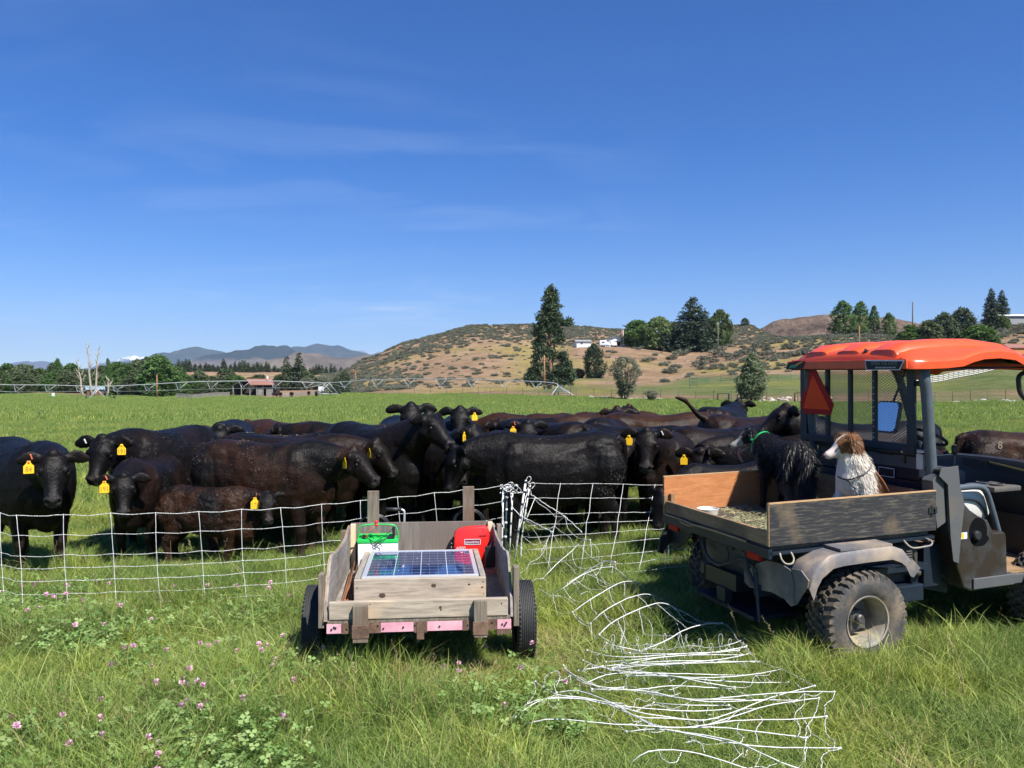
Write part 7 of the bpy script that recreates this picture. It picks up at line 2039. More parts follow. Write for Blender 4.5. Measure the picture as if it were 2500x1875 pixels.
def dog_head(mb, poll, f, sv, uv, sc_=1.0, ear='flop'):
    HR = [(-.06,.045,.045,.0),(-.03,.062,.060,.0),(.01,.068,.066,.0),(.05,.062,.062,-.004),(.085,.046,.050,-.014),(.108,.036,.038,-.024),(.132,.031,.032,-.030),(.156,.027,.028,-.033),(.170,.021,.022,-.032),(.177,.011,.013,-.030)]
    loft(mb, [(poll+f*a*sc_+uv*o*sc_, w*sc_, h*sc_, sv, uv) for a,w,h,o in HR], 16, 2.1)
    for s in (1,-1):
        er = poll + sv*s*.050*sc_ + uv*.050*sc_ - f*.005
        d = (sv*s*.55+uv*.7).normalized()
        w2 = f*.9+uv*.2
        if ear == 'flop':
            loft(mb, [(er+d*a+sv*s*q-Vector((0,0,1))*q*1.1, hw, .009, w2.normalized(), (sv*s).normalized()) for a,q,hw in ((-.01,0,.026),(.03,.0,.030),(.048,.012,.030),(.050,.035,.026),(.045,.060,.016),(.042,.072,.007))], 10, 2)
        else:
            loft(mb, [(er+(uv*.8+sv*s*.35)*a, hw, .009, w2.normalized(), (sv*s).normalized()) for a,hw in ((-.01,.028),(.03,.030),(.06,.024),(.085,.012),(.10,.005))], 10, 2)
def orient(hy, hp):
    hy, hp = R(hy), R(hp); f = Vector((math.cos(hp)*math.cos(hy), math.cos(hp)*math.sin(hy), math.sin(hp)))
    sv = Vector((-math.sin(hy), math.cos(hy), 0)); return f, sv, f.cross(sv).normalized()
S1, U1 = Vector((0,1,0)), Vector((0,0,1))
rd = random.Random(9)
# black one, standing, seen from behind with its head turned left
da = empty('dog', (2.190, 6.60, .876), (0,0,R(98)), 'shaggy black dog standing in the cargo bed, seen from behind, panting to the left', 'dog')
mb = MB()
loft(mb, [((x,0,z), w, h, S1, U1) for x,z,w,h in ((-.30,.46,.06,.07),(-.27,.45,.11,.115),(-.18,.44,.130,.130),(-.05,.43,.130,.125),(.08,.42,.140,.145),(.20,.43,.135,.150),(.28,.46,.105,.125),(.33,.50,.07,.09))], 18, 2.1)
for s in (1,-1):
    limb(mb, [(-.20,s*.075,.44,.10,.06),(-.20,s*.085,.32,.085,.05),(-.19,s*.085,.24,.055,.038),(-.265,s*.085,.15,.030,.026),(-.26,s*.085,.06,.022,.022),(-.235,s*.085,.02,.036,.027),(-.225,s*.085,0,.038,.028)], 10)
    limb(mb, [(.20,s*.075,.42,.07,.045),(.20,s*.08,.30,.050,.036),(.20,s*.08,.18,.030,.026),(.20,s*.08,.05,.024,.022),(.215,s*.08,.015,.036,.027),(.22,s*.08,0,.036,.028)], 10)
f_, sv_, uv_ = orient(74, -14)
poll = Vector((.44,.07,.565))
loft(mb, [(Vector(p), w, h, S1, U1) for p,w,h in (((.20,0,.46),.12,.13),((.29,.015,.50),.100,.105),((.37,.04,.535),.080,.080),((.43,.065,.56),.062,.062))], 14, 2)
dog_head(mb, poll, f_, sv_, uv_, 1.12, 'flop')
mb.tube([(-.28,0,.50),(-.35,.0,.49),(-.40,0,.42),(-.41,.01,.30),(-.40,.02,.18),(-.39,.02,.10)], [.030,.036,.045,.045,.035,.015], 8)
me_a = grow('body', mb, .011, 3)
def col_a(p):
    p = np.array(p); q = p-np.array(poll); la, ls, lu = q@np.array(f_), q@np.array(sv_), q@np.array(uv_)
    if q@q < .30**2 and (la > .085*1.1 or (la > .02 and lu < -.045)): return (.26,.235,.21)           # pale grizzled muzzle
    if abs(ls) < .010 and lu > .02 and la > .05: return (.30,.28,.26)             # blaze
    if .30 < p[0] < .36 and p[2] < .44: return (.25,.23,.21)                     # chest
    if p[2] < .13 and p[0] < 0: return (.36,.30,.23)
    if p[2] < .26 and -.3 < p[0] < 0: return (.10,.065,.04)
    return (.010,.0095,.0105)
paint(me_a, col_a)
o = bpy.data.objects.new('body', me_a); COL.objects.link(o); o.parent = da
def len_a(p):
    q = np.array(p)-np.array(poll); la = q@np.array(f_)
    if la > .03: return .012 if la < .08 else .003
    if p[0] < -.26: return .095
    if p[2] < .2: return .03
    return .060
def flow_a(p, n):
    if p[0] < -.22: return (-.35, n[1]*.25, -1.0)
    return (-.8, n[1]*.3, -.55)
coat(me_a, lambda p: tuple(np.array(col_a(p))*1.0), 30000, len_a, .0013, flow_a, rd, da)
for s in (1,-1):
    MB().ball(poll+f_*.085*1.12+sv_*s*.050*1.12+uv_*.012, .010, 10).build('eye', m_eye, da, True)
MB().ball(poll+f_*.198-uv_*.028, .017, 10, sc3=(1,1,.8)).build('nose', m_nose, da, True)
tp = poll+f_*.10-uv_*.072
mb = MB(); mb.tube(wob([tp, tp+f_*.035-uv_*.02, tp+f_*.045-uv_*.06, tp+f_*.03-uv_*.12], 0, step=.01), .019, 10, flat=.5); mb.build('tongue', m_tongue, da, True)
loft_m = MB(); loft(loft_m, [(poll+f_*a-uv_*.065-uv_*a*.25, w, .012, sv_, uv_) for a,w in ((.0,.035),(.05,.028),(.10,.020),(.13,.012))], 10, 2); loft_m.build('lower_jaw', simple('grizzled chin', (.30,.27,.24), .7), da, True)
mb = MB(); rg = []
nf = (Vector((.37,.04,.535))-Vector((.29,.015,.50))).normalized(); n1 = nf.cross(U1).normalized(); n2 = nf.cross(n1)
for k in range(24):
    q = 2*math.pi*k/24; c_ = Vector((.335,.03,.52))+(n1*math.cos(q)+n2*math.sin(q))*.104; rr = (n1*math.cos(q)+n2*math.sin(q))
    rg.append([c_+nf*a+rr*b_ for a,b_ in ((-.007,-.002),(.007,-.002),(.007,.002),(-.007,.002))])
mb.rings(rg, closed=True); mb.ball(Vector((.335,.03,.52))+n1*-.11+Vector((0,0,.03)), .014, 8)
mb.build('collar', simple('green collar', (.02,.42,.12), .45), da, 40)

# brown and white one, sitting, looking left
db = empty('dog', (2.507, 5.97, .868), (0,0,R(232)), 'white dog with brown head sitting in the cargo bed and looking left', 'dog')
mb = MB()
loft(mb, [(Vector(p), w, h, S1, Vector(u).normalized()) for p,w,h,u in (((-.20,0,.085),.07,.06,(-.5,0,1)),((-.16,0,.12),.125,.105,(-.5,0,1)),((-.09,0,.20),.140,.125,(-.7,0,.7)),((-.01,0,.29),.135,.130,(-.8,0,.6)),((.055,0,.38),.125,.125,(-.9,0,.5)),((.085,0,.45),.105,.110,(-1,0,.3)),((.10,0,.50),.085,.09,(-1,0,.2)))], 18, 2.1)
mb.ball((.10,0,.34), .115, 12, sc3=(.9,.95,1.2))
for s in (1,-1):
    limb(mb, [(.08,s*.075,.36,.060,.045),(.10,s*.08,.26,.045,.036),(.125,s*.08,.15,.030,.028),(.14,s*.08,.05,.026,.025),(.160,s*.08,.018,.038,.030),(.165,s*.08,0,.038,.03)], 10)
    mb.ball((-.08,s*.125,.12), .115, 12, sc3=(1.1,.6,1.05)); limb(mb, [(-.02,s*.14,.08,.045,.035),(.03,s*.15,.03,.030,.025),(.08,s*.15,.02,.032,.026),(.11,s*.15,.012,.028,.024)], 8)
f2, sv2, uv2 = orient(-50, -16)
poll2 = Vector((.115,-.015,.590))
loft(mb, [(Vector(p), w, h, S1, Vector((-1,0,.2)).normalized()) for p,w,h in (((.085,0,.42),.11,.11),((.095,-.004,.49),.088,.09),((.10,-.008,.55),.074,.076),((.112,-.012,.585),.062,.064))], 14, 2)
dog_head(mb, poll2, f2, sv2, uv2, 1.12, 'flop')
mb.tube([(-.20,0,.06),(-.28,.03,.04),(-.34,.10,.035)], [.03,.03,.015], 8)
me_b = grow('body', mb, .010, 3)
def col_b(p):
    p = np.array(p); q = p-np.array(poll2); la, ls, lu = q@np.array(f2), q@np.array(sv2), q@np.array(uv2)
    white = (.66,.61,.53); brown = (.20,.085,.030)
    if q@q < .17**2 or la > .08:
        if la > .10: return (.62,.52,.47)
        if abs(ls) < .014 and la > .0 and lu > .0: return white
        if la > .06 and lu < -.045: return white
        if lu < -.075: return white
        if la > -.10 and p[2] > .52: return brown
    if p[0] < -.035 + (.30-p[2])*.15 and p[2] < .40: return brown
    if p[0] < .01 and p[2] > .26 and p[2] < .40 and abs(p[1]) > .06: return brown
    if p[2] < .11 and abs(p[1]) > .11: return brown
    return white
paint(me_b, col_b)
o = bpy.data.objects.new('body', me_b); COL.objects.link(o); o.parent = db
def len_b(p):
    q = np.array(p)-np.array(poll2); la = q@np.array(f2); lu = q@np.array(uv2)
    if la > .085: return .003
    if la > .03: return .012
    if q@q < .10**2: return .034
    if p[2] < .15 and p[0] > .05: return .012
    return .046
coat(me_b, col_b, 30000, len_b, .0013, lambda p, n: (n[0]*.3-.1, n[1]*.3, -1.0), rd, db, lift=.85)
for s in (1,-1):
    MB().ball(poll2+f2*.085*1.12+sv2*s*.050*1.12+uv2*.012, .010, 10).build('eye', m_eye, db, True)
MB().ball(poll2+f2*.198-uv2*.030, .016, 10, sc3=(1,1,.8)).build('nose', m_nosep, db, True)
mb = MB(); mb.tube(wob([(.205,-.07,.36),(.22,0,.34),(.19,.08,.37),(.10,.125,.42),(.0,.10,.46)], .001, step=.03), .006, 6); mb.tube(wob([(.215,.0,.342),(.235,.03,.31),(.235,.06,.285)], .001, step=.02), .0055, 6); mb.build('collar', m_cable, db, True)
mb = MB(); mb.tube(wob([(.05,.145,.39),(-.02,.17,.33),(-.07,.19,.27),(-.12,.19,.24)], .001, step=.03), .009, 6); mb.build('leather_strap', simple('brown leather', (.22,.08,.03), .6), db, True)
# ================================================================== THINGS ACROSS THE FIELD
m_galv = simple('galvanised pipe', (.52,.54,.54), .45, metal=.3, noise=.15)
m_galvd = simple('green gray steel', (.13,.20,.18), .55, noise=.3)
m_pole = simple('orange brown pole', (.30,.16,.07), .85, noise=.3, nscale=2)
m_poled = simple('dark weathered pole', (.13,.075,.045), .9, noise=.3, nscale=2)
m_roofr = simple('brown red metal roof', (.30,.145,.105), .5, noise=.15, nscale=1)
m_grayw = simple('gray barn boards', (.27,.25,.22), .9, noise=.4, nscale=2)
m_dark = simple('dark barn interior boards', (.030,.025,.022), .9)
m_wallw = simple('white siding', (.68,.69,.72), .7)
m_roofg = simple('gray roofing', (.30,.30,.31), .6, noise=.2)
m_roofd = simple('dark roofing', (.06,.055,.06), .7)
m_glass = simple('dark window glass', (.02,.03,.04), .1)
m_fencew = simple('white fence rail', (.66,.64,.60), .7, noise=.15, nscale=1)
m_fenceb = simple('brown fence rail', (.10,.065,.045), .85)
m_teal = simple('green pipe fence', (.04,.15,.13), .6)
m_wire = simple('dark wire', (.05,.05,.05), .6)
def PY(px, py, Y): return P(px, py, Y)
# ---- centre pivot sprinkler
YP = 195.0
def YF(px): return float(np.interp(px, [805, 1366], [195.0, 138.0]))
pv = empty('pivot_sprinkler', (0,0,0), (0,0,0), 'long galvanised pivot sprinkler with wheeled towers spanning the far side of the field', 'sprinkler')
knots = [(-330,943),(-120,931),(0,939),(120,940),(243,943),(350,939),(480,932),(640,930),(720,932),(797,934.5),(900,928),(1000,925),(1100,925.5),(1200,928),(1290,931),(1353,935),(1362,941)]
mb = MB(); mb.tube(wob([PY(a,q,YF(a)) for a,q in knots], 0, step=3), .085, 8); mb.build('main_pipe', m_galv, pv, True)
def yrow(px): return float(np.interp(px, [k[0] for k in knots], [k[1] for k in knots]))
def span(x0, x1):
    mb = MB(); n_ = 7; low = []
    for k in range(n_):
        t = (k+.5)/n_; c = lerp(x0, x1, t); d = 13 + 5*math.sin(math.pi*t); w = (x1-x0)/n_*.17
        lo = PY(c-2, yrow(c)+d, YF(c)); low.append(lo)
        for s_, dy in ((-1,-1.3),(1,1.3)):
            a = PY(c+s_*w*1.1, yrow(c+s_*w), YF(c)); b_ = lo + Vector((0, dy, 0)); mb.tube([a, b_], .038, 5)
            a2 = PY(c-s_*w*1.1, yrow(c-s_*w), YF(c)); mb.tube([a2, b_], .038, 5)
        mb.tube([lo+Vector((0,-1.3,0)), lo+Vector((0,1.3,0))], .04, 5)
        mb.tube([lo, lo-Vector((0,0,.7))], .025, 4)
    A = PY(x0, yrow(x0)+3, YF(x0)); B = PY(x1, yrow(x1)+3, YF(x1))
    for dy in (-1.2, 1.2): mb.tube([A]+[q+Vector((0,dy,0)) for q in low]+[B], .022, 4)
    mb.build('truss', m_galv, pv, True)
span(-290, 236); span(250, 790); span(805, 1348)
def tower(px, name='tower'):
    base = LP(px, YP); top = PY(px, yrow(px), YP); z0 = base.z+.55
    e = empty(name, (0,0,0)); e.parent = pv
    mb = MB()
    for dx, dy in ((-1.6,-1.9),(2.2,1.9)):
        for s_ in (-.45,.45): mb.tube([top+Vector((s_,0,-.1)), Vector((base.x+dx, YP+dy, z0))], .07, 6)
    mb.tube([Vector((base.x-1.8,YP-1.9,z0)), Vector((base.x+2.4,YP+1.9,z0))], .08, 6); mb.tube([top+Vector((-1.1,0,-.1)), Vector((base.x+1.3, YP, z0+.3))], .07, 6)
    mb.build('legs_frame', m_galv, e, True)
    for dx, dy in ((-2.1,-2.0),(2.5,2.0)):
        mb = MB(); mb.lathe([(.30,-.15),(.55,-.16),(.62,-.10),(.62,.10),(.55,.16),(.30,.15)], 20, M=Matrix.Translation((base.x+dx,YP+dy,base.z+.62)) @ Matrix.Rotation(R(40),4,'Z')); mb.build('wheel', m_tyre2, e, True)
tower(243); tower(799)
mb = MB(); q = PY(784, 949, YP); mb.box((q.x-.6,YP-.3,q.z-.5),(q.x+.6,YP+.1,q.z+.55)); mb.build('control_box', m_wallw, pv)
e = empty('pivot_stand', LP(1366, 138.0), (0,0,0), 'silver tripod at the fixed end of the sprinkler beside the tall pine', 'pivot stand')
ap = PY(1363, 941, 138.0) - e.location
mb = MB()
for dx, dy in ((-1.6,-1.6),(2.5,-1.5),(-.9,1.6),(1.8,1.5)): mb.tube([ap, Vector((dx,dy,-.2))], .075, 6)
mb.build('leg', m_galv, e, True)
mb = MB()
for t in (.3,.55,.75): 
    c = [ap.lerp(Vector((dx,dy,-.2)), t) for dx, dy in ((-1.6,-1.6),(2.5,-1.5),(1.8,1.5),(-.9,1.6))]
    mb.tube(c+[c[0]], .04, 5)
mb.tube([ap+Vector((0,0,.1)), Vector((ap.x,0,0))], .09, 8); mb.build('brace', m_galvd, e, True)
mb = MB(); q = PY(130, 967, 240); mb.box((q.x-.35,239.8,q.z-1.4),(q.x+.35,240.2,q.z+.9), ch=.05); tag(mb.build('white_marker', m_wallw), 'small white marker post at the left edge of the wood', 'marker')
# ---- poles
def pole(name, px, Y, top, r_, m_, label, arms=(), width=0, lean=0):
    base = LP(px, Y); h = P(px, top, Y).z-base.z
    e = empty(name, base, (0,0,0), label, 'utility pole')
    mb = MB(); mb.tube([(0,0,-.4),(lean*.5,0,h*.5),(lean,0,h)], [r_*1.15,r_,r_*.8], 9); mb.build('pole', m_, e, True)
    for k, (dz, w, dw) in enumerate(arms):
        mb = MB(); mb.box((lean*(h-dz)/h-w,-.08,h-dz-.09),(lean*(h-dz)/h+w,.08,h-dz+.09)); a = mb.build('cross_arm', m_, e)
        mb = MB()
        for s_ in (-1,-.45,.45,1): mb.tube([(s_*w*.92,0,h-dz+.09),(s_*w*.92,0,h-dz+.35)], .05, 6)
        mb.build('insulator', m_galv, a, True)
    return e
pole('utility_pole', 1329, 176, 867, .19, m_pole, 'wooden utility pole with two crossarms in front of the tall pine', ((.9,.9,0),(1.45,1.35,0)))
pole('utility_pole', 383, 245, 915, .20, m_pole, 'short orange brown pole in front of the wood on the left')
pole('utility_pole', 868, 246, 905, .15, m_pole, 'thin pole with a small arm at the foot of the big brown hill', ((.2,1.6,0),))
pole('utility_pole', 2098, 215, 795, .16, m_pole, 'brown pole rising just behind the orange canopy')
pole('utility_pole', 2228, 300, 737, .22, m_poled, 'tall bare dark pole against the sky right of the poplars')
pole('utility_pole', 1753, 300, 787, .14, m_grayw, 'pale gray pole beside the right willow', ((.6,.5,0),))
# ---- barn on the left
def gable(name, px, Y, w, d, eave, ridge_, roofm, wallm, label, cat, turn=0, over=.6, windows=(), doors=(), axis='x'):
    e = empty(name, LP(px, Y), (0,0,R(turn)), label, cat)
    mb = MB(); mb.box((-w/2,-d/2,-1.0),(w/2,d/2,eave)); 
    if axis == 'x': mb.prism([(-d/2,eave),(d/2,eave),(0,ridge_)], -w/2, w/2, axis='x')
    else: mb.prism([(-w/2,eave),(w/2,eave),(0,ridge_)], -d/2, d/2, axis='y')
    mb.build('wall', wallm, e)
    mb = MB(); t_ = .12
    if axis == 'x':
        sl = (ridge_-eave)/(d/2)
        for s_ in (-1,1): mb.prism([(0,ridge_+.02),(0,ridge_+.02+t_),(s_*(d/2+over),eave-over*sl+.02+t_),(s_*(d/2+over),eave-over*sl+.02)], -w/2-over, w/2+over, axis='x')
    else:
        sl = (ridge_-eave)/(w/2)
        for s_ in (-1,1): mb.prism([(0,ridge_+.02),(0,ridge_+.02+t_),(s_*(w/2+over),eave-over*sl+.02+t_),(s_*(w/2+over),eave-over*sl+.02)], -d/2-over, d/2+over, axis='y')
    mb.build('roof', roofm, e)
    for (x0,x1,z0,z1) in windows:
        mb = MB(); mb.box((x0,-d/2-.05,z0),(x1,-d/2-.01,z1)); wd = mb.build('window', m_glass, e)
        mb = MB()
        for a in (((x0-.08,z0-.08),(x1+.08,z0)),((x0-.08,z1),(x1+.08,z1+.08)),((x0-.08,z0),(x0,z1)),((x1,z0),(x1+.08,z1))): mb.box((a[0][0],-d/2-.08,a[0][1]),(a[1][0],-d/2-.012,a[1][1]))
        mb.build('frame', wallm, wd)
    for (x0,x1,z0,z1) in doors:
        mb = MB(); mb.box((x0,-d/2-.06,z0),(x1,-d/2-.01,z1)); mb.build('door', m_dark, e)
    return e
ba = empty('barn', LP(632, 262), (0,0,R(0)), 'open sided barn with a brown red roof behind the far side of the field', 'barn')
mb = MB(); mb.prism([(-6.4,1.9),(-6.4,2.1),(2.5,4.75),(7.2,2.55),(7.2,2.35),(2.5,4.5)], -3.5, 4.0, axis='y'); mb = MB()
mb.rings([[Vector((-7.3,-4.5,2.7)),Vector((-7.3,5.5,2.7)),Vector((-7.3,5.5,2.9)),Vector((-7.3,-4.5,2.9))],[Vector((-3.3,-4.5,4.55)),Vector((-3.3,5.5,4.6)),Vector((-3.3,5.5,4.8)),Vector((-3.3,-4.5,4.75))]]); mb.build('roof', m_roofd, ba)
mb = MB(); mb.rings([[Vector((-3.9,-.5,4.95)),Vector((4.2,-.5,4.95)),Vector((4.2,-.3,5.08)),Vector((-3.9,-.3,5.08))],[Vector((-1.2,-5.0,3.05)),Vector((6.4,-5.0,3.05)),Vector((6.4,-5.0,3.2)),Vector((-1.2,-5.0,3.2))]]); mb.build('roof', m_roofr, ba)
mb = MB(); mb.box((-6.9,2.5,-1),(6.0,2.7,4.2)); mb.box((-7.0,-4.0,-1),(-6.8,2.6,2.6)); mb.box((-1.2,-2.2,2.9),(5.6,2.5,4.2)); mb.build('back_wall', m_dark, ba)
mb = MB(); mb.box((.8,-4.2,-1),(2.4,-3.2,2.2)); mb.box((3.6,-4.2,-1),(5.4,-3.2,2.0)); mb.build('front_wall', m_grayw, ba)
mb = MB()
for x in (-6.8,-4.2,-1.5,.6,2.6,5.6): mb.box((x-.12,-4.3,-1),(x+.12,-4.0,3.0 if x<0 else 2.9))
mb.build('post', m_grayw, ba)
mb = MB(); mb.box((3.1,-2.0,4.9),(3.5,-1.6,6.0)); mb.build('chimney', m_wallw, ba)
def boardfence(pts, Y_of, h, m_, name, label, rails=3, post_every=2.6, rail_h=.12, rr=.06, post_m=None, cat='fence'):
    """pts: photo columns; follows the land"""
    e = empty(name, (0,0,0), (0,0,0), label, cat)
    P3 = [LP(a, y) for a, y in pts]
    rp_ = MB(); posts = []
    for i in range(len(P3)-1):
        a, b_ = P3[i], P3[i+1]; n_ = max(1, int(round((b_-a).length/post_every))); prev = None
        for k in range(n_+1):
            q = a.lerp(b_, k/n_); q.z = land(q.x, q.y)
            if k < n_ or i == len(P3)-2: posts.append(q.copy())
            if prev is not None:
                for r_ in range(rails):
                    z = h*(r_+.85)/(rails); d = (q-prev).normalized(); s_ = Vector((-d.y,d.x,0))*.02
                    A = prev+Vector((0,0,z)); B = q+Vector((0,0,z)); w_ = Vector((0,0,rail_h/2))
                    rp_.add([A-s_-w_,A+s_-w_,A+s_+w_,A-s_+w_,B-s_-w_,B+s_-w_,B+s_+w_,B-s_+w_], [(0,1,2,3),(7,6,5,4),(0,4,5,1),(1,5,6,2),(2,6,7,3),(3,7,4,0)])
            prev = q
    rp_.build('rails', m_, e)
    for q in posts[:90]:
        mb = MB(); mb.box((-rr,-rr,-.3),(rr,rr,h*1.06)); o = mb.build('post', post_m or m_, e); o.location = q
    return e
boardfence([(430,252),(470,250),(560,250)], 0, 1.3, m_grayw, 'board_fence', 'gray board fence left of the barn', 5, 3, .2)
boardfence([(690,250),(720,252),(780,252)], 0, 1.2, m_grayw, 'board_fence', 'low gray board fence right of the barn', 4, 3, .2)
boardfence([(2232,150),(2290,158),(2340,166),(2400,176),(2440,182),(2475,186)], 0, 1.35, m_fencew, 'rail_fence', 'white four rail fence on the pasture at the right', 4, 2.7, .15, .09, m_grayw)
boardfence([(2475,186),(2520,186),(2600,180)], 0, 1.35, m_grayw, 'rail_fence', 'brown corral fence continuing right from the white rail fence', 4, 2.7, .12, .09)
boardfence([(2180,196),(2260,196),(2350,198),(2430,196),(2520,190)], 0, 1.9, m_fenceb, 'corral_fence', 'dark pipe corral behind the white rail fence', 4, 2.4, .07, .06)
boardfence([(1690,210),(1760,208),(1830,202),(1900,198),(1960,196),(2040,196)], 0, 1.5, m_teal, 'pipe_fence', 'green pipe fence at the top of the pasture', 4, 3.0, .06, .05)
# wire fence posts along the edge of the field, thin and dark
def edgeY(px): return float(np.interp(px, [700,800,900,1000,1150,1300,1420,1520,1700,1900,2100,2450], [262,238,193,167,153,138,127,120,109,101,100.5,96]))
wf = empty('wire_fence', (0,0,0), (0,0,0), 'thin wire fence on dark steel posts along the far edge of the field', 'fence')
prev = None; mbw = MB()
for k, px in enumerate(list(range(860,1400,38))+list(range(1405,2520,42))):
    q = LP(px+((k*37)%9-4), edgeY(px)+1.5)
    mb = MB(); mb.tube([(0,0,-.3),(0,0,1.45)], .035, 6); o = mb.build('post', m_poled if k%3 else m_galvd, wf); o.location = q
    if prev is not None:
        for z in (.4,.8,1.2): mbw.tube([prev+Vector((0,0,z)), q+Vector((0,0,z))], .006, 4)
    prev = q
mbw.build('wire', m_wire, wf)
# steel gate at the field edge and the H braces
def hframe(px, Y, w, h, label, name='fence_gate'):
    e = empty(name, LP(px, Y), (0,0,0), label, 'gate'); mb = MB()
    mb.tube([(-w/2,0,-.2),(-w/2,0,h)], .09, 8); mb.tube([(w/2,0,-.2),(w/2,0,h*1.02)], .12, 8); mb.build('post', m_dark, e, True)
    mb = MB(); mb.tube([(-w/2,0,h*.96),(w/2,0,h*.99)], .05, 6); mb.build('top_bar', m_dark, e, True)
hframe(1766, 107, 1.45, 1.05, 'dark H shaped fence brace at the field edge left of the young tree')
hframe(1805, 106, .5, .95, 'pair of dark fence posts just left of the young tree')
hframe(1950, 103, 1.0, 1.2, 'gray H shaped brace beside the left post of the wire screen')
boardfence([(1333,152),(1350,151),(1394,150)], 0, 1.3, m_galvd, 'panel_fence', 'low steel panel fence behind the pivot stand', 4, 1.6, .05, .05)
boardfence([(1684,162),(1704,160)], 0, 2.6, m_galvd, 'metal_gate', 'small gray steel gate in the middle of the pasture', 4, 2, .08, .06)
# pale field stones along the edge
rs = random.Random(8)
stone_me = []
for k in range(4):
    mb = MB(); mb.ball((0,0,0), .5, 8, sc3=(1,.8,.6)); me_ = mb.mesh('stone', simple('pale field stone', (.50,.46,.40), .9, noise=.25, nscale=4), False); co = getco(me_); co *= (1+.25*n3(co*1.0+k*7, .4, 60+k))[:,None]; setco(me_, co); stone_me.append(me_)
for k in range(110):
    px = rs.choice([rs.uniform(1440,2010), rs.uniform(1430,1620), rs.uniform(1850,2060), rs.uniform(2260,2500)]); Y = edgeY(px)+rs.uniform(-.5,4.5)
    if 1860 < px < 2080: Y += rs.uniform(0, 12)
    o = bpy.data.objects.new('field_stone', stone_me[k%4]); COL.objects.link(o); o.location = LP(px, Y)+Vector((0,0,.05)); s = rs.uniform(.25,.85); o.scale = (s*1.2,s,s*.8); o.rotation_euler = (rs.uniform(-.3,.3),rs.uniform(-.3,.3),rs.uniform(0,6))
    tag(o, 'pale stone at the far edge of the field, %s' % ('left of the H brace' if px < 1740 else 'around the young tree' if px < 1930 else 'seen behind the wire screen' if px < 2200 else 'right of the roll bar'), 'stone', 'pale stones along the far edge of the field')
# ---- buildings on the bench
gable('shed', 1422, 322, 5.6, 4.5, 2.1, 2.7, m_roofg, m_wallw, 'low white shed left of the gabled house, near the pine', 'shed', 8, .5, windows=((-1.2,-.4,1.0,1.6),))
hs_h = gable('house', 1502, 330, 9.4, 9, 2.6, 4.4, m_roofg, m_wallw, 'white gabled house with a gray roof beside the flagpole', 'house', 0, .8, windows=((-3.6,-2.4,1.0,2.0),(2.6,3.6,1.0,2.0)), doors=((-.9,1.4,-.2,2.0),), axis='y')
gable('house', 1650, 326, 7.5, 6, 3.4, 7.2, m_wallw, m_wallw, 'bright white building between the willow and the largest spruce', 'house', 0, .2, axis='y')
gable('long_building', 2530, 262, 26, 8, 1.7, 2.4, m_wallw, m_roofg, 'long low gray building with a white roof edge at the far right', 'building', 0, .5)
gable('stable', 2402, 200, 6, 4, 2.2, 2.8, m_roofd, simple('dark red boards', (.10,.03,.02), .8), 'dark red stable seen through the roof gap behind the corral', 'stable', 0, .3)
gable('stable', 2474, 198, 4.5, 4, 2.6, 3.4, m_roofr, simple('orange boards', (.50,.21,.07), .8), 'orange wooden stable at the right behind the corral', 'stable', 0, .3)
gable('old_shed', 232, 272, 5.0, 4, 2.3, 3.1, simple('blue tarp roof', (.22,.32,.36), .6), simple('weathered red boards', (.14,.07,.05), .9), 'old blue gray shed behind the dead trees', 'shed', 30, .4)
0 and gable('cabin', 291, 268, 3.0, 2.5, 5.2, 6.0, m_roofd, m_grayw, 'small roof poking above the wood beside the sprinkler tower', 'cabin', 0, .4)
def truck(px, Y, label, turn=0, s=1.0, name='parked_truck'):
    e = empty(name, LP(px, Y), (0,0,R(turn)), label, 'truck'); e.scale = (s,s,s)
    mb = MB(); mb.prism([(-2.7,.45),(-2.7,1.05),(-.9,1.10),(-.7,1.75),(.7,1.78),(1.1,1.15),(2.5,1.05),(2.65,.45)], -.9, .9, axis='y'); mb.build('body', m_wallw, e, bevel=.05)
    mb = MB(); mb.prism([(-.6,1.18),(-.5,1.65),(.62,1.68),(.92,1.18)], -.915, .915, axis='y'); mb.build('window', m_glass, e)
    for x in (-1.8,1.7):
        for y in (-.85,.85): mb = MB(); mb.lathe([(0,-.11),(.37,-.11),(.37,.11),(0,.11)], 18, M=Matrix.Translation((x,y,.37)) @ Matrix.Rotation(R(90),4,'Z')); mb.build('wheel', m_tyre2, e, True)
truck(1484, 318, 'white pickup parked left in front of the gabled house', 70)
truck(1500, 319, 'white pickup parked right in front of the gabled house', 80)
e = empty('camper_trailer', LP(1472, 322), (0,0,0), 'boxy white camper at the left of the gabled house', 'camper')
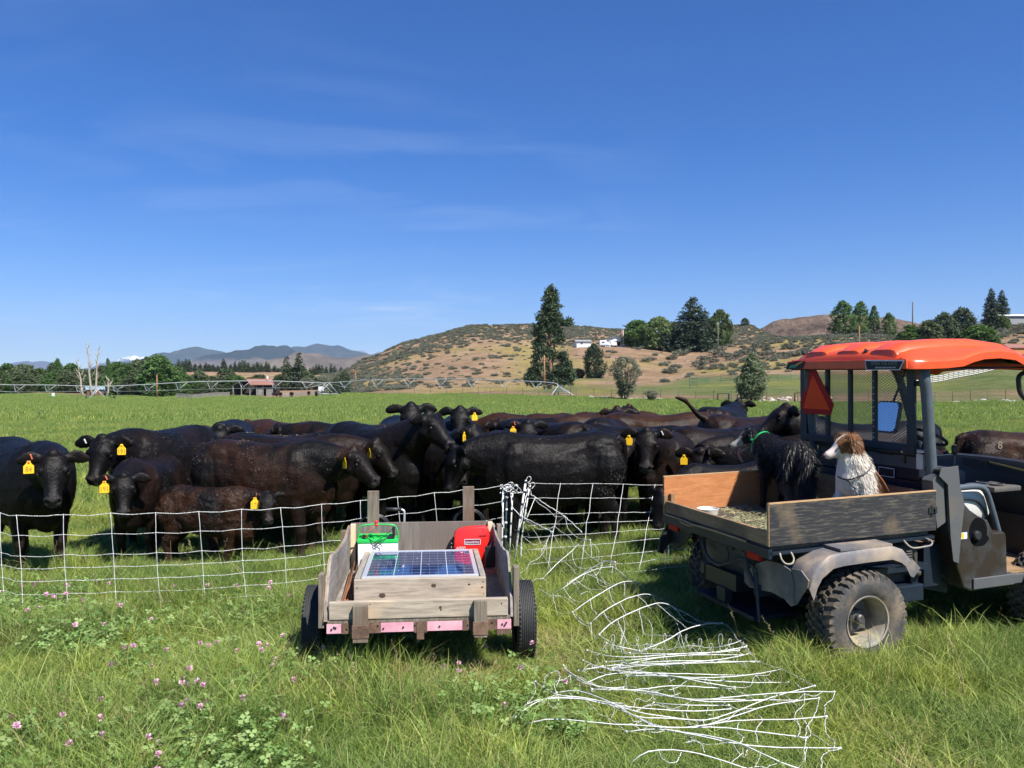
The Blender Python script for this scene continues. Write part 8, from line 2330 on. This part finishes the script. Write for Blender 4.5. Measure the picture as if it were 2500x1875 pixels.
mb = MB(); mb.box((-1.4,-1.2,.5),(1.4,1.2,2.5), ch=.2); mb.build('body', m_wallw, e, 40); mb = MB(); mb.box((-.6,-1.22,1.5),(.5,-1.205,2.0)); mb.build('window', m_glass, e)
for x in (-.5,.5): mb = MB(); mb.lathe([(0,-.11),(.33,-.11),(.33,.11),(0,.11)], 16, M=Matrix.Translation((x,-1.1,.35)) @ Matrix.Rotation(R(90),4,'Z')); mb.build('wheel', m_tyre2, e, True)
e = empty('flagpole', LP(1522, 322), (0,0,0), 'thin flagpole with a drooping red and white flag beside the gabled house', 'flagpole')
mb = MB(); mb.tube([(0,0,-.3),(0,0,7.0)], .09, 8); mb.build('pole', m_galv, e, True)
mb = MB(); mb.rings([[Vector((-.1,0,6.8)),Vector((-.1,.08,6.8)),Vector((-.9,.15,6.5)),Vector((-.9,.07,6.5))],[Vector((-.1,0,4.9)),Vector((-.1,.08,4.9)),Vector((-.55,.2,4.3)),Vector((-.55,.12,4.3))]]); mb.build('flag', simple('striped flag', (.50,.30,.30), .8, col2=(.30,.05,.07), nscale=6, contrast=(.45,.55)), e)
# horse-like animal on the slope is a white dot; power lines to the right
def hang(a, b_, sag, name='power_line', label=None):
    pts = [a.lerp(b_, k/14)-Vector((0,0,sag*4*(k/14)*(1-k/14))) for k in range(15)]
    mb = MB(); mb.tube(pts, .02, 4); return tag(mb.build(name, m_wire), label, 'power line')
hang(P(2098,806,215), P(2380,803,235), 1.2, label='upper power line crossing the trees behind the canopy')
hang(P(2098,836,215), P(2500,818,228), 1.5, label='lower power line crossing the trees behind the canopy')

# ================================================================== THE AIR
mb = MB(); mb.box((-24000,-3500,-60),(24000,26500,1750))
hz = mb.build('haze', [])
m = bpy.data.materials.new('clear mountain air'); m.use_nodes = True
m.node_tree.nodes.clear(); vo = m.node_tree.nodes.new('ShaderNodeVolumePrincipled'); mo_ = m.node_tree.nodes.new('ShaderNodeOutputMaterial')
vo.inputs['Color'].default_value = (.50,.68,1.0,1); vo.inputs['Density'].default_value = 4.2e-5; vo.inputs['Anisotropy'].default_value = 0.0
m.node_tree.links.new(vo.outputs[0], mo_.inputs['Volume'])
hz.data.materials.append(m); tag(hz, kind='stuff')
